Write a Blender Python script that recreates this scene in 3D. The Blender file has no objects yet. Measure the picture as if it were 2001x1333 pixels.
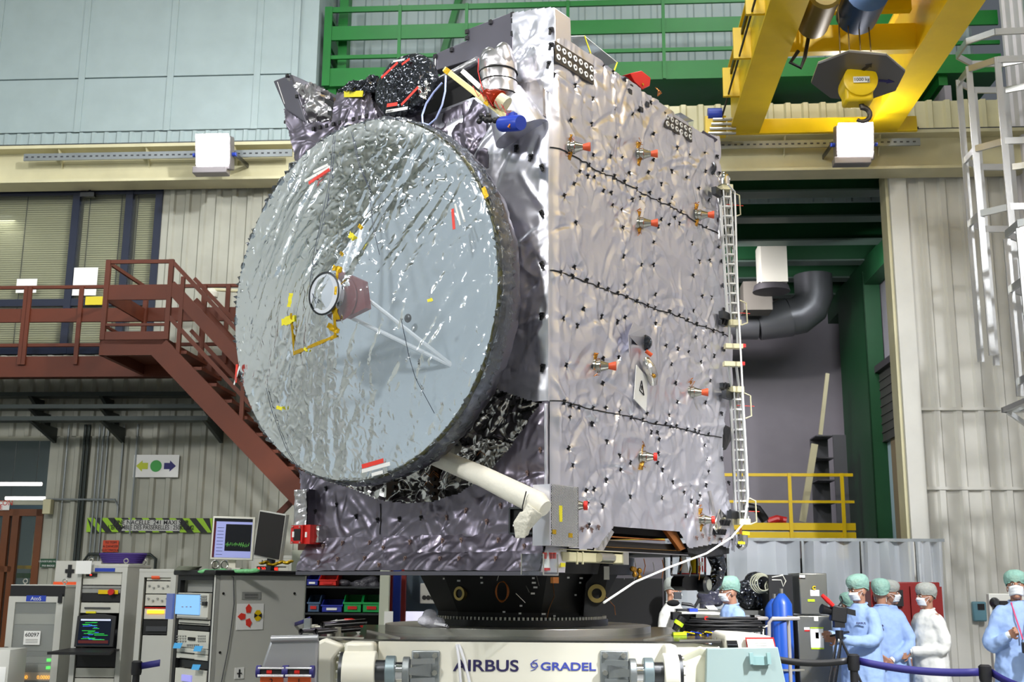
import bpy, math, random
import numpy as np
from mathutils import Matrix, Vector
R = math.radians
C = bpy.context.scene.collection
SC = bpy.context.scene
random.seed(7)
# ------------------------------------------------------------------ camera
FPX, CX, CY = 2225.0, 1000.5, 666.5
CAMP = Vector((0, 0, 1.65))
cam_d = bpy.data.cameras.new('camera'); cam = bpy.data.objects.new('camera', cam_d); C.objects.link(cam)
cam_rot = Matrix.Rotation(math.pi/2 + R(12), 4, 'X') @ Matrix.Rotation(R(.45), 4, 'Z')
cam.matrix_world = Matrix.Translation(CAMP) @ cam_rot
cam_d.sensor_width = 36; cam_d.lens = 36*FPX/2001; cam_d.clip_end = 200; cam_d.clip_start = .05
cam_d.dof.use_dof = True; cam_d.dof.focus_distance = 7.6; cam_d.dof.aperture_fstop = 5.6
SC.camera = cam
# ------------------------------------------------------------------ light and exposure
SC.view_settings.view_transform = 'Standard'; SC.view_settings.look = 'None'
SC.view_settings.gamma = 1; SC.view_settings.use_curve_mapping = False
SC.view_settings.exposure = -0.74
W_ = bpy.data.worlds.new('world'); SC.world = W_; W_.use_nodes = True
W_.node_tree.nodes['Background'].inputs[0].default_value = (.55, .62, .7, 1)
W_.node_tree.nodes['Background'].inputs[1].default_value = .3
def area(name, loc, target, size, power, col=(1, 1, 1), sy=None, spread=180):
    d = bpy.data.lights.new(name, 'AREA'); d.shape = 'RECTANGLE'; d.size = size; d.size_y = sy or size
    d.energy = power; d.color = col; d.spread = R(spread)
    o = bpy.data.objects.new(name, d); C.objects.link(o); o.location = loc
    o.rotation_euler = (Vector(target)-Vector(loc)).to_track_quat('-Z', 'Y').to_euler()
    return o
area('hall_light', (-5.5, -1.5, 9.5), (1.5, 9, 3.2), 1.0, 1500, (1, .98, .95))
area('hall_light', (6.4, 1.0, 10.5), (1.4, 8.2, 4.6), 1.0, 4200, (.96, .97, 1), spread=75)
area('hall_light', (1.8, 4.0, 12.2), (1.2, 9, 3.4), .9, 800, (1, .98, .96))
area('hall_light', (-12.2, 3.2, 7.4), (0, 8.2, 3.6), 1.2, 520, (.95, .97, 1))  # unseen lamp, added for the bright reflection in the dish film
for x, y in ((-8, 4), (-8, 11), (-2, 12.5), (2.5, 3), (3.5, 13.2), (-9, -4), (-3, -5), (3, -5)):
    area('ceiling_fill', (x, y, 12.6), (x, y+.2, 0), 2.2, 210, (.95, .98, 1))  # unseen overhead fill, added to brighten the hall that the foil reflects
# ------------------------------------------------------------------ frames and pixel rays
I4 = Matrix.Identity(4)
RM = Matrix.Rotation(R(-3.9), 4, 'Z')                      # the hall
_c = R(37.2); SU = Vector((math.sin(_c), math.cos(_c), 0)); SV = Vector((-SU.y, SU.x, 0))
SM = Matrix(((SU.x, SV.x, 0, .2313), (SU.y, SV.y, 0, 7.0), (0, 0, 1, 0), (0, 0, 0, 1)))   # the satellite body
def hit(F, ax, val, x, y):
    d = cam_rot.to_3x3() @ Vector(((x-CX)/FPX, -(y-CY)/FPX, -1))
    Fi = F.inverted(); c = Fi @ CAMP; dl = Fi.to_3x3() @ d
    return c + dl*((val-c[ax])/dl[ax])
hw = lambda Y, x, y: hit(I4, 1, Y, x, y)
hr = lambda Y, x, y: hit(RM, 1, Y, x, y)
hrx = lambda X, x, y: hit(RM, 0, X, x, y)
hf = lambda u, x, y: hit(SM, 0, u, x, y)                    # plane parallel to the body's front face
hs = lambda v, x, y: hit(SM, 1, v, x, y)                    # plane parallel to its right face
# ------------------------------------------------------------------ materials
def lin(h):
    if not isinstance(h, str): return tuple(h)+(1,)
    c = [int(h[i:i+2], 16)/255 for i in (0, 2, 4)]
    return tuple((v/12.92 if v <= .04045 else ((v+.055)/1.055)**2.4) for v in c)+(1,)
MATS = {}
def M(name, col, rough=.5, metal=0, bump=0, bs=20, var=0, vs=3, emit=0, alpha=1, trans=0, coat=0):
    if name in MATS: return MATS[name]
    m = bpy.data.materials.new(name); m.use_nodes = True; nt = m.node_tree; b = nt.nodes['Principled BSDF']
    b.inputs['Base Color'].default_value = lin(col); b.inputs['Roughness'].default_value = rough
    b.inputs['Metallic'].default_value = metal; b.inputs['Alpha'].default_value = alpha
    b.inputs['Transmission Weight'].default_value = trans; b.inputs['Coat Weight'].default_value = coat
    tc = nt.nodes.new('ShaderNodeTexCoord')
    if var:
        n = nt.nodes.new('ShaderNodeTexNoise'); n.inputs['Scale'].default_value = vs; n.inputs['Detail'].default_value = 5
        nt.links.new(tc.outputs['Object'], n.inputs['Vector'])
        mx = nt.nodes.new('ShaderNodeMix'); mx.data_type = 'RGBA'; mx.blend_type = 'MULTIPLY'
        mr = nt.nodes.new('ShaderNodeMapRange'); mr.inputs[1].default_value = .3; mr.inputs[2].default_value = .7
        mr.inputs[3].default_value = 1-var; mr.inputs[4].default_value = 1+var*.3
        nt.links.new(n.outputs['Fac'], mr.inputs[0]); mx.inputs[0].default_value = 1
        mx.inputs[6].default_value = lin(col); nt.links.new(mr.outputs[0], mx.inputs[7])
        nt.links.new(mx.outputs[2], b.inputs['Base Color'])
    if bump:
        n = nt.nodes.new('ShaderNodeTexNoise'); n.inputs['Scale'].default_value = bs; n.inputs['Detail'].default_value = 4
        nt.links.new(tc.outputs['Object'], n.inputs['Vector'])
        bp = nt.nodes.new('ShaderNodeBump'); bp.inputs['Strength'].default_value = bump; bp.inputs['Distance'].default_value = .02
        nt.links.new(n.outputs['Fac'], bp.inputs['Height']); nt.links.new(bp.outputs[0], b.inputs['Normal'])
    if emit:
        b.inputs['Emission Color'].default_value = lin(col); b.inputs['Emission Strength'].default_value = emit
    MATS[name] = m; return m
def foil_mat(name, col, rough, bs, bstr, dist=.012, metal=1, ridge=True, stretch=(1, 1, 1), vor=0):
    m = bpy.data.materials.new(name); m.use_nodes = True; nt = m.node_tree; b = nt.nodes['Principled BSDF']; L = nt.links.new
    b.inputs['Base Color'].default_value = lin(col); b.inputs['Roughness'].default_value = rough; b.inputs['Metallic'].default_value = metal
    tc = nt.nodes.new('ShaderNodeTexCoord'); mp = nt.nodes.new('ShaderNodeMapping'); mp.inputs['Scale'].default_value = stretch
    L(tc.outputs['Object'], mp.inputs[0])
    n = nt.nodes.new('ShaderNodeTexNoise'); n.noise_type = 'RIDGED_MULTIFRACTAL' if ridge else 'FBM'
    n.inputs['Scale'].default_value = bs; n.inputs['Detail'].default_value = 3; n.inputs['Distortion'].default_value = .3
    L(mp.outputs[0], n.inputs['Vector'])
    src = n.outputs['Fac']
    if vor:
        v = nt.nodes.new('ShaderNodeTexVoronoi'); v.feature = 'F1'; v.inputs['Scale'].default_value = vor
        L(mp.outputs[0], v.inputs['Vector']); a = nt.nodes.new('ShaderNodeMath'); a.operation = 'MULTIPLY_ADD'
        L(v.outputs['Distance'], a.inputs[0]); a.inputs[1].default_value = 1.6; L(src, a.inputs[2]); src = a.outputs[0]
    bp = nt.nodes.new('ShaderNodeBump'); bp.inputs['Strength'].default_value = bstr; bp.inputs['Distance'].default_value = dist
    L(src, bp.inputs['Height']); L(bp.outputs[0], b.inputs['Normal'])
    MATS[name] = m; return m
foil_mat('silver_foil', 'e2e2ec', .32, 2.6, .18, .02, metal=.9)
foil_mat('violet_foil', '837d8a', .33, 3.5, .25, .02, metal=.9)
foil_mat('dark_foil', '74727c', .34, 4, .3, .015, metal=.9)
foil_mat('mirror_foil', 'dcdad8', .2, 9, .6, .02, vor=14)
foil_mat('black_film', '4a4d54', .14, 12, .8, .015, metal=.85, vor=26)
foil_mat('wrap_foil', 'cfcccf', .3, 12, .5, .015, vor=9)
def film_mat(name, haze, tint, gl, bs, bstr):
    m = bpy.data.materials.new(name); m.use_nodes = True; nt = m.node_tree; nt.nodes.clear(); L = nt.links.new
    N = nt.nodes.new; out = N('ShaderNodeOutputMaterial'); tr = N('ShaderNodeBsdfTransparent'); tr.inputs[0].default_value = lin(tint)
    df = N('ShaderNodeBsdfDiffuse'); df.inputs[0].default_value = lin('dfe6ec')
    g = N('ShaderNodeBsdfGlossy'); g.inputs['Roughness'].default_value = .13; g.inputs[0].default_value = (.95, .97, 1, 1)
    tc = N('ShaderNodeTexCoord'); n = N('ShaderNodeTexNoise'); n.noise_type = 'RIDGED_MULTIFRACTAL'; n.inputs['Scale'].default_value = bs
    n.inputs['Detail'].default_value = 4; n.inputs['Distortion'].default_value = .6
    L(tc.outputs['Object'], n.inputs['Vector']); bp = N('ShaderNodeBump'); bp.inputs['Strength'].default_value = bstr
    bp.inputs['Distance'].default_value = .02; L(n.outputs['Fac'], bp.inputs['Height']); L(bp.outputs[0], g.inputs['Normal'])
    m1 = N('ShaderNodeMixShader'); m1.inputs[0].default_value = haze; L(tr.outputs[0], m1.inputs[1]); L(df.outputs[0], m1.inputs[2])
    lw = N('ShaderNodeLayerWeight'); lw.inputs[0].default_value = gl; L(bp.outputs[0], lw.inputs['Normal'])
    m2 = N('ShaderNodeMixShader'); L(lw.outputs['Fresnel'], m2.inputs[0]); L(m1.outputs[0], m2.inputs[1]); L(g.outputs[0], m2.inputs[2])
    L(m2.outputs[0], out.inputs[0]); MATS[name] = m; return m
film_mat('clear_film', .13, 'f6f9fb', .3, 16, .5)
film_mat('edge_film', .08, 'd6dce2', .35, 30, .6)
film_mat('tent_film', .52, 'd5d6dc', .35, 2.5, .5)
film_mat('acrylic', .04, 'f0f4f4', .2, 3, .02)
film_mat('window_glass', .03, 'e6e6de', .18, 2, .02)
# ------------------------------------------------------------------ mesh builder
WM = {}
def tag(o, label=None, cat=None, group=None, kind=None):
    if label: o['label'] = label
    if cat: o['category'] = cat
    if group: o['group'] = group
    if kind: o['kind'] = kind
    return o
def thing(name, mw, label=None, cat=None, group=None, kind=None):
    o = bpy.data.objects.new(name, None); C.objects.link(o); o.empty_display_size = .1
    if isinstance(mw, (tuple, Vector)): mw = Matrix.Translation(Vector(mw))
    o.matrix_world = mw; WM[o] = mw.copy()
    return tag(o, label, cat, group, kind)
Z = Vector((0, 0, 1))
class MB:
    def __init__(s, F=I4): s.F = F; s.v = []; s.f = []
    def add(s, vs, fs):
        b = len(s.v); s.v += [tuple(s.F @ Vector(p)) for p in vs]; s.f += [tuple(i+b for i in f) for f in fs]; return s
    def box(s, x0, y0, z0, x1, y1, z1):
        return s.obox(((x0+x1)/2, (y0+y1)/2, (z0+z1)/2), (abs(x1-x0)/2, 0, 0), (0, abs(y1-y0)/2, 0), (0, 0, abs(z1-z0)/2))
    def obox(s, c, a, b, d):
        c, a, b, d = map(Vector, (c, a, b, d))
        vs = [c+i*a+j*b+k*d for k in (-1, 1) for j in (-1, 1) for i in (-1, 1)]
        return s.add(vs, [(0, 2, 3, 1), (4, 5, 7, 6), (0, 1, 5, 4), (2, 6, 7, 3), (0, 4, 6, 2), (1, 3, 7, 5)])
    def bar(s, p, q, w, h=None, up=Z):
        p, q, up = Vector(p), Vector(q), Vector(up); h = h or w; d = q-p
        if abs(d.normalized().dot(up)) > .98: up = Vector((0, 1, 0))
        a = d.cross(up).normalized()*w/2; b = a.cross(d).normalized()*h/2
        return s.obox((p+q)/2, d/2, a, b)
    def tube(s, pts, r, n=8, closed=False, cap=True):
        pts = [Vector(p) for p in pts]; N = len(pts); rr = r if isinstance(r, (list, tuple)) else [r]*N
        a = None; vs = []
        for i, p in enumerate(pts):
            t = (pts[(i+1) % N]-pts[i-1]) if closed else (pts[min(i+1, N-1)]-pts[max(i-1, 0)])
            t.normalize()
            if a is None: a = t.orthogonal().normalized()
            a = (a-t*a.dot(t)).normalized(); b = t.cross(a)
            vs += [p+(a*math.cos(k*2*math.pi/n)+b*math.sin(k*2*math.pi/n))*rr[i] for k in range(n)]
        fs = [(i*n+k, i*n+(k+1) % n, ((i+1) % N)*n+(k+1) % n, ((i+1) % N)*n+k) for i in range(N if closed else N-1) for k in range(n)]
        if cap and not closed: fs += [tuple(range(n))[::-1], tuple((N-1)*n+k for k in range(n))]
        return s.add(vs, fs)
    def cyl(s, p, q, r0, r1=None, n=16): return s.lathe(p, q, [(0, r0), (1, r0 if r1 is None else r1)], n)
    def lathe(s, p, q, prof, n=24, cap=True):
        p, q = Vector(p), Vector(q); d = q-p; a = d.orthogonal().normalized(); b = d.normalized().cross(a); vs = []
        for t, r in prof: vs += [p+d*t+(a*math.cos(k*2*math.pi/n)+b*math.sin(k*2*math.pi/n))*r for k in range(n)]
        m = len(prof); fs = [(i*n+k, i*n+(k+1) % n, (i+1)*n+(k+1) % n, (i+1)*n+k) for i in range(m-1) for k in range(n)]
        if cap: fs += [tuple(range(n))[::-1], tuple((m-1)*n+k for k in range(n))]
        return s.add(vs, fs)
    def prism(s, poly, vec):
        poly = [Vector(p) for p in poly]; vec = Vector(vec); n = len(poly)
        return s.add(poly+[p+vec for p in poly], [tuple(range(n))[::-1], tuple(range(n, 2*n))]+[(i, (i+1) % n, n+(i+1) % n, n+i) for i in range(n)])
    def ball(s, c, r, n=16, m=10, F=None):
        if not isinstance(r, (tuple, list)): r = (r, r, r)
        c = Vector(c); vs = [c+Vector((0, 0, -r[2]))]
        for j in range(1, m):
            t = math.pi*j/m-math.pi/2
            vs += [c+Vector((r[0]*math.cos(t)*math.cos(2*math.pi*k/n), r[1]*math.cos(t)*math.sin(2*math.pi*k/n), r[2]*math.sin(t))) for k in range(n)]
        vs.append(c+Vector((0, 0, r[2]))); fs = [(0, 1+(k+1) % n, 1+k) for k in range(n)]
        for j in range(m-2): fs += [(1+j*n+k, 1+j*n+(k+1) % n, 1+(j+1)*n+(k+1) % n, 1+(j+1)*n+k) for k in range(n)]
        e = 1+(m-2)*n; fs += [(e+k, e+(k+1) % n, len(vs)-1) for k in range(n)]
        if F is not None: vs = [F @ v for v in vs]
        return s.add(vs, fs)
    def grid(s, P, closed=False):
        n, m = len(P), len(P[0]); mm = m if closed else m-1
        return s.add([p for r in P for p in r], [(i*m+j, i*m+(j+1) % m, (i+1)*m+(j+1) % m, (i+1)*m+j) for i in range(n-1) for j in range(mm)])
    def build(s, name, mat, parent=None, label=None, cat=None, group=None, kind=None, bevel=0, ang=35, solid=0, mods=None):
        me = bpy.data.meshes.new(name); V = np.array(s.v, dtype=float)
        if parent is not None: Mi = WM[parent].inverted()
        else:
            lo, hi = V.min(0), V.max(0); Mi = Matrix.Translation((-(lo[0]+hi[0])/2, -(lo[1]+hi[1])/2, -lo[2]))
        A = np.array(Mi); V = V @ A[:3, :3].T + A[:3, 3]
        me.from_pydata(V.tolist(), [], s.f); me.materials.append(MATS[mat] if isinstance(mat, str) else mat)
        me.polygons.foreach_set('use_smooth', [True]*len(me.polygons)); me.set_sharp_from_angle(angle=R(ang)); me.update()
        o = bpy.data.objects.new(name, me); C.objects.link(o)
        if parent is not None: o.parent = parent; WM[o] = WM[parent].copy()
        else: o.matrix_world = Mi.inverted(); WM[o] = Mi.inverted()
        if solid: md = o.modifiers.new('solid', 'SOLIDIFY'); md.thickness = solid; md.offset = 0
        if bevel: md = o.modifiers.new('bevel', 'BEVEL'); md.width = bevel; md.segments = 2; md.limit_method = 'ANGLE'
        for k, kw in (mods or []):
            md = o.modifiers.new(k, k)
            for a, b in kw.items(): setattr(md, a, b)
        return tag(o, label, cat, group, kind)
def one(fn, F, args, name, mat, parent=None, **kw):
    b = MB(F); getattr(b, fn)(*args); return b.build(name, mat, parent, **kw)
def bx(F, c0, c1, name, mat, parent=None, **kw):
    return MB(F).box(*c0, *c1).build(name, mat, parent, **kw)
def children(o): return [c for c in bpy.data.objects if c.parent == o]
def dup(root, mw, label=None, group=None):
    if root not in KIDS: KIDS[root] = {}
    def cp(o, par):
        c = o.copy(); C.objects.link(c)
        if par is not None: c.parent = par; WM[c] = WM[par]
        for k in kids_of(o): cp(k, c)
        return c
    r = cp(root, None); r.matrix_world = mw; WM[r] = mw.copy()
    if label: r['label'] = label
    if group: r['group'] = group
    return r
KIDS = {}
_kc = {}
def kids_of(o):
    if o not in _kc: _kc[o] = children(o)
    return _kc[o]
def text(s, size, org, xd, zd, name, mat, parent, depth=.001, align='LEFT', bold=0, F=I4, sx=1):
    """letters with baseline at org, running along xd and standing along zd"""
    cu = bpy.data.curves.new(name, 'FONT'); cu.body = s; cu.size = size; cu.extrude = depth; cu.align_x = align; cu.offset = bold
    cu.materials.append(MATS[mat]); o = bpy.data.objects.new(name, cu); C.objects.link(o)
    R3 = F.to_3x3(); xd = (R3 @ Vector(xd)).normalized(); zd = (R3 @ Vector(zd)).normalized(); n = xd.cross(zd); p = F @ Vector(org)
    mw = Matrix(((xd.x*sx, zd.x, n.x, p.x), (xd.y*sx, zd.y, n.y, p.y), (xd.z*sx, zd.z, n.z, p.z), (0, 0, 0, 1)))
    me = bpy.data.meshes.new_from_object(o); bpy.data.objects.remove(o); bpy.data.curves.remove(cu)
    me.name = name; o = bpy.data.objects.new(name, me); C.objects.link(o)
    o.parent = parent; o.matrix_local = WM[parent].inverted() @ mw; WM[o] = mw
    return o
# common colours
for a in [('cream_paint', 'cfc9a4', .45, 0, .05, 8, .1), ('clad_white', 'a9a99c', .5, 0, .03, 6, .12), ('clad_blue', 'a3b3b4', .5, 0, .03, 6, .07),
          ('clad_jamb', 'd4d3cb', .45, 0, .03, 6, .06), ('clad_right', 'cfccd0', .5, 0, .03, 6, .05), ('rust_red', '5c2407', .6, 0, .05, 14, .15), ('green_paint', '14702a', .42, 0, .04, 12, .12),
          ('yellow_paint', 'e6c208', .35, 0, .04, 9, .08), ('navy_frame', '0d1830', .5), ('black_plastic', '131316', .45, 0, .05, 60),
          ('black_paint', '0f0f11', .4), ('white_paint', 'dcdacc', .35, 0, .02, 10, .04), ('rack_grey', 'c2c2bb', .42, 0, .03, 30, .04),
          ('rack_dark', '3a3c40', .5), ('paper', 'e9e9e6', .7), ('ink', '1c1c20', .6), ('red_paint', 'c21f1a', .4), ('orange_label', 'e8551f', .5),
          ('steel', 'd0cec6', .34, 1, .05, 30, .1), ('dark_steel', '55575a', .35, 1, .05, 30), ('galvanised', '9aa0a2', .42, .8, .08, 30, .15),
          ('aluminium', 'd0d2d2', .32, .9, .04, 25, .08), ('gold_tape', 'c8a015', .3, .55, .3, 40), ('yellow_tape', 'e8dc28', .45, 0, .2, 40),
          ('red_tape', 'e0392a', .5, 0, .1, 30), ('copper', 'b8733a', .3, .8), ('clip_tan', '85706a', .4, .5), ('blue_gas', '1c4fae', .35, 0, .05, 8, .1), ('navy_text', '241f4e', .5),
          ('blue_text', '3c4aa8', .5), ('belt_blue', '221e68', .6), ('chrome', 'd8d8da', .12, 1), ('blue_plastic', '2540a8', .4),
          ('grey_wall', '9c98a0', .6, 0, .03, 5, .06), ('stainless', '8f8f88', .36, .85, .04, 20, .1), ('dark_red', '7d1714', .4)]:
    M(*a)
# ================================================================== THE HALL
def corr(F, x0, x1, z0, z1, y, name, mat, pitch=.25, dep=.035, parent=None, kind='structure', axis=0, **kw):
    """trapezoid-ribbed cladding sheet standing in plane y (or x when axis=1)"""
    prof = []; x = x0; 
    while x < x1-1e-6:
        for dx, d in ((0, 0), (.55, 0), (.65, -dep), (.9, -dep)):
            xx = x+dx*pitch
            if xx <= x1: prof.append((xx, d))
        x += pitch
    prof.append((x1, 0)); vs = []
    for a, d in prof:
        p = (a, y+d) if axis == 0 else (y+d, a)
        vs += [(p[0], p[1], z0), (p[0], p[1], z1)]
    n = len(prof); back = .05
    for a in (x1, x0):
        p = (a, y+back) if axis == 0 else (y+back, a)
        vs += [(p[0], p[1], z0), (p[0], p[1], z1)]
    m = n+2
    fs = [(2*i, 2*((i+1) % m), 2*((i+1) % m)+1, 2*i+1) for i in range(m)]
    return MB(F).add(vs, fs).build(name, mat, parent, kind=kind, ang=20, **kw)
XR = 6.25; XL = -13.0; YB = -9.0; ZT = 14.0; WY = 16.2
PXR, PXL, PZ = 4.42, -1.3, 7.5          # the portal
fl = M('floor_resin', '8f9290', .22, 0, .02, 3, .12, 1.2)
bx(RM, (XL, YB, -.1), (12, 34, 0), 'floor', 'floor_resin', kind='structure')
bx(RM, (XL, YB, ZT), (XR, 17, ZT+.1), 'ceiling', M('ceiling_grey', '9aa2a2', .7), kind='structure')
bx(RM, (XL-.1, YB, 0), (XL, 17, ZT), 'wall_left', M('wall_pale', 'b9c0be', .6), kind='structure')
bx(RM, (XL, YB-.1, 0), (XR, YB, ZT), 'wall_back', 'wall_pale', kind='structure')
corr(RM, YB, WY, 0, ZT, XR, 'wall_right', 'clad_right', .3, .035, axis=1)
for i in range(6):                                       # roof trusses of the hall
    MB(RM).bar((XL, -6+i*4, ZT-.4), (XR, -6+i*4, ZT-.4), .25, .5).build('trim_%d' % (i+10), 'green_paint', kind='structure')
# --- far wall, left of the portal: two openings are left free
wl = hr(WY, 317, 366); WX1, WZ1 = wl.x, wl.z; WZ0 = hr(WY, 60, 695).z
dl = hr(WY, 100, 853); DX1, DZ1 = dl.x, dl.z
gz = hr(WY, 300, 352).z
corr(RM, WX1, PXL, 0, gz+.3, WY, 'wall_far', 'clad_white', .24)
corr(RM, XL, WX1, WZ1, gz+.3, WY, 'wall_far', 'clad_white', .24)
corr(RM, XL, WX1, DZ1, WZ0, WY, 'wall_far', 'clad_white', .24)
corr(RM, DX1, WX1, 0, DZ1, WY, 'wall_far', 'clad_white', .24)
# --- far wall above the crane girder
sz0, sz1 = hr(WY, 300, 300).z, hr(WY, 300, 258).z
corr(RM, XL, -4.2, sz0-.5, sz1, WY, 'wall_far', 'clad_blue', .2)
sz2 = hr(WY+.1, 1400, 207).z
corr(RM, -4.2, XR, sz0-.5, ZT, WY+1.3, 'wall_far', 'clad_blue', .3, .03)
corr(RM, -4.2, XR, sz0-.5, sz2, WY+.08, 'wall_far', 'cream_paint', .26, .05)
bx(RM, (-4.3, WY+.15, sz1), (-4.2, WY+1.35, ZT), 'wall_far', 'clad_blue', kind='structure')
bx(RM, (XL, WY+.05, sz1), (-4.2, WY+.15, ZT), 'wall_far', 'clad_blue', kind='structure')
up = bpy.data.objects['wall_far.006'] if 'wall_far.006' in bpy.data.objects else None
pxs = [hr(WY, x, 152).x for x in (-180, 0-12, 160, 333, 502, 575)]
pzs = [sz1+.02, hr(WY, 300, 150).z, hr(WY, 300, -90).z, ZT-.02]
pp = thing('wall_panelling', RM @ Matrix.Translation((-8, WY, sz1)), 'pale blue-grey flush cladding panels high on the left wall', 'wall panels', kind='structure')
for i in range(len(pxs)-1):
    for j in range(3):
        bx(RM, (pxs[i]+.012, WY+.005, pzs[j]+.012), (pxs[i+1]-.012, WY+.05, pzs[j+1]-.012), 'panel', 'clad_blue', pp)
        bx(RM, (pxs[i+1]-.05, WY-.012, pzs[j]), (pxs[i+1]+.05, WY+.004, pzs[j+1]), 'joint_strip', 'clad_blue', pp)
# --- right of the portal: jamb wall
corr(RM, PXR+.22, XR, 0, PZ+.3, WY, 'wall_far', 'clad_jamb', .3, .045)
MB(RM).box(PXR-.02, WY-.1, 0, PXR+.22, WY+.1, PZ+.1).build('trim_1', 'clad_jamb', kind='structure')
MB(RM).box(PXR-.06, WY-.02, 0, PXR-.02, WY+.3, PZ+.1).build('trim_2', 'cream_paint', kind='structure')
for z in (hr(WY, 1870, 800).z, hr(WY, 1870, 955).z):
    MB(RM).box(PXR+.2, WY-.06, z-.02, XR, WY-.045, z+.02).build('trim_3', 'clad_jamb', kind='structure')
# --- crane girder: one I beam along the whole far wall, as parts
gy = 15.75; g0 = hr(gy, 300, 350).z; g1 = hr(gy, 300, 291).z
g = thing('crane_girder', RM @ Matrix.Translation((-3, gy, g0)), 'long cream steel crane girder across the far wall', 'girder', kind='structure')
bx(RM, (XL, gy+.12, g0), (XR, gy+.15, g1), 'web', 'cream_paint', g)
bx(RM, (XL, gy-.05, g0-.04), (XR, gy+.35, g0), 'lower_flange', 'cream_paint', g)
bx(RM, (XL, gy-.1, g1), (XR, gy+.35, g1+.05), 'upper_flange', 'cream_paint', g)
bx(RM, (XL, gy-.02, g1+.05), (XR, gy+.04, g1+.1), 'crane_rail', 'dark_steel', g)
for x in [XL+1+i*1.35 for i in range(14)]:
    MB(RM).prism([(x, gy+.12, g1), (x, gy-.06, g1), (x, gy+.12, g1-.26)], (.02, 0, 0)).build('stiffener', 'cream_paint', g)
for a, b in ((hr(gy, 55, 300).x, hr(gy, 575, 300).x), (hr(gy, 1380, 300).x, hr(gy, 1795, 300).x)):
    tr = bx(RM, (a, gy-.12, g1-.2), (b, gy-.09, g1-.09), 'cable_tray', 'galvanised', g)
    h = MB(RM); n = int((b-a)/.09)
    for k in range(n): h.box(a+.03+k*.09, gy-.125, g1-.155, a+.07+k*.09, gy-.119, g1-.135)
    h.build('tray_slots', 'rack_dark', tr, kind='stuff')
# --- upper glazed front with blinds
def glazing(name, x0, x1, z0, z1, panes, mat_frame, fw, y=WY, blind=None, zt=None):
    t = thing(name, RM @ Matrix.Translation(((x0+x1)/2, y, z0)), kind='structure')
    for a, b, c in ((x0, x1, z1-fw), (x0, x1, z0)): bx(RM, (a, y-.02, c), (b, y+.06, c+fw), 'window_frame', mat_frame, t)
    if zt: bx(RM, (x0, y-.02, zt-fw/2), (x1, y+.06, zt+fw/2), 'window_frame', mat_frame, t)
    for x in panes: bx(RM, (x-fw/2, y-.03, z0), (x+fw/2, y+.07, z1), 'mullion', mat_frame, t)
    e = sorted([x0]+list(panes)+[x1])
    for a, b in zip(e, e[1:]):
        bx(RM, (a, y+.015, z0+fw), (b, y+.022, z1-fw), 'pane', 'window_glass', t)
        if blind and b-a > .3:
            q = MB(RM); nz = int((z1-z0-.2)/.035)
            for k in range(nz):
                z = z0+.1+k*.035
                q.add([(a+.06, y+.12, z), (b-.06, y+.12, z), (b-.06, y+.135, z+.033), (a+.06, y+.135, z+.033)], [(0, 1, 2, 3)])
            q.build('blind', M('blind_cream', 'd8d9c6', .6), t, kind='stuff')
            for xx in (a+.2*(b-a), a+.8*(b-a)):
                MB(RM).cyl((xx, y+.1, z0+.1), (xx, y+.1, z1-.05), .006, n=6).build('blind_cord', 'rack_dark', t)
    return t
wx = [hr(WY, x, 470).x for x in (137, 150, 243, 252, 306)]
glazing('window_1', XL+1, WX1, WZ0+.02, WZ1, [(wx[0]+wx[1])/2, (wx[2]+wx[3])/2, wx[4]], 'navy_frame', .11, blind=1, zt=hr(WY, 60, 592).z)
area('blind_fill_light', tuple(RM @ Vector((-9, WY+.38, 7.0))), tuple(RM @ Vector((-9, WY, 6))), .3, 25, (1, 1, .92), sy=3)  # added lamp behind the blinds, only to brighten them
bx(RM, (XL, WY+.4, WZ0-1), (WX1, WY+.45, WZ1+.3), 'wall_office', M('office_wall', 'b0ae9f', .7), kind='structure')
for (a, b, c, d), lab in (((33, 545, 70, 572), 'white sheet of paper stuck on the upper window beside the walkway'), ((145, 523, 187, 577), 'large white sheet on the glazed door behind the walkway')):
    p, q = hr(WY-.04, a, b), hr(WY-.04, c, d)
    bx(RM, (p.x, WY-.036, q.z), (q.x, WY-.032, p.z), 'paper_notice', 'paper', label=lab, cat='notice')
p, q = hr(WY-.05, 168, 580), hr(WY-.05, 200, 596)
t = bx(RM, (p.x, WY-.06, q.z), (q.x, WY-.05, p.z), 'door_sign', M('sign_yellow', 'd8c628', .5), label='small yellow sign on the blue glazed door above the walkway', cat='sign')
p = hr(WY-.1, 160, 380); t = thing('door_closer', RM @ Matrix.Translation(p), 'grey door closer with arm on top of the glazed door', 'door closer')
bx(RM, (p.x-.02, WY-.12, p.z-.04), (p.x+.2, WY-.04, p.z+.03), 'closer_body', 'dark_steel', t)
MB(RM).bar((p.x+.08, WY-.1, p.z+.04), (p.x+.3, WY-.2, p.z+.12), .02, .01).build('closer_arm', 'dark_steel', t)
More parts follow.
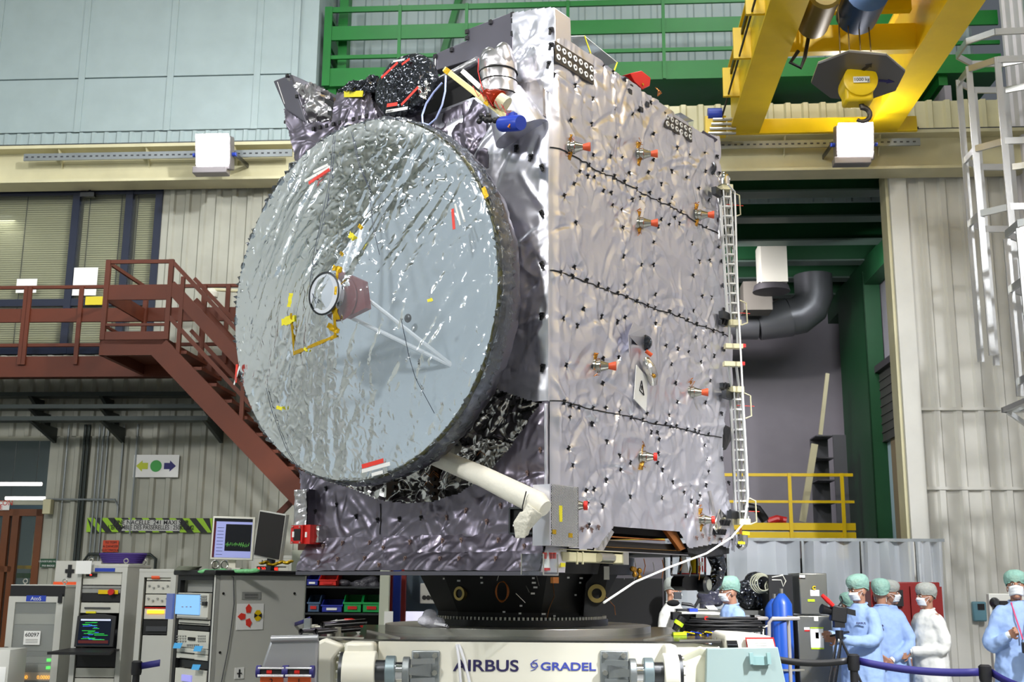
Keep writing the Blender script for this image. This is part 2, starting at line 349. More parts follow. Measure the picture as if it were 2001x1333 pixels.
# --- lower glazing: office with tube lamps and brown door
lx = [hr(WY, x, 1100).x for x in (12, 82)]
lz = hr(WY, 40, 995).z
glazing('window_2', XL+1, DX1, lz+.06, DZ1, [], M('frame_pale', 'a9a897', .5), .06)
t = thing('door_1', RM @ Matrix.Translation((lx[0], WY, 0)), kind='structure')
for x in (hr(WY, 5, 1100).x, hr(WY, 24, 1100).x, DX1-.05, XL+2):
    bx(RM, (x-.05, WY-.03, 0), (x+.05, WY+.06, lz), 'door_frame', M('door_brown', '6d3a14', .4, 0, .05, 8, .2), t)
bx(RM, (XL+1, WY-.03, lz-.1), (DX1, WY+.06, lz), 'door_frame', 'door_brown', t)
bx(RM, (XL+1, WY-.03, 1.75), (hr(WY, 24, 1100).x, WY+.06, 1.83), 'door_rail', 'door_brown', t)
bx(RM, (XL+1, WY+.02, 0), (DX1, WY+.027, lz-.1), 'pane', 'window_glass', t)
bx(RM, (hr(WY, 28, 1100).x, WY+.5, 0), (hr(WY, 34, 1100).x, WY+.56, lz-.3), 'inner_frame', 'white_paint', t)
bx(RM, (hr(WY, 28, 1100).x, WY+.5, 1.75), (DX1, WY+.56, 1.88), 'inner_frame', 'white_paint', t)
bx(RM, (hr(WY, 28, 1100).x, WY+.5, lz-.42), (DX1, WY+.56, lz-.3), 'inner_frame', 'white_paint', t)
bx(RM, (hr(WY, 28, 1100).x, WY+.6, 0), (DX1, WY+.62, 1.75), 'inner_panel', M('teal_glass', '5f7f84', .15), t)
bx(RM, (XL-.0, 21, 0), (WX1, 21.1, 4.4), 'wall_office', M('office_blue', '6f8790', .6), kind='structure')
bx(RM, (XL-.0, WY+.1, 4.3), (WX1, 21, 4.4), 'ceiling_office', 'office_blue', kind='structure')
bx(RM, (WX1, WY+.1, 0), (WX1+.1, 21, 4.4), 'wall_office', 'office_blue', kind='structure')
tub = M('tube_glow', 'fff4ff', .5, emit=9)
for i, (x, y, lab) in enumerate(((30, 946, 'nearer glowing ceiling tube lamp in the office behind the lower window'), (75, 974, 'farther glowing ceiling tube lamp in the office behind the lower window'))):
    p = hr(18.4+i*1.3, x, y)
    t = thing('tube_lamp', RM @ p, lab, 'lamp'); MB(RM).cyl((p.x-.6, p.y, p.z), (p.x+.45, p.y, p.z), .03, n=8).build('glow_tube', 'tube_glow', t)
    for dx in (-.5, .35): MB(RM).cyl((p.x+dx, p.y, p.z), (p.x+dx, p.y, 4.31), .006, n=6).build('hanger_rod', 'dark_steel', t)
area('office_light', tuple(RM @ Vector((-9, 18.5, 4.1))), tuple(RM @ Vector((-9, 18.5, 0))), 2, 60, (.9, .95, 1))
# clutter seen in the doorway
for i, (x0, y0, x1, y1, m, nm, lab) in enumerate([
    (33, 1120, 75, 1130, 'green_paint', 'shelf_sign', 'green lettered strip inside the office doorway'),
    (33, 1105, 72, 1112, 'yellow_paint', 'yellow_bar', 'yellow bar on the inner office door')]):
    p, q = hr(WY+.4, x0, y0), hr(WY+.4, x1, y1); bx(RM, (p.x, WY+.4, q.z), (q.x, WY+.44, p.z), nm, m, label=lab, cat='sign')
def wsign(x0, y0, x1, y1, mat, lines, tmat, lab, name='wall_sign', Y=WY-.05, cat='sign', size=None, F=RM, pad=.08):
    p, q = hit(F, 1, Y, x0, y0), hit(F, 1, Y, x1, y1)
    t = thing(name, F @ Matrix.Translation(((p.x+q.x)/2, Y, q.z)), lab, cat)
    bx(F, (p.x, Y-.008, q.z), (q.x, Y, p.z), 'board', mat, t)
    n = len(lines); h = (p.z-q.z)/max(n, 1)
    for i, l in enumerate(lines):
        if l: text(l, size or h*.95, ((p.x+q.x)/2, Y-.011, p.z-h*(i+.82)), (1, 0, 0), (0, 0, 1), 'lettering', tmat, t, .0015, 'CENTER', F=F)
    return t, p, q
wsign(-40, 981, 18, 997, 'paper', ['ACCES CON', 'VISITE'], 'red_paint', 'white lit sign with red letters over the brown door', size=.1)
wsign(80, 1092, 111, 1109, M('sign_green', '1d4a30', .5), ['OUVERTURE NUIT', 'PAR BADGE'], 'paper', 'dark green sign beside the brown door', size=.035)
wsign(202, 1056, 231, 1079, M('sign_orange', 'd4461c', .5), ['TU TOM', 'A DANGER', 'ELECTRIQUE'], 'ink', 'orange warning sign low on the ribbed wall', size=.045)
# arrows sign
t, p, q = wsign(263, 889, 348, 933, 'paper', [], 'ink', 'white wall sign with yellow arrow, green dot and blue arrow')
Y = WY-.06; cz = (p.z+q.z)/2; cx_ = (p.x+q.x)/2
def arrow(x0, x1, mat):
    s = 1 if x1 > x0 else -1; h = .05
    MB(RM).prism([(x0, Y, cz-h*.9), (x1-s*.09, Y, cz-h*.9), (x1-s*.09, Y, cz-h*1.6), (x1, Y, cz), (x1-s*.09, Y, cz+h*1.6), (x1-s*.09, Y, cz+h*.9), (x0, Y, cz+h*.9)], (0, -.004, 0)).build('arrow', mat, t)
arrow(cx_-.12, p.x+.04, M('arrow_yellow', 'b9c41c', .5)); arrow(cx_+.12, q.x-.04, 'belt_blue')
MB(RM).cyl((cx_, Y, cz), (cx_, Y-.004, cz), .085, n=24).build('dot', M('dot_green', '2f9a3a', .5), t)
# hazard band
p, q = hr(WY-.05, 171, 1012), hr(WY-.05, 414, 1041); Y = WY-.05
t = thing('hazard_sign', RM @ Matrix.Translation(((p.x+q.x)/2, Y, q.z)), 'long green and black striped sign with a load limit text', 'sign')
bx(RM, (p.x, Y-.006, q.z), (q.x, Y, p.z), 'board', M('sign_lime', '9fd020', .5), t)
H = p.z-q.z; x = p.x-.1
while x < q.x-.02:
    a = [(x, p.z), (x+.1, p.z), (x+.1+H*.9, q.z), (x+H*.9, q.z)]
    a = [(min(max(u, p.x), q.x), w) for u, w in a]
    if a[1][0]-a[0][0] > .01 or a[2][0]-a[3][0] > .01: MB(RM).prism([(u, Y-.006, w) for u, w in a], (0, -.003, 0)).build('stripe', 'black_paint', t)
    x += .2
a, b = hr(Y, 240, 1016), hr(Y, 352, 1038)
bx(RM, (a.x, Y-.015, b.z), (b.x, Y-.01, a.z), 'text_plate', M('plate_grey', 'c9c9c4', .5), t)
for l, z in (('UNE NACELLE  241 MAXI SUR', (a.z+b.z)/2+.012), ("L'ENSEMBLE DES PASSERELLES : 250KG/M2", b.z+.02)):
    text(l, .088, ((a.x+b.x)/2, Y-.018, z), (1, 0, 0), (0, 0, 1), 'lettering', 'ink', t, .001, 'CENTER', F=RM, sx=.78 if l[0] == 'L' else .95, bold=.001)
# --- conduits and cable trays on the ribbed wall
def pipe(name, pts, r, mat, lab, cat, **kw): return MB(RM).tube(pts, r, 8).build(name, mat, label=lab, cat=cat, **kw)
for i, (y0, y1, dy) in enumerate(((773, 779, .35), (797, 803, .55), (820, 826, .75))):
    p = hr(WY-dy, 0, y0); q = hr(WY-dy, 395+i*8, y0)
    t = thing('cable_tray', RM @ Matrix.Translation((-8, WY-dy, p.z)), ['dark cable tray under the walkway, topmost of three', 'dark cable tray under the walkway, middle of three', 'dark cable tray under the walkway, lowest of three'][i], 'cable tray')
    bx(RM, (XL+.5, WY-dy-.12, p.z-.03), (q.x, WY-dy+.12, p.z+.03), 'tray', M('tray_dark', '3c4240', .5, .6), t)
    for xx in (62, 200, 400):
        c = hr(WY-dy, xx, y0).x
        MB(RM).prism([(c, WY-dy-.12, p.z-.03), (c, WY-.045, p.z-.03), (c, WY-.045, p.z-.25)], (.05, 0, 0)).build('bracket', 'tray_dark', t)
for i, x in enumerate((127, 160, 167, 188, 196, 205, 235, 262)):
    y1 = 1100 if i < 6 else (1000 if i == 6 else 1045)
    a = hr(WY-.06, x+8, 830); b = hr(WY-.06, x-6 if i < 6 else x, y1)
    MB(RM).cyl((a.x, WY-.06, a.z), (a.x, WY-.06, b.z), .014 if i not in (1, 2) else .024, n=8).build('conduit', 'tray_dark' if i in (1, 2) else 'galvanised',
        label=['grey conduit nearest the lower window', 'left of two thick dark conduits down the wall', 'right of two thick dark conduits down the wall', 'thin grey conduit just right of the thick dark pair',
               'thin grey conduit, second right of the thick dark pair', 'thin grey conduit, third right of the thick dark pair', 'thin grey conduit above the striped sign', 'thin bent conduit left of the arrow sign'][i], cat='conduit')
a = hr(WY-.08, 92, 976); b = hr(WY-.08, 225, 977); c = hr(WY-.08, 229, 1010)
pipe('conduit', [(a.x, WY-.08, a.z), (b.x, WY-.08, a.z), (c.x, WY-.08, a.z-.1), (c.x, WY-.08, c.z)], .014, 'galvanised', 'horizontal grey conduit turning down near the striped sign', 'conduit')
a = hr(WY-.1, 165, 1083); b = hr(WY-.1, 305, 1083)
pipe('conduit', [(a.x, WY-.1, a.z-.1), (a.x+.06, WY-.1, a.z), (b.x-.08, WY-.1, a.z), (b.x, WY-.1, a.z-.06), (b.x, WY-.1, a.z-.4)], .022, 'tray_dark', 'thick dark conduit elbow above the server racks', 'conduit')
a, b = hr(WY-.1, 88, 976), hr(WY-.1, 101, 1005)
bx(RM, (a.x, WY-.16, b.z), (b.x, WY-.05, a.z), 'junction_box', 'cream_paint', label='cream junction box beside the lower window', cat='box', bevel=.01)
p = hr(15.5, 412, 572); t = thing('wall_lamp', RM @ Matrix.Translation(p), 'round white lamp on an arm above the walkway', 'lamp')
MB(RM).lathe((p.x, p.y, p.z+.06), (p.x, p.y, p.z-.1), [(0, .05), (.4, .11), (.8, .1), (1, .03)], 16).build('dome', 'white_paint', t)
MB(RM).tube([(p.x, p.y, p.z+.05), (p.x+.5, p.y+.2, p.z+.06), (p.x+.5, WY, p.z+.06)], .025).build('arm', 'cream_paint', t)
# --- red walkway and stairs
WK = thing('walkway', RM @ Matrix.Translation((-7.5, 15, 0)), 'rust-red steel walkway along the ribbed wall with landing', 'walkway')
fy = 14.95; fz = hr(fy, 60, 700).z; ft = hr(fy, 60, 562).z
bx(RM, (XL, fy, fz-.08), (-3.0, WY-.06, fz), 'deck', 'rust_red', WK)
bx(RM, (XL, fy-.02, hr(fy, 100, 737).z), (-3.0, fy+.06, fz+.02), 'edge_beam', 'rust_red', WK)
for nm, ya, yb in (('handrail', 559, 565), ('guard_plate', 604, 630), ('mid_rail', 672, 678)):
    bx(RM, (XL, fy-.03, hr(fy, 100, yb).z), (-3.0, fy+.02, hr(fy, 100, ya).z), nm, 'rust_red', WK)
for x in (-90, 50, 57, 158, 330, 445, 500):
    c = hr(fy, x, 620).x; bx(RM, (c-.03, fy-.06, fz-.1), (c+.03, fy-.03, ft), 'post', 'rust_red', WK)
# landing in front, nearer the camera
ly = 13.6; A = hr(ly, 205, 690); B = hr(ly, 328, 690)
lz0 = hr(ly, 260, 694).z; lz1 = hr(ly, 260, 664).z; lx0, lx1 = hr(ly, 194, 680).x, hr(ly, 328, 680).x
bx(RM, (lx0, ly, lz0), (lx1, ly+.06, lz1), 'landing_beam', 'rust_red', WK)
bx(RM, (lx0, ly, lz0), (lx0+.06, fy, lz1), 'landing_beam', 'rust_red', WK)
bx(RM, (lx1-.06, ly, lz0), (lx1, fy, lz1), 'landing_beam', 'rust_red', WK)
bx(RM, (lx0, ly, lz1-.06), (lx1, fy, lz1), 'landing_deck', 'rust_red', WK)
lt = hr(ly, 260, 508).z
for nm, ya, yb in (('handrail', 508, 515), ('guard_plate', 557, 586), ('mid_rail', 632, 637), ('toe_plate', 648, 664)):
    za, zb = hr(ly, 260, ya).z, hr(ly, 260, yb).z
    bx(RM, (lx0, ly-.01, zb), (lx1, ly+.02, za), nm, 'rust_red', WK)
    bx(RM, (lx0, ly, zb), (lx0+.03, fy, za), nm, 'rust_red', WK)
for x in (lx0+.03, lx1-.03): bx(RM, (x-.03, ly-.02, lz1), (x+.03, ly+.03, lt), 'post', 'rust_red', WK)
for x in (lx0+.03, lx1-.03): bx(RM, (x-.03, fy-.1, lz1), (x+.03, fy-.05, lt), 'post', 'rust_red', WK)
ST = thing('staircase', RM @ Matrix.Translation((-4.2, 14, 0)), 'rust-red steel staircase going down behind the satellite dish', 'staircase')
s0 = hr(ly, 312, 672); s1 = hr(ly, 590, 975); dx, dz = s1.x-s0.x, s1.z-s0.z
k0 = (0-s0.z)/dz; s2 = Vector((s0.x+dx*k0, ly, 0))
sl = Vector((dx, 0, dz)).normalized(); nrm = Vector((-sl.z, 0, sl.x))
for y in (ly, ly+.85):
    MB(RM).bar((s0.x, y, s0.z-.05), (s2.x, y, .1), .06, .26, up=(0, 0, 1)).build('stringer', 'rust_red', ST)
    for off, hh, nm in ((1.0, .05, 'handrail'), (.68, .16, 'guard_plate'), (.3, .05, 'mid_rail')):
        MB(RM).bar((lx1-.03, y, lz1+off*1.02), (lx1-.03+(s2.x-s0.x), y, lz1+off*1.02-(s0.z)), .03, hh).build(nm, 'rust_red', ST)
    for k in range(6):
        f = .03+k*.19; X = lx1+(s2.x-s0.x)*f; zb = s0.z*(1-f)
        if zb > .05: bx(RM, (X-.025, y-.02, zb), (X+.025, y+.02, zb+1.0), 'post', 'rust_red', ST)
n = int(s0.z/.2)
for k in range(n):
    f = (k+.5)/n; bx(RM, (s0.x+(s2.x-s0.x)*f-.02, ly+.03, s0.z*(1-f)-.02), (s0.x+(s2.x-s0.x)*f+.24, ly+.82, s0.z*(1-f)+.02), 'tread', 'rust_red', ST)
a, b = hr(14.2, 575, 975), hr(14.2, 520, 1030)
MB(RM).bar((a.x, 14.2, a.z), (b.x, 14.2, b.z), .07, .07).build('brace', 'rust_red', ST)
MB(RM).bar((a.x+.15, 14.2, a.z-.3), (a.x+.15, 14.2, 0), .12, .12).build('support_post', 'rust_red', ST)
# --- green gallery high on the far wall
GG = thing('gallery', RM @ Matrix.Translation((1, 15, 8)), 'green steel gallery with railing high under the roof', 'gallery')
ey = WY+.12; GB = WY+1.28; zz = lambda y: hr(ey, 900, y).z; ex0 = hr(ey, 636, 80).x; ex1 = XR-.02
bx(RM, (ex0, ey, zz(163)), (ex1, ey+.1, zz(128)), 'edge_beam', 'green_paint', GG)
bx(RM, (ex0, ey+.1, zz(160)-.02), (ex1, GB, zz(160)+.05), 'deck', 'green_paint', GG)
for nm, ya, yb in (('handrail', 8, 18), ('guard_plate', 46, 73), ('mid_rail', 103, 110)):
    bx(RM, (ex0, ey-.01, zz(yb)), (ex1, ey+.03, zz(ya)), nm, 'green_paint', GG)
    bx(RM, (ex0, ey, zz(yb)), (ex0+.04, GB, zz(ya)), nm, 'green_paint', GG)
for i, x in enumerate((640, 780, 911, 1110, 1297, 1480, 1640)):
    c = hr(ey, x, 90).x; w = .05 if i else .12
    bx(RM, (c-w/2, ey-.03, zz(163)), (c+w/2, ey+.01, zz(8)), 'post', 'green_paint', GG)
bx(RM, (ex0, GB-.15, zz(160)-.8), (ex0+.14, GB, ZT-1), 'rear_post', 'green_paint', GG)
for x in (ex0+.1, hr(ey, 1000, 90).x, hr(ey, 1480, 90).x, hr(ey, 1880, 90).x-.3):
    MB(RM).prism([(x, ey+.1, zz(163)), (x, GB, zz(163)), (x, GB, zz(163)-.75)], (.03, 0, 0)).build('bracket', 'green_paint', GG)
    bx(RM, (x-.05, ey+.1, zz(163)-.15), (x+.08, GB, zz(163)), 'joist', 'green_paint', GG)
    bx(RM, (x-.04, GB-.15, zz(163)-1.2), (x+.07, GB, zz(163)), 'wall_leg', 'green_paint', GG)
for x0, x1 in ((905, 850), (680, 655)):
    a, b = hr(GB-.15, x0, -30), hr(GB-.15, x1, 165); MB(RM).bar((a.x, GB-.15, a.z), (b.x, GB-.15, b.z), .14, .1).build('brace', 'green_paint', GG)
bx(RM, (hr(ey, 655, 90).x, ey+.2, zz(160)), (hr(ey, 655, 90).x+.14, ey+.34, zz(-40)), 'inner_post', 'green_paint', GG)
# --- wall floodlights
M('lamp_glow', (1, .97, 1), emit=150)
for x, y, lab, cat in ((420, 300, 'glowing white floodlight on the girder left of the satellite', 'floodlight'), (1668, 280, 'glowing white floodlight on the girder under the crane hook', 'floodlight')):
    Y = 15.2; p = hr(Y, x, y); t = thing('floodlight', RM @ Matrix.Translation(p), lab, cat)
    w = .26
    b = MB(RM).obox((p.x, Y, p.z), (w, 0, 0), (0, .10, .03), (0, -.05, .24)).build('housing', M('lamp_grey', '8b8688', .4, .4), t, bevel=.02)
    MB(RM).obox((p.x, Y-.125, p.z+.02), (w*.9, 0, 0), (0, .012, .002), (0, -.045, .21)).build('lamp_glass', 'lamp_glow', b)
    for s in (-1, 1):
        MB(RM).bar((p.x+s*(w+.03), Y, p.z), (p.x+s*(w+.03), Y+.65, p.z+.05), .02, .06).build('yoke', 'dark_steel', t)
        MB(RM).cyl((p.x+s*(w), Y, p.z-.02), (p.x+s*(w+.06), Y, p.z-.02), .03, n=10).build('knob', 'blue_plastic', t)
    bx(RM, (p.x-w-.03, Y-.08, p.z-.32), (p.x+w-.05, Y+.1, p.z-.22), 'ballast_box', 'lamp_grey', t, bevel=.01)
# --- overhead crane
CR = thing('overhead_crane', RM @ Matrix.Translation((3, 15.6, 8)), 'yellow overhead travelling crane with two box girders', 'crane')
cz0 = g1+.1; cy = 15.72
a, b = hr(cy, 1420, 250).x, hr(cy, 1788, 250).x
bx(RM, (a, cy-.12, hr(cy, 1600, 265).z), (b, cy+.12, hr(cy, 1600, 236).z), 'end_carriage', 'yellow_paint', CR, bevel=.01)
bx(RM, (b-.02, cy-.04, hr(cy, 1780, 258).z), (b+.04, cy+.04, hr(cy, 1780, 250).z), 'buffer', 'black_plastic', CR)
zb = hr(cy-.1, 1600, 262).z
def beam(x0, x1, nm):
    A, B = hr(15.4, x0, 250).x, hr(15.4, x1, 250).x
    b = bx(RM, (A, -6, zb+.05), (B, 15.6, zb+.9), nm, 'yellow_paint', CR, bevel=.01)
    bx(RM, (A-.04, -6, zb+.02), (B+.04, 15.6, zb+.05), 'lower_flange', 'yellow_paint', b)
    bx(RM, (A-.06, -6, zb+.9), (B+.06, 15.6, zb+.93), 'upper_flange', 'yellow_paint', b)
    return A, B, b
A1, B1, b1 = beam(1433, 1482, 'box_girder'); A2, B2, b2 = beam(1707, 1755, 'box_girder')
bx(RM, (A1-.12, 0, zb+.5), (A1-.09, 15.4, zb+.56), 'festoon_rail', 'black_plastic', CR)
bx(RM, (A1-.16, 0, zb+.2), (A1-.14, 15.4, zb+.23), 'conductor', 'black_plastic', CR)
for k in range(12): bx(RM, (A1-.22, 2+k*1.15, zb+.18), (A1, 2.05+k*1.15, zb+.6), 'rail_bracket', 'yellow_paint', CR)
ty = 13.2
bx(RM, (B1, ty, zb+.1), (A2, ty+.12, zb+.45), 'trolley_beam', 'yellow_paint', CR)
bx(RM, (B1-.2, ty-1.6, zb+.8), (A2+.2, ty+.2, zb+.9), 'trolley_deck', 'yellow_paint', CR)
bx(RM, (B1+.1, ty-.25, zb+.5), (A2-.1, ty-.15, zb+1.1), 'trolley_plate', 'yellow_paint', CR)
bx(RM, (B1+.95, ty-1.4, zb+.55), (B1+1.05, ty-.1, zb+1.3), 'gusset', 'yellow_paint', CR)
c = hr(ty-.9, 1690, 15); MB(RM).lathe((c.x-.05, c.y-.4, c.z), (c.x-.05, c.y+.35, c.z), [(0, .1), (.05, .24), (.8, .24), (.9, .17), (1, .05)], 20).build('hoist_motor', M('motor_blue', '123a66', .35, .3), CR)
c = hr(ty-.9, 1600, 20); MB(RM).lathe((c.x, c.y-.4, c.z), (c.x, c.y+.4, c.z), [(0, .15), (.05, .18), (.95, .18), (1, .15)], 20).build('rope_drum', M('drum_brown', '6b5a20', .5, .3), CR)
# stack of bars on the end carriage
for k in range(4):
    a, b = hr(15.3, 1393-k*3, 234+k*9), hr(15.3, 1438, 233+k*9)
    MB(RM).cyl((a.x, 15.3, a.z), (b.x, 15.3, b.z), .025, n=8).build('buffer_rod', 'steel', CR)
a, b = hr(15.35, 1378, 226), hr(15.35, 1420, 262)
bx(RM, (a.x, 15.36, b.z), (b.x, 15.5, a.z), 'buffer_plate', 'yellow_paint', CR)
a = hr(15.3, 1398, 218); MB(RM).cyl((a.x-.1, 15.4, a.z), (a.x+.1, 15.4, a.z), .09, n=14).build('travel_motor', 'blue_plastic', CR)
# cable loops on the left girder
for k in range(2):
    a, b = hr(13.0-k*.1, 1582, 60), hr(13-k*.1, 1545, 130)
    MB(RM).tube([(a.x, a.y, a.z+.3), (a.x, a.y, a.z), ((a.x+b.x)/2+.05, a.y, a.z-.35), (b.x+.12, a.y, b.z-.02), (b.x, a.y, b.z+.05), (b.x+.1, a.y, b.z+.2)], .018+.006*k).build('festoon_cable', 'black_plastic' if k else 'white_paint', CR)
# hook block hangs on the ropes: a thing of its own
hy = 12.3; hc = hr(hy, 1675, 145); HK = thing('crane_hook', RM @ Matrix.Translation(hc), 'yellow crane hook block with octagonal grey guard plate', 'crane hook')
def dy(x, y, Yo=0): return hr(hy+Yo, x, y)
oc = [Vector((hc.x+.52*math.cos(R(22.5+45*k)), hc.y+.52*math.sin(R(22.5+45*k)), 0)) for k in range(8)]
zc = hr(hy, 1675, 150).z
tilt = Matrix.Translation((hc.x, hc.y, zc)) @ Matrix.Rotation(R(7), 4, 'Y') @ Matrix.Rotation(R(-7), 4, 'X') @ Matrix.Translation((-hc.x, -hc.y, -zc))
HM = RM @ tilt
MB(HM).prism([(p.x, p.y, zc-.012) for p in oc], (0, 0, .024)).build('guard_plate', M('guard_grey', '6e6d70', .38, .5), HK)
MB(HM).prism([(p.x, p.y, zc+.0125) for p in oc], (0, 0, .01)).build('guard_edge', 'cream_paint', HK)
MB(RM).lathe((hc.x, hc.y-.16, zc-.1), (hc.x, hc.y+.16, zc-.1), [(0, .16), (.04, .19), (.96, .19), (1, .16)], 28).build('sheave_housing', 'yellow_paint', HK)
bx(RM, (hc.x-.17, hc.y-.12, zc-.34), (hc.x+.14, hc.y+.12, zc-.1), 'yoke', 'yellow_paint', HK, bevel=.03)
p = Vector((hc.x, hc.y-.17, zc-.12))
tg = bx(RM, (p.x-.09, p.y-.01, p.z-.03), (p.x+.09, p.y, p.z+.04), 'load_plate', 'paper', HK)
text('1000 kg', .055, (p.x, p.y-.012, p.z-.015), (1, 0, 0), (0, 0, 1), 'lettering', 'ink', tg, .001, 'CENTER', F=RM)
hk = [(0, 0, -.28), (0, 0, -.36)]+[(.0+.085*math.cos(a), 0, -.46+.085*math.sin(a)) for a in [R(90-d) for d in range(0, 250, 25)]]
MB(RM).tube([(hc.x+.03+x, hc.y, zc+z) for x, y, z in hk], [.03, .03]+[.034-.0015*i for i in range(len(hk)-2)], 10).build('hook', M('hook_grey', '55514e', .4, .8), HK)
for dx in (-.17, -.06, .07, .19):
    MB(RM).cyl((hc.x+dx, hc.y+.05, zc), (hc.x+dx*.6, ty-.8, ZT-2.6), .008, n=6).build('wire_rope', M('rope_brown', '5d4a22', .5, .5), HK)
for (x0, y0, x1, y1, m) in ((1686, 137, 1704, 124, 'ink'), (1712, 157, 1748, 160, 'belt_blue')):
    pl = lambda x, y: hit(HM, 2, zc-.014, x, y)
    a, b = pl(x0, y0), pl(x1, y1); d = (b-a); s = Vector((-d.y, d.x, 0)).normalized()*.02; e = a+d*.6
    MB(HM).prism([a-s, e-s, e-s*2.2, b, e+s*2.2, e+s, a+s], (0, 0, -.004)).build('arrow_mark', m, HK)
# ================================================================== RIGHT: LADDER, PORTAL ROOM
LD = thing('caged_ladder', RM @ Matrix.Translation((XR-.3, 14.5, 0)), 'aluminium caged ladder on the right wall', 'ladder')
lxp = XR-.28
ya, yb = 14.1, 14.62
for y in (ya, yb): bx(RM, (lxp-.03, y-.03, 2.4), (lxp+.03, y+.03, 11.2), 'stile', 'aluminium', LD)
for k in range(30): MB(RM).cyl((lxp, ya, 2.6+k*.285), (lxp, yb, 2.6+k*.285), .016, n=8).build('rung', 'aluminium', LD)
for k in range(4):
    for y in (ya, yb): bx(RM, (lxp, y-.02, 3.4+k*2.1), (XR, y+.02, 3.45+k*2.1), 'wall_bracket', 'aluminium', LD)
def cage(xc, z0, z1, hoops, r, F=RM, nb=5, name='cage', w=.9):
    ym = (ya+yb)/2; pts = [(0, -.30), (-.25, -.42), (-.62, -.40), (-.86, -.18), (-.86, .18), (-.62, .40), (-.25, .42), (0, .30)]
    pts = [(x*w, y*w) for x, y in pts]
    for z in hoops:
        for (x0, y0), (x1, y1) in zip(pts, pts[1:]):
            MB(F).bar((xc+x0, ym+y0, z), (xc+x1, ym+y1, z), .03, .085).build('hoop_segment', 'aluminium', LD)
    for x, y in pts[1:-1]:
        MB(F).box(xc+x-.04, ym+y-.012, z0, xc+x+.04, ym+y+.012, z1).build('cage_bar', 'aluminium', LD)
zz = lambda y: hr(14.3, 1860, y).z
cage(lxp, zz(700), zz(140), [zz(y) for y in (92, 145, 300, 425)], 1, w=1.15)
# lower, nearer cage with landing
ya, yb = 12.9, 13.42; lxp = XR-.28
for y in (ya, yb): bx(RM, (lxp-.03, y-.03, 3.6), (lxp+.03, y+.03, 8.4), 'stile', 'aluminium', LD)
for k in range(15): MB(RM).cyl((lxp, ya, 3.8+k*.285), (lxp, yb, 3.8+k*.285), .016, n=8).build('rung', 'aluminium', LD)
zy = lambda y: hr(13.0, 1900, y).z
cage(lxp, zy(765), zy(450), [zy(y) for y in (440, 550, 735)], 1, w=1.15)
a = zy(772)
bx(RM, (lxp-1.0, ya-.45, a-.06), (XR, ya-.4, a), 'landing_frame', 'aluminium', LD)
bx(RM, (lxp-1.0, yb+.5, a-.06), (XR, yb+.55, a), 'landing_frame', 'aluminium', LD)
bx(RM, (lxp-1.0, ya-.45, a-.06), (lxp-.95, yb+.55, a), 'landing_frame', 'aluminium', LD)
for k in range(9): bx(RM, (lxp-.93+k*.13, ya-.4, a-.04), (lxp-.9+k*.13, yb+.5, a), 'grating_bar', 'aluminium', LD)
MB(RM).bar((lxp-.95, yb+.5, a-.05), (XR, yb+.5, a-1.0), .05).build('landing_strut', 'aluminium', LD)
MB(RM).bar((lxp-.95, ya-.4, a-.05), (XR, ya-.4, a-1.0), .05).build('landing_strut', 'aluminium', LD)
# lowest run
for x in (XR-.62, XR-.2): bx(RM, (x-.025, 12.0, .4), (x+.025, 12.05, 4.0), 'stile', 'aluminium', LD)
for k in range(12): MB(RM).cyl((XR-.62, 12.02, .6+k*.285), (XR-.2, 12.02, .6+k*.285), .014, n=8).build('rung', 'aluminium', LD)
# --- room behind the portal
PB = 23.8; PXW = hr(PB, 1650, 700).x; pc = 7.6
bx(RM, (PXW, WY+.1, 0), (PXW+.1, PB, 9), 'wall_portal_right', 'grey_wall', kind='structure')
bx(RM, (-6, PB, 0), (PXW+.1, PB+.1, 9), 'wall_portal_back', 'grey_wall', kind='structure')
bx(RM, (-6.1, WY+.1, 0), (-6, PB, 9), 'wall_portal_left', 'grey_wall', kind='structure')
bx(RM, (-6, WY+.25, pc+.32), (PXW, PB, pc+.4), 'ceiling_portal', M('dark_green', '0f4a26', .5, 0, .03, 10, .1), kind='structure')
pcb = thing('portal_beams', RM @ Matrix.Translation((2, 22, pc)), 'dark green ceiling beams of the room behind the portal', 'beams', kind='structure')
for i, y in enumerate((16.75, 18.0, 19.3, 20.6, 21.8, 23.1)):
    b = bx(RM, (-5.9, y-.04, pc-.1), (PXW-.05, y+.04, pc+.32), 'beam', 'dark_green', pcb)
    bx(RM, (-5.9, y-.16, pc-.13), (PXW-.05, y+.16, pc-.1), 'beam_flange', M('flange_grey', '4d5f56', .5), b)
for i, y in enumerate((17.4, 18.65, 20.0)):
    bx(RM, (1+i*.4, y-.05, pc+.1), (2.8+i*.4, y+.05, pc+.17), 'ceiling_tube', 'white_paint', label=['nearest', 'middle', 'farthest'][i]+' unlit tube lamp among the green ceiling beams', cat='lamp')
g = hr(PB-.3, 1650, 585)
bx(RM, (PXW-.3, WY+.2, pc-.55), (PXW-.02, PB, pc-.1), 'eaves_beam', 'dark_green', pcb)
cy0 = 25.6
c0 = hrx(PXW-.3, 1660, 900).y
GC = thing('green_column', RM @ Matrix.Translation((PXW-.2, 24, 0)), 'dark green steel column against the right wall of the portal room', 'column', kind='structure')
a, b = hrx(PXW-.3, 1655, 900).y, hrx(PXW-.3, 1708, 900).y
bx(RM, (PXW-.32, b, 0), (PXW-.02, b+.05, pc-.3), 'flange', 'dark_green', GC)
bx(RM, (PXW-.32, b, 0), (PXW-.30, a, pc-.3), 'web', 'dark_green', GC)
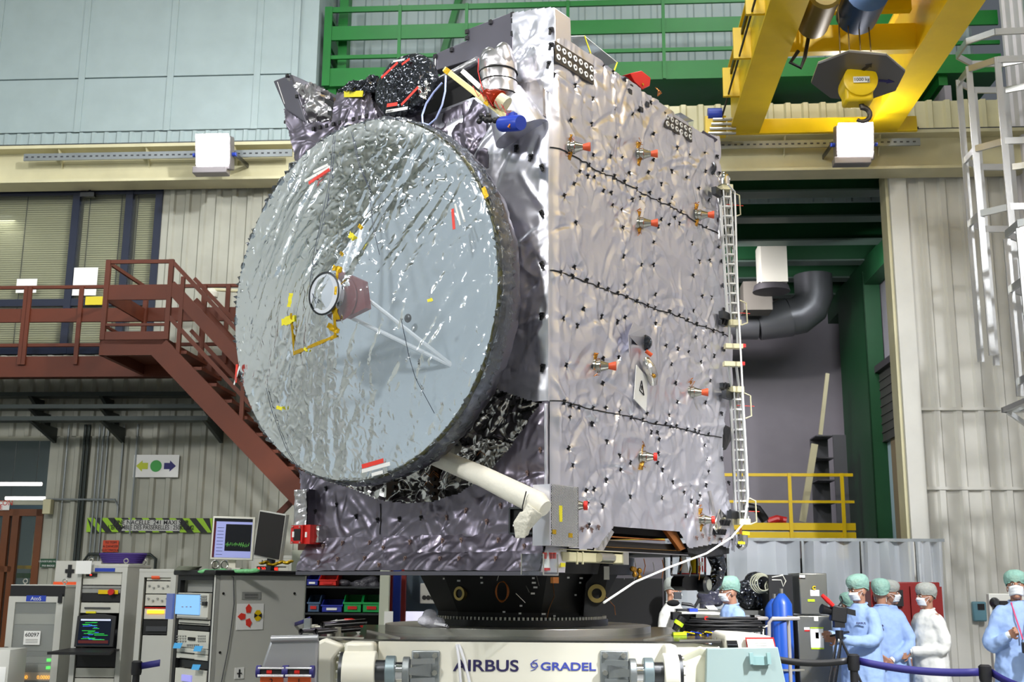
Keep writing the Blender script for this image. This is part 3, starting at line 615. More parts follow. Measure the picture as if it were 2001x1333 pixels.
# roller door opening and bright room behind
a = hrx(PXW, 1720, 900).y; b = WY+3.4
DR = thing('door_2', RM @ Matrix.Translation((PXW, (a+b)/2, 0)), kind='structure')
zt = hrx(PXW, 1730, 730).z
bx(RM, (PXW-.12, b-3, zt-1.25), (PXW-.02, a, zt), 'roller_shutter', M('shutter_dark', '42423f', .5, 0, .05, 12), DR)
for k in range(8): bx(RM, (PXW-.135, b-3, zt-1.25+k*.155), (PXW-.12, a, zt-1.22+k*.155), 'shutter_slat', 'shutter_dark', DR)
bx(RM, (PXW-.2, a-.12, 0), (PXW-.02, a+.08, zt+.1), 'door_jamb', M('jamb_dark', '3d3b3e', .5), DR)
bx(RM, (PXW-.2, b-3, zt), (PXW-.02, a+.08, zt+.12), 'lintel', 'jamb_dark', DR)
bx(RM, (PXW-.05, b-3, .02), (PXW-.02, a-.12, zt-1.25), 'bright_room_wall', M('room_blue', 'a9c4cc', .6), DR)
m0 = max(hrx(PXW-.06, 1752, 1000).y, WY+1.6)
bx(RM, (PXW-.09, m0-.8, .02), (PXW-.05, m0, zt-1.25), 'cream_panel', M('panel_tan', '8d7f63', .5), DR)
area('portal_room_light', tuple(RM @ Vector((4.5, 18.5, 6.9))), tuple(RM @ Vector((6, 23, 2))), .8, 60, (.95, .97, 1))
area('portal_room_light', tuple(RM @ Vector((1.8, 19, 6.9))), tuple(RM @ Vector((3.5, 23.8, 3.5))), .8, 160, (1, .95, 1))
# ducts
D = thing('air_duct', RM @ Matrix.Translation((4, 25, 5)), 'big grey galvanised air duct elbow in the portal room', 'duct')
dyv = 21.4; p = lambda x, y: hr(dyv, x, y)
dm = M('duct_dark', '76787c', .4, .5, .05, 10)
a = p(1445, 635); b = p(1480, 635); c = p(1540, 620)
MB(RM).cyl((a.x-2, dyv, a.z), (b.x, dyv, b.z), .28, n=20).build('round_duct', dm, D)
MB(RM).lathe((b.x, dyv, b.z), (c.x, dyv, c.z-.0), [(0, .3), (1, .38)], 20).build('reducer', dm, D)
MB(RM).tube([(c.x, dyv, c.z), (c.x+.2, dyv, c.z+.03), (c.x+.42, dyv, c.z+.2), (c.x+.5, dyv, c.z+.42), (c.x+.5, dyv, pc-.15)], .36, 20).build('elbow', dm, D)
D2 = thing('air_vent', RM @ Matrix.Translation((4, 23, 6)), 'white boxy air vent hanging below the green beams', 'air vent')
a, b = hr(19.5, 1487, 503), hr(19.5, 1540, 550)
bx(RM, (a.x, 19.5, b.z), (b.x, 20.1, a.z+.3), 'plenum', 'white_paint', D2)
c = hr(19.8, 1507, 560); MB(RM).lathe((c.x, 19.8, c.z+.12), (c.x, 19.8, c.z-.1), [(0, .16), (.5, .3), (1, .33)], 20).build('diffuser', 'jamb_dark', D2)
a, b = hr(20.4, 1452, 550), hr(20.4, 1510, 605); bx(RM, (a.x, 20.4, b.z), (b.x, 20.9, a.z), 'duct_box', M('duct_tan', '77736a', .5), D2)
# yellow gallery
YG = thing('yellow_gallery', RM @ Matrix.Translation((2.5, 22, 2)), 'yellow steel platform with thin railing in the portal room', 'platform')
gy2 = 20.2; zz = lambda y: hr(gy2, 1550, y).z; x0, x1 = -3.0, hr(gy2, 1668, 950).x
for nm, a, b in (('edge_beam', 1057, 1040), ('edge_beam', 1036, 1022), ('handrail', 931, 925), ('mid_rail', 983, 978)):
    bx(RM, (x0, gy2, zz(a)), (x1, gy2+.06, zz(b)), nm, 'yellow_paint', YG)
bx(RM, (x0, gy2+.05, zz(1040)), (x1, gy2+1.8, zz(1036)), 'deck', 'galvanised', YG)
for x in (1280, 1545, 1648): c = hr(gy2, x, 1000).x; bx(RM, (c-.03, gy2-.03, zz(1057)), (c+.03, gy2, zz(925)), 'post', 'yellow_paint', YG)
for x in (x0+.3, x1-.2): bx(RM, (x-.08, gy2+.1, 0), (x+.08, gy2+.26, zz(1057)), 'support_leg', 'yellow_paint', YG)
SH = thing('grey_shelf', RM @ Matrix.Translation((5.7, 23, 3)), 'tall narrow grey shelf unit standing on the yellow platform', 'shelf')
a, b = hr(21.3, 1595, 850), hr(21.3, 1662, 1025); gr = M('shelf_grey', '55565a', .5)
bx(RM, (a.x+.3, 21.3, b.z), (b.x, 21.34, a.z), 'side_panel', gr, SH); bx(RM, (a.x, 21.9, b.z), (a.x+.33, 21.94, a.z), 'back_panel', gr, SH)
for k in range(5): z = b.z+(a.z-b.z)*k/4; bx(RM, (a.x, 21.34, z-.02), (a.x+.32, 21.9, z), 'shelf_board', gr, SH)
a, b = hr(21.2, 1568, 1020), hr(21.2, 1592, 868); MB(RM).bar((a.x, 21.2, a.z), (b.x, 21.2, b.z), .12, .05).build('leaning_board', 'cream_paint', label='long pale board leaning beside the grey shelf', cat='board')
a, b = hr(21.6, 1603, 850), hr(21.6, 1617, 730); MB(RM).bar((a.x, 21.6, a.z), (b.x, 21.6, b.z), .07, .05).build('upright_lath', 'cream_paint', label='thin upright lath rising behind the grey shelf', cat='board')
p = lambda x, y: tuple(hr(20.8, x, y)); 
MB(RM).tube([p(1440, 1010), p(1462, 990), p(1480, 995), p(1496, 1018)], .08, 10).build('black_hose', 'black_plastic', label='thick black hose lying on the yellow platform', cat='hose')
MB(RM).tube([p(1500, 1020), p(1518, 1014), p(1536, 1018)], .07, 10).build('red_bundle', 'red_paint', label='red rolled bundle on the yellow platform', cat='bundle')
# --- transparent tent screens
TY = 15.3
xs = [hr(TY, x, 1100).x for x in (1300, 1420, 1567, 1683, 1790, 1848)]
z1 = hr(TY, 1600, 1058).z
for i in range(5):
    a, b = xs[i]+.03, xs[i+1]-.03; P = []
    for r in range(9):
        z = z1*r/8; P.append([(a+(b-a)*k/12, TY+(.05*math.sin(k*1.3+i)+.03*math.sin(r*1.1+k*.7)), z) for k in range(13)])
    t = MB(RM).grid(P).build('tent_screen', 'tent_film', label=['clear plastic screen farthest left behind the cameraman in white', 'wide clear plastic screen behind the man in blue at the bench', 'clear plastic screen above the grey steel cabinets', 'dark clear plastic screen above the two gowned people', 'narrow clear plastic screen beside the white jamb'][i], cat='screen', group='tent screens')
    fr = MB(RM); fr.box(a-.03, TY-.02, z1, b+.03, TY+.02, z1+.04); fr.box(a-.03, TY-.02, 0, a, TY+.02, z1); fr.build('screen_frame', 'galvanised', t)
bx(RM, (-1.6, 14.5, 0), (.9, 14.55, hr(14.5, 1200, 1130).z), 'black_curtain', M('curtain_black', '060607', .8), label='black curtain hanging behind the black adapter', cat='curtain')
bx(RM, (xs[0], 15.6, 0), (PXR-.3, 15.7, 2.0), 'partition', M('partition_dark', '33332f', .5), label='low dark partition behind the gowned group', cat='partition')
# ================================================================== THE SATELLITE
SAT = thing('satellite', SM @ Matrix.Translation((1.2, 1.13, 1.9)), 'huge foil-wrapped telecommunications satellite with round dish on a white dolly', 'satellite')
def noise2(X, Y, seed, cell):
    r = np.random.RandomState(seed); g = r.rand(64, 64); x = X/cell+100; y = Y/cell+100
    xi = np.floor(x).astype(int); yi = np.floor(y).astype(int); fx = x-xi; fy = y-yi; fx = fx*fx*(3-2*fx); fy = fy*fy*(3-2*fy)
    a = g[xi % 64, yi % 64]; b = g[(xi+1) % 64, yi % 64]; c = g[xi % 64, (yi+1) % 64]; d = g[(xi+1) % 64, (yi+1) % 64]
    return (a*(1-fx)+b*fx)*(1-fy)+(c*(1-fx)+d*fx)*fy
def foil_h(X, Y, pins, seed, amp, folds=120, flen=.3, star=1, ridge=1, fw=.03):
    r = np.random.RandomState(seed); h = np.zeros_like(X)
    if len(pins):
        P = np.array(pins); d1 = np.full(X.shape, 9.); th = np.zeros_like(X); ph = np.zeros_like(X); kk = np.zeros_like(X)
        for i, (a, b) in enumerate(P):
            dx = X-a; dy = Y-b; d = np.sqrt(dx*dx+dy*dy); m = d < d1
            d1[m] = d[m]; th[m] = np.arctan2(dy, dx)[m]; ph[m] = r.rand(); kk[m] = r.randint(3, 6)
        h += amp*np.minimum(d1/.14, 1)**.6
        t = (th/(2*math.pi)*kk+ph+.12*noise2(X, Y, seed+9, .05)) % 1
        h += star*amp*.62*np.abs(2*t-1)*np.minimum(d1/.02, 1)*np.exp(-d1/.11)
    x0, x1, y0, y1 = X.min(), X.max(), Y.min(), Y.max()
    for i in range(folds):
        a, b = x0+(x1-x0)*r.rand(), y0+(y1-y0)*r.rand(); ang = r.normal(.9, .9); L = flen*(.3+r.rand()); w = fw*(.5+r.rand()*1.4)
        c, s = math.cos(ang), math.sin(ang); m = (np.abs(X-a) < L+w) & (np.abs(Y-b) < L+w)
        if not m.any(): continue
        al = (X[m]-a)*c+(Y[m]-b)*s; pe = -(X[m]-a)*s+(Y[m]-b)*c+.15*al*al/L
        h[m] += amp*r.choice([1, -1, .7])*.75*np.clip(1-np.abs(pe)/w, 0, 1)*np.clip(1-(al/L)**2, 0, 1)
    for cell, k in ((.3, .9), (.13, .5), (.055, .16)):
        n = noise2(X+.3*noise2(X, Y, seed+5, .4), Y, seed+int(cell*100), cell); h += ridge*amp*k*(1-np.abs(2*n-1))
    return h
def inpoly(X, Y, poly):
    c = np.zeros(X.shape, bool); n = len(poly)
    for i in range(n):
        (x0, y0), (x1, y1) = poly[i], poly[i-1]
        if y0 == y1: continue
        c ^= ((Y < max(y0, y1)) & (Y >= min(y0, y1))) & (X < (x1-x0)*(Y-y0)/(y1-y0)+x0)
    return c
def foil(name, mat, org, e1, e2, poly, pins=(), seed=1, amp=.012, res=.012, holes=(), parent=SAT, F=SM, edge=True, ang=60, curve=None, fade=None, **kw):
    """crumpled sheet: points org + a*e1 + b*e2, polygon in (a,b); bulges along e1 x e2"""
    org, e1, e2 = Vector(org), Vector(e1), Vector(e2); n = e1.cross(e2).normalized()
    xs = [p[0] for p in poly]; ys = [p[1] for p in poly]
    A = np.arange(min(xs), max(xs)+res, res); B = np.arange(min(ys), max(ys)+res, res); X, Y = np.meshgrid(A, B)
    h = foil_h(X, Y, list(pins), seed, amp, **kw)
    if fade: h = h*np.clip(fade*X/.06, 0, 1)**.7
    Xc = (X[:-1, :-1]+X[1:, 1:])/2; Yc = (Y[:-1, :-1]+Y[1:, 1:])/2; m = inpoly(Xc, Yc, poly)
    for hp in holes: m &= ~inpoly(Xc, Yc, hp)
    O, a, b, c = [np.array(v) for v in (org, e1, e2, n)]
    V = O+X[..., None]*a+Y[..., None]*b+h[..., None]*c; nx = len(A); V = V.reshape(-1, 3)
    ii, jj = np.nonzero(m); q = ii*nx+jj; Fq = np.stack([q, q+1, q+nx+1, q+nx], 1)
    used = np.unique(Fq); mp = np.zeros(len(V), int); mp[used] = np.arange(len(used))
    b_ = MB(F); b_.add(V[used].tolist(), mp[Fq].tolist())
    o = b_.build(name, mat, parent, ang=ang)
    def at(x, y):
        i = min(max(int(round((y-B[0])/res)), 0), len(B)-1); j = min(max(int(round((x-A[0])/res)), 0), len(A)-1)
        return org+e1*x+e2*y+n*float(h[i, j])
    return o, at
# dark core under the foil, put in to block light
core = MB(SM); core.box(.06, .1, 2.95, 2.38, 2.2, 5.15).box(.5, .1, 2.25, 2.38, 2.2, 2.95); core.build('light_block_core', M('core_dark', '17171a', .7), SAT)
# ---------- right face: a = u, b = z ; plane v = 0, outward = -v
def rf(x, y): p = hs(0, x, y); return (p.x, p.z)
RP = [rf(*p) for p in ((1072, 84), (1090, 76), (1150, 112), (1228, 165), (1300, 217), (1362, 262), (1400, 268))]
RP += [(2.40, 4.9), (2.40, 4.43), (2.47, 3.9), (2.50, 3.6), (2.48, 3.2), (2.30, 2.9), (2.28, 2.75), (2.30, 2.5), (2.40, 2.2), (2.44, 1.96), (2.43, 1.90)]
RP += [rf(*p) for p in ((1395, 1062), (1338, 1072), (1318, 1040), (1190, 1028), (1172, 1052), (1160, 1070), (1130, 1075))]+[(.0, 1.88)]
ZA = [(75,130),(75,235),(180,290),(270,358),(380,412),(477,440),(155,472),(270,490),(390,562),(587,543),(708,615),(772,653),(855,643),(40,585),(280,652),(360,660),(427,666),(588,677),(257,702),(327,730),(385,762),(465,746),(562,742),(690,735),(757,770),(857,737),(47,710),(202,740),(247,762),(283,767),(439,790),(500,828),(563,850),(625,803),(826,826),(48,797),(173,803),(122,865),(318,840),(361,850),(516,875),(469,885),(620,885),(692,873),(668,910),(380,912),(433,932),(50,907),(880,883),(727,947),(696,978),(628,985),(53,1015),(178,1005),(427,1030),(615,1022),(671,1014),(726,1007),(874,1028),(585,1107),(784,1110),(55,1108),(432,1178),(513,1225),(590,1221),(826,1205),(880,1200),(926,1130),(57,1225),(180,1235),(105,1262),(168,1280),(236,1303),(297,1324),(793,1280),(435,1330),(515,420),(328,190),(375,222),(430,262),(572,380)]
ZB = [(88,35),(148,53),(204,70),(256,88),(302,107),(345,125),(376,92),(384,143),(431,160),(477,180),(514,190),(514,130),(569,210),(620,225),(662,245),(688,203),(699,263),(735,277),(773,292),(815,305),(682,45),(723,138),(767,143),(47,100),(50,208),(50,297),(50,398),(52,477),(104,237),(193,195),(167,270),(277,227),(350,252),(380,233),(517,262),(563,360),(615,375),(659,388),(697,322),(739,365),(780,405),(720,432),(588,443),(117,447),(277,418),(349,412),(277,530),(606,527),(617,612),(577,672),(757,517),(744,613),(100,612),(134,628),(175,635),(230,640),(287,640),(348,655),(408,682),(458,692),(475,665),(519,705),(556,710),(583,722),(609,720),(653,735),(690,740),(714,745),(754,755),(122,683),(234,710),(295,790),(122,820),(140,897),(352,853),(403,883),(358,918),(293,963),(208,1010),(237,1003),(209,1068),(401,1037),(276,1080),(213,1165),(529,750),(498,747),(533,780),(521,843),(521,885),(546,917),(592,970),(540,1042),(639,1018),(674,1055),(646,1120),(705,1062),(719,1035),(743,985),(736,805),(751,868),(753,925)]
pins = [rf(1050+x/2.665, 60+y/2.665) for x, y in ZA if x > 60 or y > 180]+[rf(1050+x/2.2975, 520+y/2.2975) for x, y in ZB]
pins = [p for p in pins if p[0] > .005]
ro, rat = foil('right_foil_blanket', 'silver_foil', (0, 0, 0), (1, 0, 0), (0, 0, 1), RP, pins, 11, .0195, .0085, folds=220, flen=.22, fw=.03, fade=1, ridge=.8, star=1.9)
clip0 = None
def clip_at(p, parent, n=Vector((0, -1, 0)), e=Vector((1, 0, 0)), mat='black_plastic', s=1., F=SM, name='clip'):
    """small clip; n outward, e across"""
    global CLIPS
    up = n.cross(e); b = MB(F); p = Vector(p)
    b.obox(p+n*.006*s, e*.0105*s, up*.012*s, n*.006*s); b.obox(p+n*.012*s-up*.016*s, e*.006*s, up*.013*s, n*.004*s); b.cyl(p+n*.012*s, p+n*.024*s, .006*s, n=6)
    return b.build(name, mat, parent)
_cl = []
def clip_copy(p, frame_rot, parent, mat, name='clip', s=1.):
    """clips share one mesh per colour"""
    k = (mat, name)
    if k not in CL:
        b = MB(); b.obox((0, 0, .006), (.0105, 0, 0), (0, .012, 0), (0, 0, .006)); b.obox((0, -.016, .012), (.006, 0, 0), (0, .013, 0), (0, 0, .004)); b.cyl((0, 0, .012), (0, 0, .024), .006, n=6)
        o = b.build(name, mat, None); me = o.data; bpy.data.objects.remove(o)
        A = np.array([v.co for v in me.vertices]); CL[k] = me
    o = bpy.data.objects.new(name, CL[k]); C.objects.link(o); o.parent = parent
    o.matrix_local = WM[parent].inverted() @ SM @ Matrix.Translation(p) @ frame_rot @ Matrix.Rotation(random.uniform(-.35, .35), 4, 'Z') @ Matrix.Scale(s, 4)
    return o
CL = {}
RROT = Matrix(((1, 0, 0, 0), (0, 0, -1, 0), (0, 1, 0, 0), (0, 0, 0, 1)))     # z -> -v  (right face)
FROT = Matrix(((0, 0, -1, 0), (-1, 0, 0, 0), (0, 1, 0, 0), (0, 0, 0, 1)))    # z -> -u  (front face)
for p in pins: clip_copy(rat(*p), RROT, ro, 'black_plastic', s=.88)
for z in (2.0, 2.2, 2.42, 2.6, 2.95, 3.12, 3.36, 3.48, 3.8, 4.0, 4.2, 4.55, 4.75, 4.95, 5.1):
    clip_copy(rat(2.26 if z < 3.0 and z > 2.5 else 2.36, z), RROT, ro, 'black_plastic', s=.88)
for zs in ((.0, 4.43, 2.38), (.0, 3.6, 2.47), (.0, 2.76, 2.27)):
    pts = [rat(a, zs[1]+.004*math.sin(a*9))+Vector((0, -.004, 0)) for a in np.arange(.0, zs[2], .02)]
    MB(SM).tube(pts, .0045, 5).build('seam', 'black_plastic', ro)
# ---------- front face: a = -v direction so that e1 x e2 = -u ; use a = -v
def ff(x, y, d=0): p = hf(d, x, y); return (-p.y, p.z)
FP = [ff(*p) for p in ((1072, 80), (1060, 90), (1015, 140), (950, 180), (900, 215), (830, 235), (720, 250), (700, 600), (860, 745), (955, 755), (1000, 770), (1040, 785))]+[(0, 2.76)]
fpins = [ff(*p) for p in ((1063, 235), (1063, 330), (1063, 420), (1063, 520), (1063, 620), (1063, 720), (1012, 292), (1040, 310), (985, 262), (1020, 480), (1010, 640), (1000, 720), (1040, 560))]
fo, fat = foil('front_foil_blanket', 'silver_foil', (0, 0, 0), (0, -1, 0), (0, 0, 1), FP, fpins, 23, .012, .010, folds=160, flen=.3, fw=.04, fade=-1)
for i, p in enumerate(fpins[:9]): clip_copy(fat(*p), FROT, fo, 'black_plastic', s=1.25)
LP = [ff(*p) for p in ((588, 918), (640, 940), (700, 958), (745, 978), (800, 984), (850, 981), (900, 966), (950, 935), (1000, 875), (1035, 825), (1060, 788))]+[(0, 2.76), (0, 2.05)]
sk = lambda x, y: ff(x, y)
LP += [ff(1060, 1046), ff(860, 1050), ff(605, 1052)]
lp = [ff(*p) for p in ((661, 987), (700, 1010), (741, 1017), (784, 1015), (828, 1013), (876, 1012), (915, 998), (955, 1020), (984, 989), (1032, 925), (1050, 965), (1014, 960), (620, 1000), (640, 955), (1030, 1010), (1060, 880))]
lo_, lat = foil('lower_front_blanket', 'violet_foil', (0, 0, 0), (0, -1, 0), (0, 0, 1), LP, lp, 31, .012, .010, folds=120, flen=.2, fw=.03, fade=-1)
for p in lp: clip_copy(lat(*p), FROT, lo_, 'clip_tan' if p[0] > -.9 else 'black_plastic', s=.85)
for x in (747, 1015):
    a = [lat(*ff(x, y))+Vector((-.004, 0, 0)) for y in range(985, 1046, 5)]; MB(SM).tube(a, .003, 5).build('seam', 'black_plastic', lo_)
# white lit folded corner edge of the lower panel
MB(SM).tube([lat(-.012, z)+Vector((-.006, 0, 0)) for z in np.arange(2.08, 2.76, .03)], .012, 6).build('folded_edge', 'silver_foil', lo_)
# two folded skirts under the front
def quadfoil(name, mat, P, seed, amp, folds, pins=(), **kw):
    """P: four S-local corners (bottom-left, bottom-right, top-right, top-left as seen from outside)"""
    P = [Vector(p) for p in P]; e1 = (P[1]-P[0]); w = e1.length; e1 = e1/w; e2 = P[3]-P[0]; e2 = e2-e1*e2.dot(e1); h = e2.length; e2 = e2/h
    poly = [((p-P[0]).dot(e1), (p-P[0]).dot(e2)) for p in P]
    o, at = foil(name, mat, P[0], e1, e2, poly, [(a*w, b*h) for a, b in pins], seed, amp, kw.pop('res', .01), folds=folds, **kw)
    return o, at, w, h
zt_, zm_, zb_ = hf(0, 800, 1049).z, hf(-.06, 800, 1084).z, hf(-.14, 800, 1118).z
vl = hf(0, 612, 1050).y; vl2 = hf(-.14, 582, 1118).y; vr2 = hf(-.14, 1058, 1118).y
pr = [(.07+i*.105+random.uniform(-.02, .02), random.choice([.3, .5, .65])) for i in range(9)]
s1, a1, w, h = quadfoil('upper_skirt_foil', 'violet_foil', [(-.07, vl+.02, zm_), (-.07, vr2+.03, zm_), (-.01, 0, zt_), (-.01, vl, zt_)], 41, .009, 45, pr, flen=.14, fw=.02)
for a, b in pr: clip_copy(a1(a*w, b*h), FROT, s1, 'clip_tan', s=.8)
s2, a2, w, h = quadfoil('lower_skirt_foil', 'violet_foil', [(-.15, vl2, zb_), (-.15, vr2, zb_), (-.07, vr2+.03, zm_+.004), (-.07, vl+.02, zm_+.004)], 43, .009, 40, pr, flen=.14, fw=.02)
for a, b in pr: clip_copy(a2(a*w, b*h), FROT, s2, 'clip_tan', s=.8)
MB(SM).obox((-.06, (vl2+vr2)/2, zb_-.008), (.10, 0, 0), (0, (vl2-vr2)/2, 0), (0, 0, .012)).build('skirt_bottom_fold', 'dark_foil', SAT)
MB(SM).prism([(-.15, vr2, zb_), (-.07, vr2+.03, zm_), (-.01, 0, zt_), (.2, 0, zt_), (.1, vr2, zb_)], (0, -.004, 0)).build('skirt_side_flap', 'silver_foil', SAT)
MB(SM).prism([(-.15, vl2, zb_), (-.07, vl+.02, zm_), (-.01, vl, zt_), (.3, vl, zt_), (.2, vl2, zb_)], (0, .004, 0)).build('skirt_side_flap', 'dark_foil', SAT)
# recess behind the dish: mirror crinkle foil and inner tracks
RP2 = [ff(*p, .35) for p in ((620, 960), (700, 985), (1040, 985), (1075, 760), (880, 700), (620, 800))]
foil('recess_foil', 'mirror_foil', (.35, 0, 0), (0, -1, 0), (0, 0, 1), RP2, [ff(*p, .35) for p in ((905, 830), (960, 810), (1000, 900), (940, 880), (1030, 850), (870, 860), (820, 960), (760, 950))], 51, .035, .011, folds=160, flen=.2, fw=.03)
for x in (772, 850):
    a = hf(.3, x-12, 975); b = hf(.3, x+12, 920)
    t = MB(SM).box(.27, a.y, a.z-.1, .31, b.y, b.z+.1).build('inner_track', M('track_brown', '3a2410', .4, .3), SAT)
    for k in range(5): MB(SM).cyl((.255, (a.y*.3+b.y*.7), a.z-.02+k*.05), (.27, (a.y*.3+b.y*.7), a.z-.02+k*.05), .013, n=8).build('track_knob', 'black_plastic', t)
for i in range(16):
    p = hf(.1+.2*random.random(), 690+random.random()*330, 880+random.random()*95)
    MB(SM).tube([p, p+Vector((-.02, .03, .03)), p+Vector((-.03, .05, .0))], .003, 5).build('loose_wire', 'copper', SAT)
# ---------- the big dish
A0 = hf(-.5, 698.4, 583.6); DM = SM @ Matrix.Translation(A0) @ Matrix.Rotation(R(-3.2), 4, 'Y')
hd = lambda u, x, y: hit(DM, 0, u, x, y)
dd = 0; dc = Vector((0, 0, 0)); DISH = MB(DM); P = []
def dpt(r, th, x=0): return dc+Vector((x, -r*math.cos(th), r*math.sin(th)))
n = 96
prof = [(0, .27), (.2, .262), (.45, .235), (.7, .18), (.9, .12), (1.06, .06), (1.17, .012)]
for r, x in prof: P.append([dpt(r, 2*math.pi*k/n, x) for k in range(n)])
P += [[dpt(r, 2*math.pi*k/n, x) for k in range(n)] for r, x in ((1.192, 0), (1.192, .03), (1.1, .1), (.7, .25), (.3, .32), (0.01, .33))]
dish = DISH.grid(P, closed=True).build('dish_reflector', M('dish_grey', 'aab6bf', .45, 0, .02, 40, .06, 2), SAT, ang=30)
def fat_torus(R0, x, r, seed, amp, mat, name, nseg=360, nc=10, sx=1.):
    rs = np.random.RandomState(seed); vs = []
    nz = rs.rand(nseg, nc)
    for i in range(nseg):
        th = 2*math.pi*i/nseg; row = []
        for j in range(nc):
            f = 2*math.pi*j/nc; rr = r*(1+amp*(nz[i, j]-.5)+amp*.5*(nz[(i//4)*4 % nseg, j]-.5))
            row.append(dpt(R0+rr*math.cos(f), th, x+rr*sx*math.sin(f)))
        vs.append(row)
    vs.append(vs[0]); return MB(DM).grid(vs, closed=True).build(name, mat, dish, ang=50)
fat_torus(1.196, .0, .014, 3, .4, M('rim_olive', '4c4a2c', .35, .3), 'rim', 240, 8)
fat_torus(1.205, .05, .022, 5, .8, 'edge_film', 'wrinkled_film_collar', 420, 10, 3.2)
fat_torus(1.18, .13, .035, 6, .3, 'dark_foil', 'rear_skirt', 200, 8, 2.4)
MB(DM).lathe(dc+Vector((.1, 0, 0)), dc+Vector((.5, 0, 0)), [(0, 1.15), (.4, .97), (1, .5)], 48, cap=False).build('dish_backing', 'dark_foil', dish)
# sub-reflector on three struts, seen through the film
hub = hd(dd-.30, 640, 575)
feet = [hd(dd+.2, *p) for p in ((750, 322), (550, 732), (896, 718))]
st = M('strut_white', 'dfe4ea', .4)
for i, f in enumerate(feet):
    f = Vector((dd+.16, f.y, f.z))
    MB(DM).ball(f, (.02, .035, .035), 12, 8).build('strut_foot', 'dark_steel', dish)
    for s in ((0, .02, -.08), (0, -.13, .06)):
        MB(DM).cyl(f+Vector((-.01, 0, 0)), hub+Vector(s)+Vector((.05, 0, 0)), .015, .013, 8).build('strut', st, dish)
MB(DM).ball(Vector((dd+.17, hd(dd+.17, 797, 622).y, hd(dd+.17, 797, 622).z)), (.015, .03, .03), 12, 8).build('strut_foot', 'dark_steel', dish)
MB(DM).lathe(hub+Vector((.05, 0, 0)), hub+Vector((-.03, 0, 0)), [(0, .05), (.1, .11), (.7, .135), (1, .13)], 28).build('sub_reflector', M('sub_white', 'c9ced6', .35), dish)
MB(DM).lathe(hub+Vector((-.028, 0, 0)), hub+Vector((-.036, 0, 0)), [(0, .13), (.5, .142), (1, .13)], 28, cap=False).build('sub_ring', 'dark_steel', dish)
MB(DM).lathe(hub+Vector((.12, -.06, -.03)), hub+Vector((.05, -.06, -.03)), [(0, .07), (.3, .12), (1, .15)], 20).build('feed_bracket', M('feed_red', '6e1420', .4), dish)
MB(DM).prism([hub+Vector((.06, -.02, .17)), hub+Vector((.06, -.25, .06)), hub+Vector((.06, -.28, -.12)), hub+Vector((.06, -.1, -.16))], (.05, 0, 0)).build('feed_plate', 'feed_red', dish)
for k in range(4):
    a = R(35+k*90); q = hub+Vector((0, .13*math.cos(a), .13*math.sin(a))); MB(DM).ball(q, .02, 8, 6).build('sub_bolt', 'dark_steel', dish)
# film stretched from the rim over the hub
rs_ = np.arange(0.0, 1.2001, .015); nt_ = 300; TH = np.arange(nt_)*2*math.pi/nt_
RR, TT = np.meshgrid(rs_, TH, indexing='ij'); YY = -RR*np.cos(TT); ZZ = RR*np.sin(TT)
hy_, hz_ = hub.y-dc.y, hub.z-dc.z
dh = np.sqrt((YY-hy_)**2+(ZZ-hz_)**2); edge = np.clip((1.2-RR)/1.2, 0, 1)
tent = .33*np.clip(1-dh/1.15, 0, 1)**1.25*np.minimum(1, edge*6)
rg = np.random.RandomState(77); wr = foil_h(YY, ZZ, [], 78, .006, folds=0)
for i in range(130):     # long diagonal tension wrinkles
    a, b = rg.uniform(-1.1, 1.1), rg.uniform(-1.1, 1.1); ang = rg.normal(1.02, .22); Ln = rg.uniform(.2, .8); w = rg.uniform(.012, .05)
    c, s = -math.cos(ang), math.sin(ang); al = (YY-a)*c+(ZZ-b)*s; pe = -(YY-a)*s+(ZZ-b)*c
    wr = wr+.008*rg.choice([1, -1])*np.clip(1-np.abs(pe)/w, 0, 1)*np.clip(1-(al/Ln)**2, 0, 1)
hfl = tent+.03+wr*np.minimum(1, edge*12)
P = [[dc+Vector((-hfl[i, j], YY[i, j], ZZ[i, j])) for j in range(nt_)] for i in range(len(rs_))]
film = MB(DM).grid(P, closed=True).build('clear_film_cover', 'clear_film', dish, ang=60)
def onfilm(x, y, lift=.004):
    p = hd(dd-.1, x, y)
    for _ in range(6):
        r = math.hypot(p.y-dc.y, p.z-dc.z); th = math.atan2(p.z-dc.z, -(p.y-dc.y)) % (2*math.pi)
        i = min(int(r/.015), len(rs_)-1); j = int(th/(2*math.pi)*nt_) % nt_; d = float(hfl[i, j]); p = hd(dd-d-lift, x, y)
    return p
def ribbon(name, mat, pts, w, parent, fn, wj=0, F=None):
    q = [fn(*p) for p in pts]; vs = []; b = MB(F or DM)
    for i, p in enumerate(q):
        t = (q[min(i+1, len(q)-1)]-q[max(i-1, 0)]).normalized(); s = t.cross(Vector((1, 0, 0))).normalized()*(w/2*(1+random.uniform(-wj, wj)))
        vs += [p-s, p+s, p+s+Vector((.002, 0, 0)), p-s+Vector((.002, 0, 0))]
    fs = []
    for i in range(len(q)-1):
        for k in range(4): fs.append((i*4+k, i*4+(k+1) % 4, i*4+4+(k+1) % 4, i*4+4+k))
    fs += [(0, 1, 2, 3), tuple(len(vs)-4+k for k in (3, 2, 1, 0))]
    return b.add(vs, fs).build(name, mat, parent)
def seg(pts, n=6):
    o = []
    for (a, b), (c, d) in zip(pts, pts[1:]): o += [(a+(c-a)*k/n, b+(d-b)*k/n) for k in range(n)]
    return o+[pts[-1]]
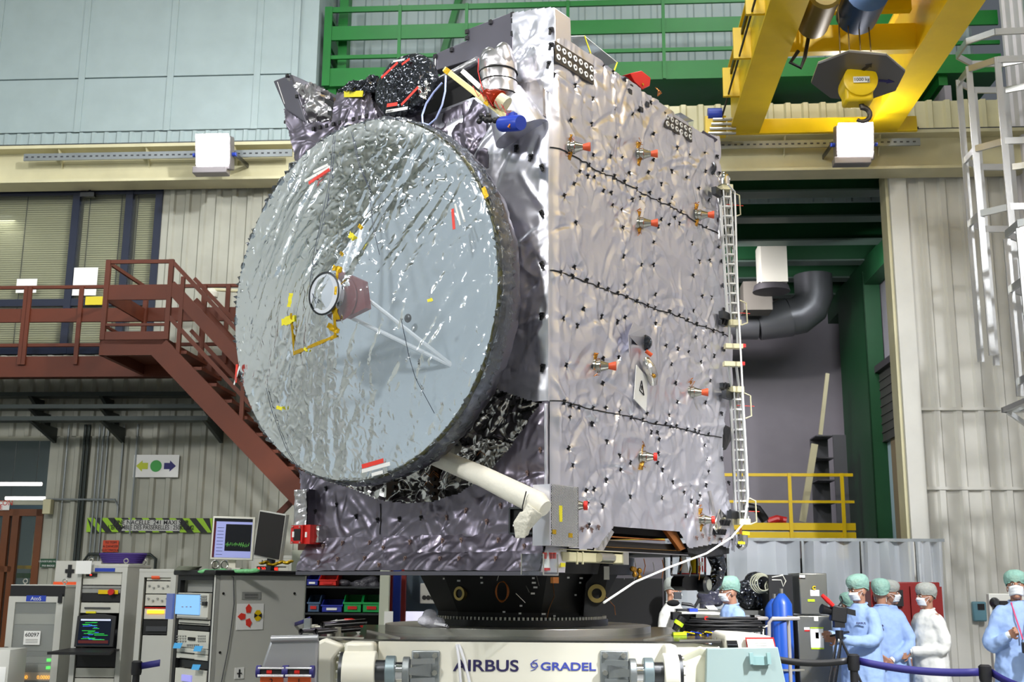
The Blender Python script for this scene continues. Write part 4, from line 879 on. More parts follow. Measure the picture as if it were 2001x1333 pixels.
for pts, w, m in (([(568, 612), (575, 693)], .022, 'gold_tape'), ([(575, 690), (655, 657)], .022, 'gold_tape'), ([(655, 660), (653, 600), (660, 520)], .024, 'gold_tape'),
                  ([(569, 573), (565, 600)], .045, 'yellow_tape'), ([(550, 630), (575, 622)], .05, 'yellow_tape'), ([(652, 602), (658, 625)], .05, 'gold_tape'), ([(640, 635), (662, 648)], .04, 'gold_tape'), ([(650, 523), (668, 528)], .035, 'gold_tape'),
                  ([(682, 458), (694, 468)], .04, 'yellow_tape'), ([(700, 440), (708, 447)], .03, 'gold_tape'), ([(664, 493), (670, 499)], .025, 'gold_tape'),
                  ([(835, 588), (845, 585)], .022, 'yellow_tape'), ([(540, 796), (551, 799)], .022, 'yellow_tape'), ([(944, 366), (951, 386)], .03, 'gold_tape'), ([(600, 687), (594, 680)], .02, 'yellow_tape')):
    ribbon('tape', m, seg(pts), w, film, onfilm, .25)
ribbon('red_label', 'red_tape', seg([(603, 358), (643, 331)]), .022, film, onfilm)
ribbon('white_label', 'paper', seg([(595, 354), (645, 326)]), .02, film, onfilm); ribbon('white_label', 'paper', seg([(612, 336), (640, 322)]), .02, film, onfilm)
ribbon('red_label', 'red_tape', seg([(884, 408), (887, 448)]), .02, film, onfilm); ribbon('white_label', 'paper', seg([(889, 398), (899, 440)]), .014, film, onfilm); ribbon('white_label', 'paper', seg([(899, 404), (908, 434)]), .014, film, onfilm)
ribbon('red_label', 'red_tape', seg([(707, 912), (749, 900)]), .028, film, onfilm); ribbon('white_label', 'paper', seg([(707, 921), (762, 906)]), .024, film, onfilm); ribbon('white_label', 'paper', seg([(726, 928), (748, 922)]), .022, film, onfilm)
ribbon('red_label', 'red_tape', seg([(463, 712), (460, 748)]), .022, dish, lambda x, y: hd(dd-.06, x, y)); ribbon('white_label', 'paper', seg([(468, 716), (457, 752)]), .014, dish, lambda x, y: hd(dd-.06, x, y))
for pts in ([(652, 262), (645, 350), (630, 420), (612, 500), (605, 560), (618, 595)], [(686, 255), (700, 320), (722, 370), (728, 440), (742, 500)], [(783, 620), (800, 700), (812, 740), (850, 810)],
            [(520, 757), (530, 800), (560, 880), (590, 930)]  ):
    q = [onfilm(*p, lift=.006) for p in seg(pts, 8)]; q = [(q[max(i-1, 0)]+p*2+q[min(i+1, len(q)-1)])/4 for i, p in enumerate(q)]; MB(DM).tube(q, .002, 5).build('cover_cord', 'navy_frame', film)
# ---------- white boom from under the dish to the corner
B0 = hf(-.12, 822, 880); B1 = hf(-.2, 945, 932); B2 = hf(-.24, 1052, 985); 
bm = MB(SM).tube([B0+Vector((.4, .1, .05)), B0, B1, B1*.5+B2*.5, B2, B2+Vector((0, -.05, -.03))], [.06, .06, .064, .068, .072, .05], 20).build('white_boom', M('boom_cloth', 'e6e3d6', .7, 0, .35, 14), SAT, ang=60)
b = MB(SM); q0 = B2+Vector((-.03, 0, -.03))
b.tube([q0, q0+Vector((-.02, .04, -.06)), q0+Vector((-.02, .07, -.11)), q0+Vector((-.01, .08, -.15))], [.06, .052, .04, .03], 14)
for i in range(12): b.tube([q0+Vector((-.05-.01*(i % 2), -.02+.012*i*.6, -.02)), q0+Vector((-.06, .01+.012*i*.7, -.08)), q0+Vector((-.04, .04+.006*i, -.15-.01*(i % 3)))], [.008, .012, .008], 6)
b.build('gathered_sleeve', M('sleeve_cloth', 'd9d6c8', .8, 0, .6, 40), bm, mods=[('REMESH', {'mode': 'VOXEL', 'voxel_size': .006})])
MB(SM).tube([B2+Vector((-.08, .03, .07)), B2+Vector((-.09, .05, -.02)), B2+Vector((-.08, .05, -.12))], .004, 6).build('black_tie', 'black_plastic', bm)
# connector box under the boom
a, b = hf(-.03, 1003, 994), hf(-.03, 1065, 1042)
cb = MB(SM).box(-.05, a.y, b.z, .02, b.y, a.z).build('connector_box', 'black_paint', SAT)
fr = MB(SM)
for y in (a.y, b.y): fr.box(-.07, y-.006, b.z, -.05, y+.006, a.z)
for z in (a.z, b.z): fr.box(-.07, a.y, z-.006, -.05, b.y, z+.006)
fr.build('box_rim', 'dark_steel', cb)
def fbox(x0, y0, x1, y1, u, d, nm, mat, par): a, b = hf(u, x0, y0), hf(u, x1, y1); return MB(SM).box(u, a.y, b.z, u+d, b.y, a.z).build(nm, mat, par)
fbox(1008, 1027, 1036, 1035, -.075, .01, 'red_tag', 'red_tape', cb); fbox(1010, 1020, 1030, 1025, -.075, .02, 'connector', 'paper', cb); fbox(1015, 1005, 1018, 1018, -.08, .02, 'connector', 'paper', cb)
fbox(1002, 1025, 1022, 1028, -.075, .02, 'connector', 'paper', cb)
for k in range(5): fbox(1030+k*5, 1015+k*2, 1033+k*5, 1022+k*2, -.07, .02, 'connector', 'steel', cb)
# grille radiator block at the corner: stands proud of the right face near the corner
def rbox(x0, y0, x1, y1, v, d, nm, mat, par, **kw): a, b = hs(v, x0, y0), hs(v, x1, y1); return MB(SM).box(a.x, v, b.z, b.x, v+d, a.z).build(nm, mat, par, **kw)
gb = rbox(1078, 946, 1131, 1069, -.12, .12, 'grille_block', M('grille_back', '8d8c8c', .4, .6), SAT)
a, b = hs(-.13, 1078, 946), hs(-.13, 1131, 1069)
gm = MB(SM); dx = .016; w_, h_ = b.x-a.x, a.z-b.z
for s in (1, -1):
    k = -h_
    while k < w_+h_:
        x0, z0, x1, z1 = k, 0, k+s*h_, h_
        def cl(x, z): return x
        pts = []
        for t in np.linspace(0, 1, 30):
            x, z = x0+(x1-x0)*t, z0+(z1-z0)*t
            if 0 <= x <= w_: pts.append((a.x+x, -.124, b.z+z))
        if len(pts) > 1: gm.bar(pts[0], pts[-1], .0035, .0035, up=(0, 1, 0))
        k += dx
    
gm.build('grille_mesh', M('grille_wire', 'e2e2e2', .3, .7), gb, kind='stuff')
rbox(1094, 988, 1099, 1020, -.13, .006, 'yellow_label', 'yellow_tape', gb)
for x, y in ((1080, 1035), (1112, 1042)): rbox(x, y, x+7, y+9, -.13, .005, 'gold_dot', 'gold_tape', gb)
MB(SM).box(a.x-.012, -.125, b.z, a.x, -.0, a.z).build('block_edge', 'silver_foil', gb)
# ---------- thrusters on the right face
def thruster(x, y, red=False, d=(1, -.55, .0), s=1.):
    p = hs(-.05, x, y); p = Vector((p.x-.03, -.02, p.z)); dr = Vector((.55, -1, -.02)).normalized()
    t = MB(SM).lathe(p, p+dr*.10*s, [(0, .05*s), (.15, .052*s), (.2, .042*s), (.45, .046*s), (.5, .038*s), (.8, .028*s), (1, .022*s)], 18).build('thruster', M('nickel', 'b5b3aa', .18, 1), SAT)
    if red: MB(SM).cyl(p+dr*.1*s, p+dr*.125*s, .03*s, n=18).build('red_cap', M('cap_red', 'd9281c', .4), t); MB(SM).obox(p+dr*.127*s, Vector((1, .55, 0)).normalized()*.01, Vector((0, 0, .005)), dr*.001).build('cap_label', 'paper', t)
    else: MB(SM).lathe(p+dr*.1*s, p+dr*.15*s, [(0, .02*s), (.8, .03*s), (1, .03*s)], 18).build('orange_cap', M('cap_orange', 'd8552c', .5), t)
    for zz, hh in ((.06, .026), (-.065, .03)):
        MB(SM).prism([p+Vector((-.03, -.005, zz*s-hh)), p+Vector((.0, -.005, zz*s-hh)), p+Vector((.004, -.02, zz*s+hh)), p+Vector((-.02, -.005, zz*s+hh))], (.004, -.014, 0)).build('gold_bracket', M('gold_foil', 'b98a3a', .25, .9, .4, 50), t)
    for k in range(5):
        a = p+Vector((random.uniform(-.03, .03), -.01, random.uniform(-.09, .1))); MB(SM).tube([a, a+Vector((random.uniform(-.02, .02), -.03, random.uniform(-.02, .02))), a+Vector((random.uniform(-.04, .04), -.02, random.uniform(-.03, .03)))], .0025, 5).build('thruster_wire', 'copper', t)
    MB(SM).lathe(p+Vector((0, .01, 0)), p+Vector((0, -.012, 0)), [(0, .085*s), (1, .06*s)], 14).build('foil_cuff', 'silver_foil', t)
for x, y in ((1122, 289), (1256, 302), (1256, 437), (1368, 421), (1172, 716), (1355, 767)): thruster(x, y)
for x, y in ((1262, 893), (1376, 1016)): thruster(x, y, True, s=.95)
thruster(1124, 988, True, s=.95)
# ---------- opened pocket, sock and warning card
def RV(x, y, v): return hs(v, x, y)
a = [RV(1225, 632, -.02), RV(1240, 622, -.05), RV(1266, 640, -.03), RV(1267, 672, -.03), RV(1225, 688, -.09), RV(1226, 660, -.09)]
pk = MB(SM).prism([RV(1240, 622, -.02), RV(1227, 655, -.1), RV(1229, 690, -.1), RV(1232, 688, -.02)], (.004, -.002, 0)).build('pocket_flap', 'silver_foil', SAT)
MB(SM).prism([RV(1240, 622, -.02), RV(1227, 655, -.1), RV(1250, 678, -.03), RV(1268, 660, -.02), RV(1266, 636, -.02)], (.003, -.003, 0)).build('pocket_flap', 'silver_foil', pk)
MB(SM).lathe(RV(1258, 670, -.02), RV(1258, 670, -.032), [(0, .06), (1, .055)], 16).build('pocket_hole', 'black_film', pk)
q = RV(1262, 686, -.06); MB(SM).cyl(q, q+Vector((.03, -.03, -.03)), .014, n=10).build('orange_plug', 'cap_orange', pk)
b = MB(SM); pts = [RV(1262, 700, -.07), RV(1268, 718, -.09), RV(1275, 735, -.09), RV(1277, 752, -.08)]
b.tube(pts, [.022, .045, .04, .026], 14).build('foil_sock', 'mirror_foil', pk); q = RV(1278, 735, -.12); MB(SM).ball(q, .015, 8, 6).build('gold_fitting', 'gold_foil', pk)
card = [RV(1243, 713, -.06), RV(1265, 740, -.05), RV(1262, 805, -.06), RV(1238, 780, -.07)]
MB(SM).prism(card, (.002, -.003, 0)).build('warning_card', 'paper', SAT)
cc = sum(card, Vector())/4; e1 = (card[1]-card[0]).normalized(); e2 = Vector((0, 0, 1))
tr = [cc+Vector((0, -.008, 0))+e1*x+e2*z for x, z in ((-.035, -.03), (.035, -.03), (0, .055))]
for i in range(3): MB(SM).bar(tr[i], tr[(i+1) % 3], .003, .006, up=(0, 1, 0)).build('card_triangle', 'ink', SAT)
MB(SM).bar(cc+Vector((0, -.008, -.012)), cc+Vector((0, -.008, .02)), .003, .006, up=(0, 1, 0)).build('card_mark', 'ink', SAT)
# ---------- deployable masts at the far right edge
def mast(xa, ya, xb, yb, v, up):
    T = hs(v, xa, ya); B = hs(v, xb, yb); ax = (B-T); L = ax.length; ax /= L
    m = MB(SM).bar(T, B, .012, .012).build('antenna_mast', 'steel', SAT)
    e = Vector((.7, -.7, 0))*.03; f = Vector((.5, .9, 0)).normalized()*.03
    for s1 in (-1, 1):
        for s2 in (-1, 1): MB(SM).cyl(T+e*s1+f*s2, B+e*s1+f*s2, .008, n=8).build('mast_tube', 'aluminium', m)
    n = int(L/.075)
    for k in range(n+1):
        c = T+ax*L*k/n; MB(SM).obox(c, e*1.15, f*1.15, ax*.006).build('mast_batten', M('mast_white', 'dcdcd8', .4), m)
    for s1 in (-1, 1):
        P0 = T+e*1.1*s1; MB(SM).obox((T+B)/2+e*1.25*s1, e*.05, f*.35, ax*L/2).build('mast_strip', 'mast_white', m)
    MB(SM).obox((T+B)/2+Vector((.02, -.045, 0)), Vector((.012, 0, 0)), Vector((0, .004, 0)), ax*L/2*.98).build('slotted_strip', 'mast_white', m)
    for k in range(9):
        c = T+ax*L*(k+.7)/9.4+Vector((.02, -.051, 0)); MB(SM).obox(c, Vector((.005, 0, 0)), Vector((0, .002, 0)), ax*L*.033).build('slot', 'rack_dark', m)
    for k in range(10):
        c = T+ax*L*(k+.5)/10+e*1.2; MB(SM).cyl(c, c+Vector((.012, -.012, 0)), .008, n=6).build('gold_rivet', 'gold_foil', m)
    for s in (.12, .92):
        c = T+ax*L*s+Vector((.05, -.05, 0)); MB(SM).tube([c+ax*-.1, c+Vector((.035, -.035, 0))+ax*-.08, c+Vector((.035, -.035, 0))+ax*.08, c+ax*.1], .006, 6).build('mast_handle', 'cream_paint', m)
        c = T+ax*L*s; MB(SM).bar(c, c+Vector((.05, -.04, 0))*2.4, .006, .004).build('red_streamer', 'red_tape', m)
    for c, s in ((T, 1), (B, -1)):
        MB(SM).obox(c, e*1.5, f*1.5, ax*.022).build('mast_end_block', 'cream_paint', m)
        MB(SM).obox(c+ax*s*.05+Vector((-.08, .03, 0)), (.06, 0, 0), (0, .02, 0), (0, 0, .03)).build('mast_bracket', 'dark_steel', m)
    return m, T, B
V0 = -.12
m1, T1, Bt1 = mast(1416, 368, 1432, 632, V0, 1)
for dx in (-.022, .022): MB(SM).cyl(Bt1+Vector((dx, -dx, 0)), hs(V0, 1434, 678)+Vector((dx, -dx, 0)), .011, n=8).build('end_tube', 'aluminium', m1)
c = hs(V0, 1433, 677); MB(SM).obox(c, Vector((.05, -.05, 0)), Vector((.02, .02, 0)), Vector((0, 0, .018))).build('red_end_block', 'cream_paint', m1); MB(SM).obox(c+Vector((.045, -.05, .005)), Vector((.02, -.02, 0)), Vector((.015, .015, 0)), Vector((0, 0, .014))).build('red_end', 'red_paint', m1)
c = hs(V0, 1414, 350); MB(SM).lathe(c+Vector((0, 0, -.055)), c+Vector((0, 0, .06)), [(0, .048), (.5, .05), (.75, .042), (.92, .022), (1, .004)], 20).build('chrome_dome', 'chrome', m1)
m2, T2, Bt2 = mast(1437, 762, 1449, 1020, V0, 1)
for dx in (-.022, .022): MB(SM).cyl(T2+Vector((dx, -dx, 0)), hs(V0, 1431, 712)+Vector((dx, -dx, 0)), .011, n=8).build('end_tube', 'aluminium', m2)
c = hs(V0, 1431, 712); MB(SM).obox(c, Vector((.05, -.05, 0)), Vector((.02, .02, 0)), Vector((0, 0, .018))).build('red_end_block', 'cream_paint', m2); MB(SM).obox(c+Vector((.045, -.05, .005)), Vector((.02, -.02, 0)), Vector((.015, .015, 0)), Vector((0, 0, .014))).build('red_end', 'red_paint', m2)
c = hs(V0, 1449, 1060); MB(SM).lathe(c+Vector((0, 0, .06)), c+Vector((0, 0, -.06)), [(0, .048), (.5, .05), (.75, .042), (.92, .022), (1, .004)], 20).build('chrome_dome', 'chrome', m2)
c = hs(V0, 1447, 1030); MB(SM).cyl(c, c+Vector((0, 0, -.1)), .01, n=8).build('dome_stem', 'copper', m2)
for q in ((1452, 1038, 1465, 1046), (1443, 1058, 1456, 1064)):
    a, b = hs(V0-.06, q[0], q[1]), hs(V0-.06, q[2], q[3]); MB(SM).box(a.x, V0-.06, b.z, b.x, V0-.055, a.z).build('yellow_tag', 'yellow_tape', m2)
cabp = [(1422, 360), (1436, 375), (1438, 440), (1440, 520), (1443, 600), (1447, 680), (1452, 780), (1459, 900), (1462, 970), (1455, 1020), (1430, 1050), (1380, 1082), (1310, 1108), (1240, 1138), (1180, 1178)]
q = [hs(V0-.09 if i < 10 else V0-.1+.0*i, *p) for i, p in enumerate(cabp)]; MB(SM).tube(q, .0075, 8).build('white_cable', M('cable_white', 'e4e4e2', .4), SAT)
# side bits on the right edge
MB(SM).prism([hs(.05, 1400, 822), hs(.05, 1432, 838), hs(.05, 1412, 876), hs(.05, 1398, 880)], (.1, .02, 0)).build('black_flap', M('flap_black', '1b1b1e', .35, 0, .4, 12), SAT)
MB(SM).prism([hs(.02, 1362, 268), hs(-.05, 1374, 255), hs(-.05, 1402, 272), hs(.02, 1380, 292)], (.02, .01, 0)).build('grey_flap', 'violet_foil', SAT)
c = hs(0, 1384, 330); MB(SM).tube([c+Vector((0, .06*math.cos(a), .055*math.sin(a))) for a in np.arange(0, 6.28, .35)], .014, 8, closed=True).build('ring_clamp', 'dark_steel', SAT)
MB(SM).cyl(c+Vector((.02, 0, 0)), T1+Vector((-.02, 0, .05)), .006, n=6).build('tie_rod', 'steel', SAT)
for y in (345, 372, 395): 
    c = hs(-.02, 1404, y); MB(SM).ball(c, (.05, .03, .045), 10, 8).build('foil_lump', 'mirror_foil', SAT)
for a, b in (((1400, 365), (1404, 470)), ((1384, 960), (1386, 1045))):
    p0, p1 = hs(-.03, *a), hs(-.03, *b); MB(SM).tube([p0, (p0+p1)/2+Vector((.03, -.02, 0)), p1], .022, 8).build('foil_rod', 'wrap_foil', SAT)
for x, y in ((1410, 632), (1412, 755), (1410, 1022), (1402, 1040)):
    c = hs(-.04, x, y); MB(SM).obox(c, (.05, 0, 0), (0, .03, 0), (0, 0, .02)).build('mast_hinge', 'dark_steel', SAT)
    for k in range(3): MB(SM).cyl(c+Vector((-.04+k*.04, -.035, -.02)), c+Vector((-.04+k*.04, -.05, .02)), .009, n=6).build('hinge_bolt', 'black_plastic', SAT)
MB(SM).prism([hs(-.06, 1405, 995), hs(-.06, 1418, 1010), hs(-.06, 1400, 1042), hs(-.06, 1394, 1032)], (.01, -.006, 0)).build('foil_fin', 'mirror_foil', SAT)
# opening at the bottom right with gold interior, deck strip and black curtain piece
a, b = hs(.02, 1178, 1028), hs(.02, 1338, 1080)
MB(SM).box(a.x-.05, .06, 1.98, b.x+.05, 1.6, 2.24).build('engine_bay', 'core_dark', SAT)
for x0, y0, x1, y1, m in ((1180, 1068, 1330, 1077, 'gold_foil'), (1195, 1050, 1300, 1055, 'copper'), (1170, 1077, 1345, 1084, 'wrap_foil')):
    rbox(x0, y0, x1, y1, .01, .05, 'bay_trim', m, SAT)
for pts, nm in ((((1160, 1078), (1168, 1050), (1190, 1030), (1200, 1040), (1180, 1075)), 'bay_foil'), (((1300, 1035), (1322, 1040), (1340, 1072), (1330, 1076)), 'bay_foil')):
    MB(SM).prism([hs(-.01, *p) for p in pts], (.0, .03, 0)).build(nm, 'mirror_foil' if pts[0][0] < 1200 else 'copper', SAT)
MB(SM).box(.05, .05, 1.86, 2.4, 2.15, 1.93).build('base_panel', M('base_black', '151515', .5), SAT)
MB(SM).prism([hs(.0, 1340, 1062), hs(.0, 1425, 1062), hs(.0, 1425, 1082), hs(.0, 1385, 1088), hs(.0, 1345, 1080)], (.02, .2, 0)).build('black_lower_flap', 'flap_black', SAT)
for i in range(9):
    p = rat(.3+i*.06 if i < 4 else 1.8+(i-4)*.1, 1.98+.02*(i % 2)); clip_copy(p, RROT, ro, 'clip_tan', s=.8)
# cream bracket box, clear box and tag below the corner
br = rbox(1100, 1078, 1226, 1102, -.04, .1, 'cream_bracket', 'cream_paint', SAT, bevel=.006)
rbox(1100, 1074, 1226, 1079, -.05, .12, 'bracket_lip', 'cream_paint', br)
for x in (1128, 1139): rbox(x, 1078, x+2, 1103, -.045, .01, 'bracket_rib', 'cream_paint', br)
a = hs(-.06, 1170, 1090); MB(SM).cyl(a, a+Vector((.16, 0, 0)), .03, n=14).build('bracket_motor', 'steel', br)
rbox(1218, 1079, 1229, 1104, -.05, .08, 'bracket_end', 'steel', br)
cbx = rbox(1062, 1082, 1090, 1124, -.1, .16, 'clear_box', 'acrylic', SAT)
for k in range(4): rbox(1066+k*6, 1080, 1069+k*6, 1092, -.06, .02, 'red_pin', 'red_tape', cbx)
a = hs(-.05, 1068, 1110); MB(SM).cyl(a, a+Vector((0, 0, .1)), .022, .012, 12).build('white_nozzle', 'paper', cbx); MB(SM).cyl(a, a-Vector((0, 0, .015)), .023, n=12).build('nozzle_ring', 'red_paint', cbx)
a, b = hs(-.1, 1062, 1082), hs(-.1, 1090, 1124)
for x in (a.x, b.x):
    for v in (-.1, .06): MB(SM).box(x-.003, v-.003, b.z, x+.003, v+.003, a.z).build('box_edge', 'steel', cbx)
MB(SM).box(a.x, -.103, b.z-.003, b.x, -.097, b.z+.003).build('box_edge', 'steel', cbx)
rbox(1096, 1100, 1105, 1108, -.06, .004, 'yellow_tag', 'yellow_tape', SAT); rbox(1081, 1128, 1092, 1140, -.06, .02, 'amber_tag', 'copper', SAT)
# hanging optical box below the far right
c0, c1 = hs(.25, 1333, 1128), hs(.25, 1368, 1154)
sb = MB(SM).prism([hs(.25, 1334, 1132), hs(.25, 1340, 1124), hs(.25, 1392, 1124), hs(.25, 1398, 1136), hs(.25, 1392, 1154), hs(.25, 1342, 1154), hs(.25, 1333, 1146)], (0, .1, 0)).build('sensor_box', 'black_paint', SAT)
c = hs(.24, 1372, 1143); MB(SM).lathe(c+Vector((0, .02, 0)), c+Vector((0, -.06, 0)), [(0, .065), (.8, .07), (1, .05)], 20).build('lens_ring', 'dark_steel', sb); MB(SM).cyl(c+Vector((0, -.05, 0)), c+Vector((0, -.062, 0)), .045, n=20).build('lens', M('lens_grey', '77796f', .15), sb)
hb = MB(SM); 
for x in (1312, 1330, 1362, 1378): q = hs(.2, x, 1085); r_ = hs(.2, x, 1124); hb.bar(q, r_, .012, .012)
a, b = hs(.2, 1312, 1124), hs(.2, 1378, 1124); hb.bar(a, b, .012, .012); hb.build('hanger_frame', 'dark_steel', sb)
for x, m in ((1335, 'paper'), (1357, 'yellow_paint')): c = hs(.3, x, 1120); MB(SM).cyl(c, c+Vector((0, 0, .15)), .045, .02, 14).build('small_horn', m, sb); MB(SM).cyl(c, c-Vector((0, 0, .012)), .046, n=14).build('horn_rim', 'red_paint', sb)
for x in (1366, 1372, 1377): a, b = hs(.18, x, 1090), hs(.18, x+1, 1118); MB(SM).bar(a, b, .012, .006).build('red_strap', 'red_paint', sb)
rbox(1366, 1098, 1374, 1106, .16, .01, 'strap_label', 'paper', sb)
p = [hs(.2, *q) for q in ((1385, 1070), (1398, 1085), (1405, 1110), (1398, 1140), (1392, 1150))]
MB(SM).tube(p, [.05, .07, .06, .05, .03], 12).build('black_film_bundle', 'black_film', sb)
for k in range(8):
    a = hs(.1, 1240+k*18, 1090+random.random()*10); MB(SM).tube([a, a+Vector((.02, 0, -.05)), a+Vector((-.01, 0, -.09-.05*random.random()))], .0035, 5).build('hanging_wire', 'copper' if k % 2 else 'steel', SAT)
c = hs(.1, 1243, 1118); b = MB(SM)
for k in range(7): b.ball(c+Vector((random.uniform(-.05, .05), 0, random.uniform(-.04, .04))), .02, 8, 6)
b.build('gold_cluster', 'gold_foil', SAT, mods=[('REMESH', {'mode': 'VOXEL', 'voxel_size': .006})])
# ---------- red bracket and foil column on the left
a, b = hf(-.1, 578, 957), hf(-.1, 598, 1030)
foil('left_foil_column', 'wrap_foil', (-.1, a.y, 0), (0, -1, 0), (0, 0, 1), [(0, b.z), (a.y-b.y, b.z), (a.y-b.y, a.z), (0, a.z)], [], 61, .008, .008, folds=40, flen=.08, fw=.012)
MB(SM).box(-.09, b.y, b.z-.05, .05, a.y, a.z).build('column_core', 'dark_foil', SAT)
rb = fbox(569, 1027, 590, 1062, -.16, .1, 'red_bracket', 'red_paint', SAT); fbox(590, 1026, 605, 1063, -.14, .1, 'red_bracket', 'red_paint', SAT); fbox(574, 1034, 586, 1056, -.165, .01, 'bracket_window', 'black_paint', rb)
fbox(571, 1039, 574, 1050, -.17, .01, 'bracket_label', 'paper', rb); fbox(596, 1040, 599, 1050, -.145, .01, 'bracket_label', 'paper', rb)
for x, y in ((572, 1030), (587, 1030), (572, 1060), (587, 1060)): c = hf(-.165, x, y); MB(SM).cyl(c, c+Vector((-.01, 0, 0)), .006, n=6).build('bracket_bolt', 'steel', rb)
fbox(605, 1028, 622, 1060, -.1, .08, 'foil_clamp', 'mirror_foil', SAT)
# ---------- top left: fin, foil heap, dark blocks
def fpr(pts, u, d, nm, mat, par=SAT, **kw): return MB(SM).prism([hf(u, *p) for p in pts], (d, 0, 0)).build(nm, mat, par, **kw)
def ffoil(name, mat, pts, u, seed, amp, res=.01, **kw):
    return foil(name, mat, (u, 0, 0), (0, -1, 0), (0, 0, 1), [ff(*p, u) for p in pts], [], seed, amp, res, **kw)
fin = fpr([(533, 158), (569, 144), (601, 243), (603, 262), (582, 300), (556, 212)], -.02, .2, 'foil_fin_box', 'dark_foil', bevel=.012)
MB(SM).bar(hf(-.025, 542, 160), hf(-.025, 556, 203), .004, .004).build('fin_strap', 'paper', fin)
for x, y in ((561, 148), (558, 238), (580, 188)): c = hf(-.03, x, y); MB(SM).obox(c, (.006, 0, 0), (0, .014, 0), (0, 0, .012)).build('fin_clip', 'black_plastic', fin)
ffoil('crumpled_foil_heap', 'wrap_foil', [(572, 158), (585, 162), (605, 172), (615, 165), (640, 176), (654, 185), (652, 196), (640, 200), (655, 215), (655, 236), (620, 242), (604, 246)], .05, 71, .04, folds=90, flen=.1, fw=.025)
fpr([(578, 165), (640, 178), (652, 190), (652, 236), (604, 244)], .1, .12, 'heap_core', 'dark_foil')
fpr([(634, 191), (658, 204), (658, 216), (634, 201)], .0, .06, 'black_gap_box', 'black_paint'); fpr([(640, 215), (658, 221), (658, 231), (640, 224)], .0, .06, 'black_gap_box', 'black_paint')
ffoil('upper_left_blanket', 'violet_foil', [(556, 212), (600, 243), (652, 238), (660, 182), (725, 180), (742, 232), (850, 225), (850, 330), (600, 345), (580, 318)], -.03, 73, .014, folds=130, flen=.2, fw=.03)
fpr([(585, 240), (652, 238), (660, 185), (722, 183), (742, 232), (850, 230), (850, 330), (600, 340), (584, 312)], .02, .3, 'upper_left_core', 'dark_foil')
ffoil('black_shiny_cover', 'black_film', [(664, 182), (680, 166), (735, 148), (745, 152), (735, 182)], -.04, 75, .02, folds=60, flen=.1, fw=.02)
fpr([(667, 181), (682, 168), (735, 150), (738, 182)], .0, .2, 'cover_core', 'black_paint')
fpr([(672, 178), (710, 177), (708, 189), (672, 190)], -.075, .006, 'yellow_strip', 'yellow_tape')
for k in range(9): c = hf(-.05, 612+k*13, 252-k*3.2); MB(SM).obox(c, (.006, 0, 0), (0, .012, 0), (0, 0, .014)).build('edge_clip', 'black_plastic', SAT)
p, q = hf(-.03, 568, 320), hf(-.03, 585, 335); MB(SM).box(-.05, q.y, q.z, .05, p.y, p.z).build('foil_corner_box', 'mirror_foil', SAT)
# black film-wrapped small dish
c = hf(-.25, 783, 164); nn = 40; P = []; rs2 = np.random.RandomState(5)
bdm = MB(SM)
for i, (r, x) in enumerate(((0.001, .0), (.06, -.01), (.12, -.005), (.17, .0), (.2, .015), (.215, .04), (.21, .09), (.17, .14), (.08, .2), (.001, .21))):
    P.append([c+Vector((x+rs2.uniform(-.006, .006), r*1.3*math.cos(2*math.pi*k/nn), r*1.1*math.sin(2*math.pi*k/nn))) for k in range(nn)])
bd = bdm.grid(P, closed=True).build('black_wrapped_dish', 'black_film', SAT, ang=60)
fn = lambda x, y: hf(-.285, x, y)
for pts, w, m in (([(745, 152), (777, 122)], .02, 'red_tape'), ([(785, 126), (800, 115)], .018, 'red_tape'), ([(784, 205), (817, 170)], .02, 'red_tape'), ([(756, 206), (776, 203)], .026, 'red_tape'), ([(754, 218), (796, 211)], .022, 'paper'), ([(768, 120), (790, 116)], .014, 'paper')):
    ribbon('dish_label', m, seg(pts, 4), w, bd, fn, F=SM)
text('WHRM ANTENNA', .021, fn(755, 221)+Vector((-.004, 0, 0)), hf(-.29, 796, 211)-hf(-.29, 755, 218), (0, 0, 1), 'lettering', 'ink', bd, .0008, F=SM)
ffoil('crinkled_side_foil', 'mirror_foil', [(826, 135), (842, 148), (848, 180), (842, 200), (828, 190)], -.2, 81, .03, folds=50, flen=.08, fw=.02)
# black sheet painted as the shade in the gap, and sloping foil
fpr([(840, 165), (905, 140), (925, 185), (900, 205), (830, 232), (790, 232)], .03, .05, 'gap_shade_sheet', M('shade_black', '050506', .6))
fpr([(800, 236), (840, 222), (925, 190), (932, 200), (850, 240)], -.02, .03, 'foil_lip', 'silver_foil')
foil('upper_front_blanket', 'violet_foil', (-.015, 0, 0), (0, -1, 0), (0, 0, 1), [ff(*p) for p in ((820, 245), (860, 226), (930, 196), (955, 215), (960, 330), (900, 330))], [], 83, .016, .01, folds=60, flen=.15, fw=.03)
tube_a, tube_b = hf(-.05, 845, 165), hf(-.05, 935, 118)
MB(SM).cyl(tube_a, tube_b, .03, n=14).build('wrapped_tube', 'wrap_foil', SAT)
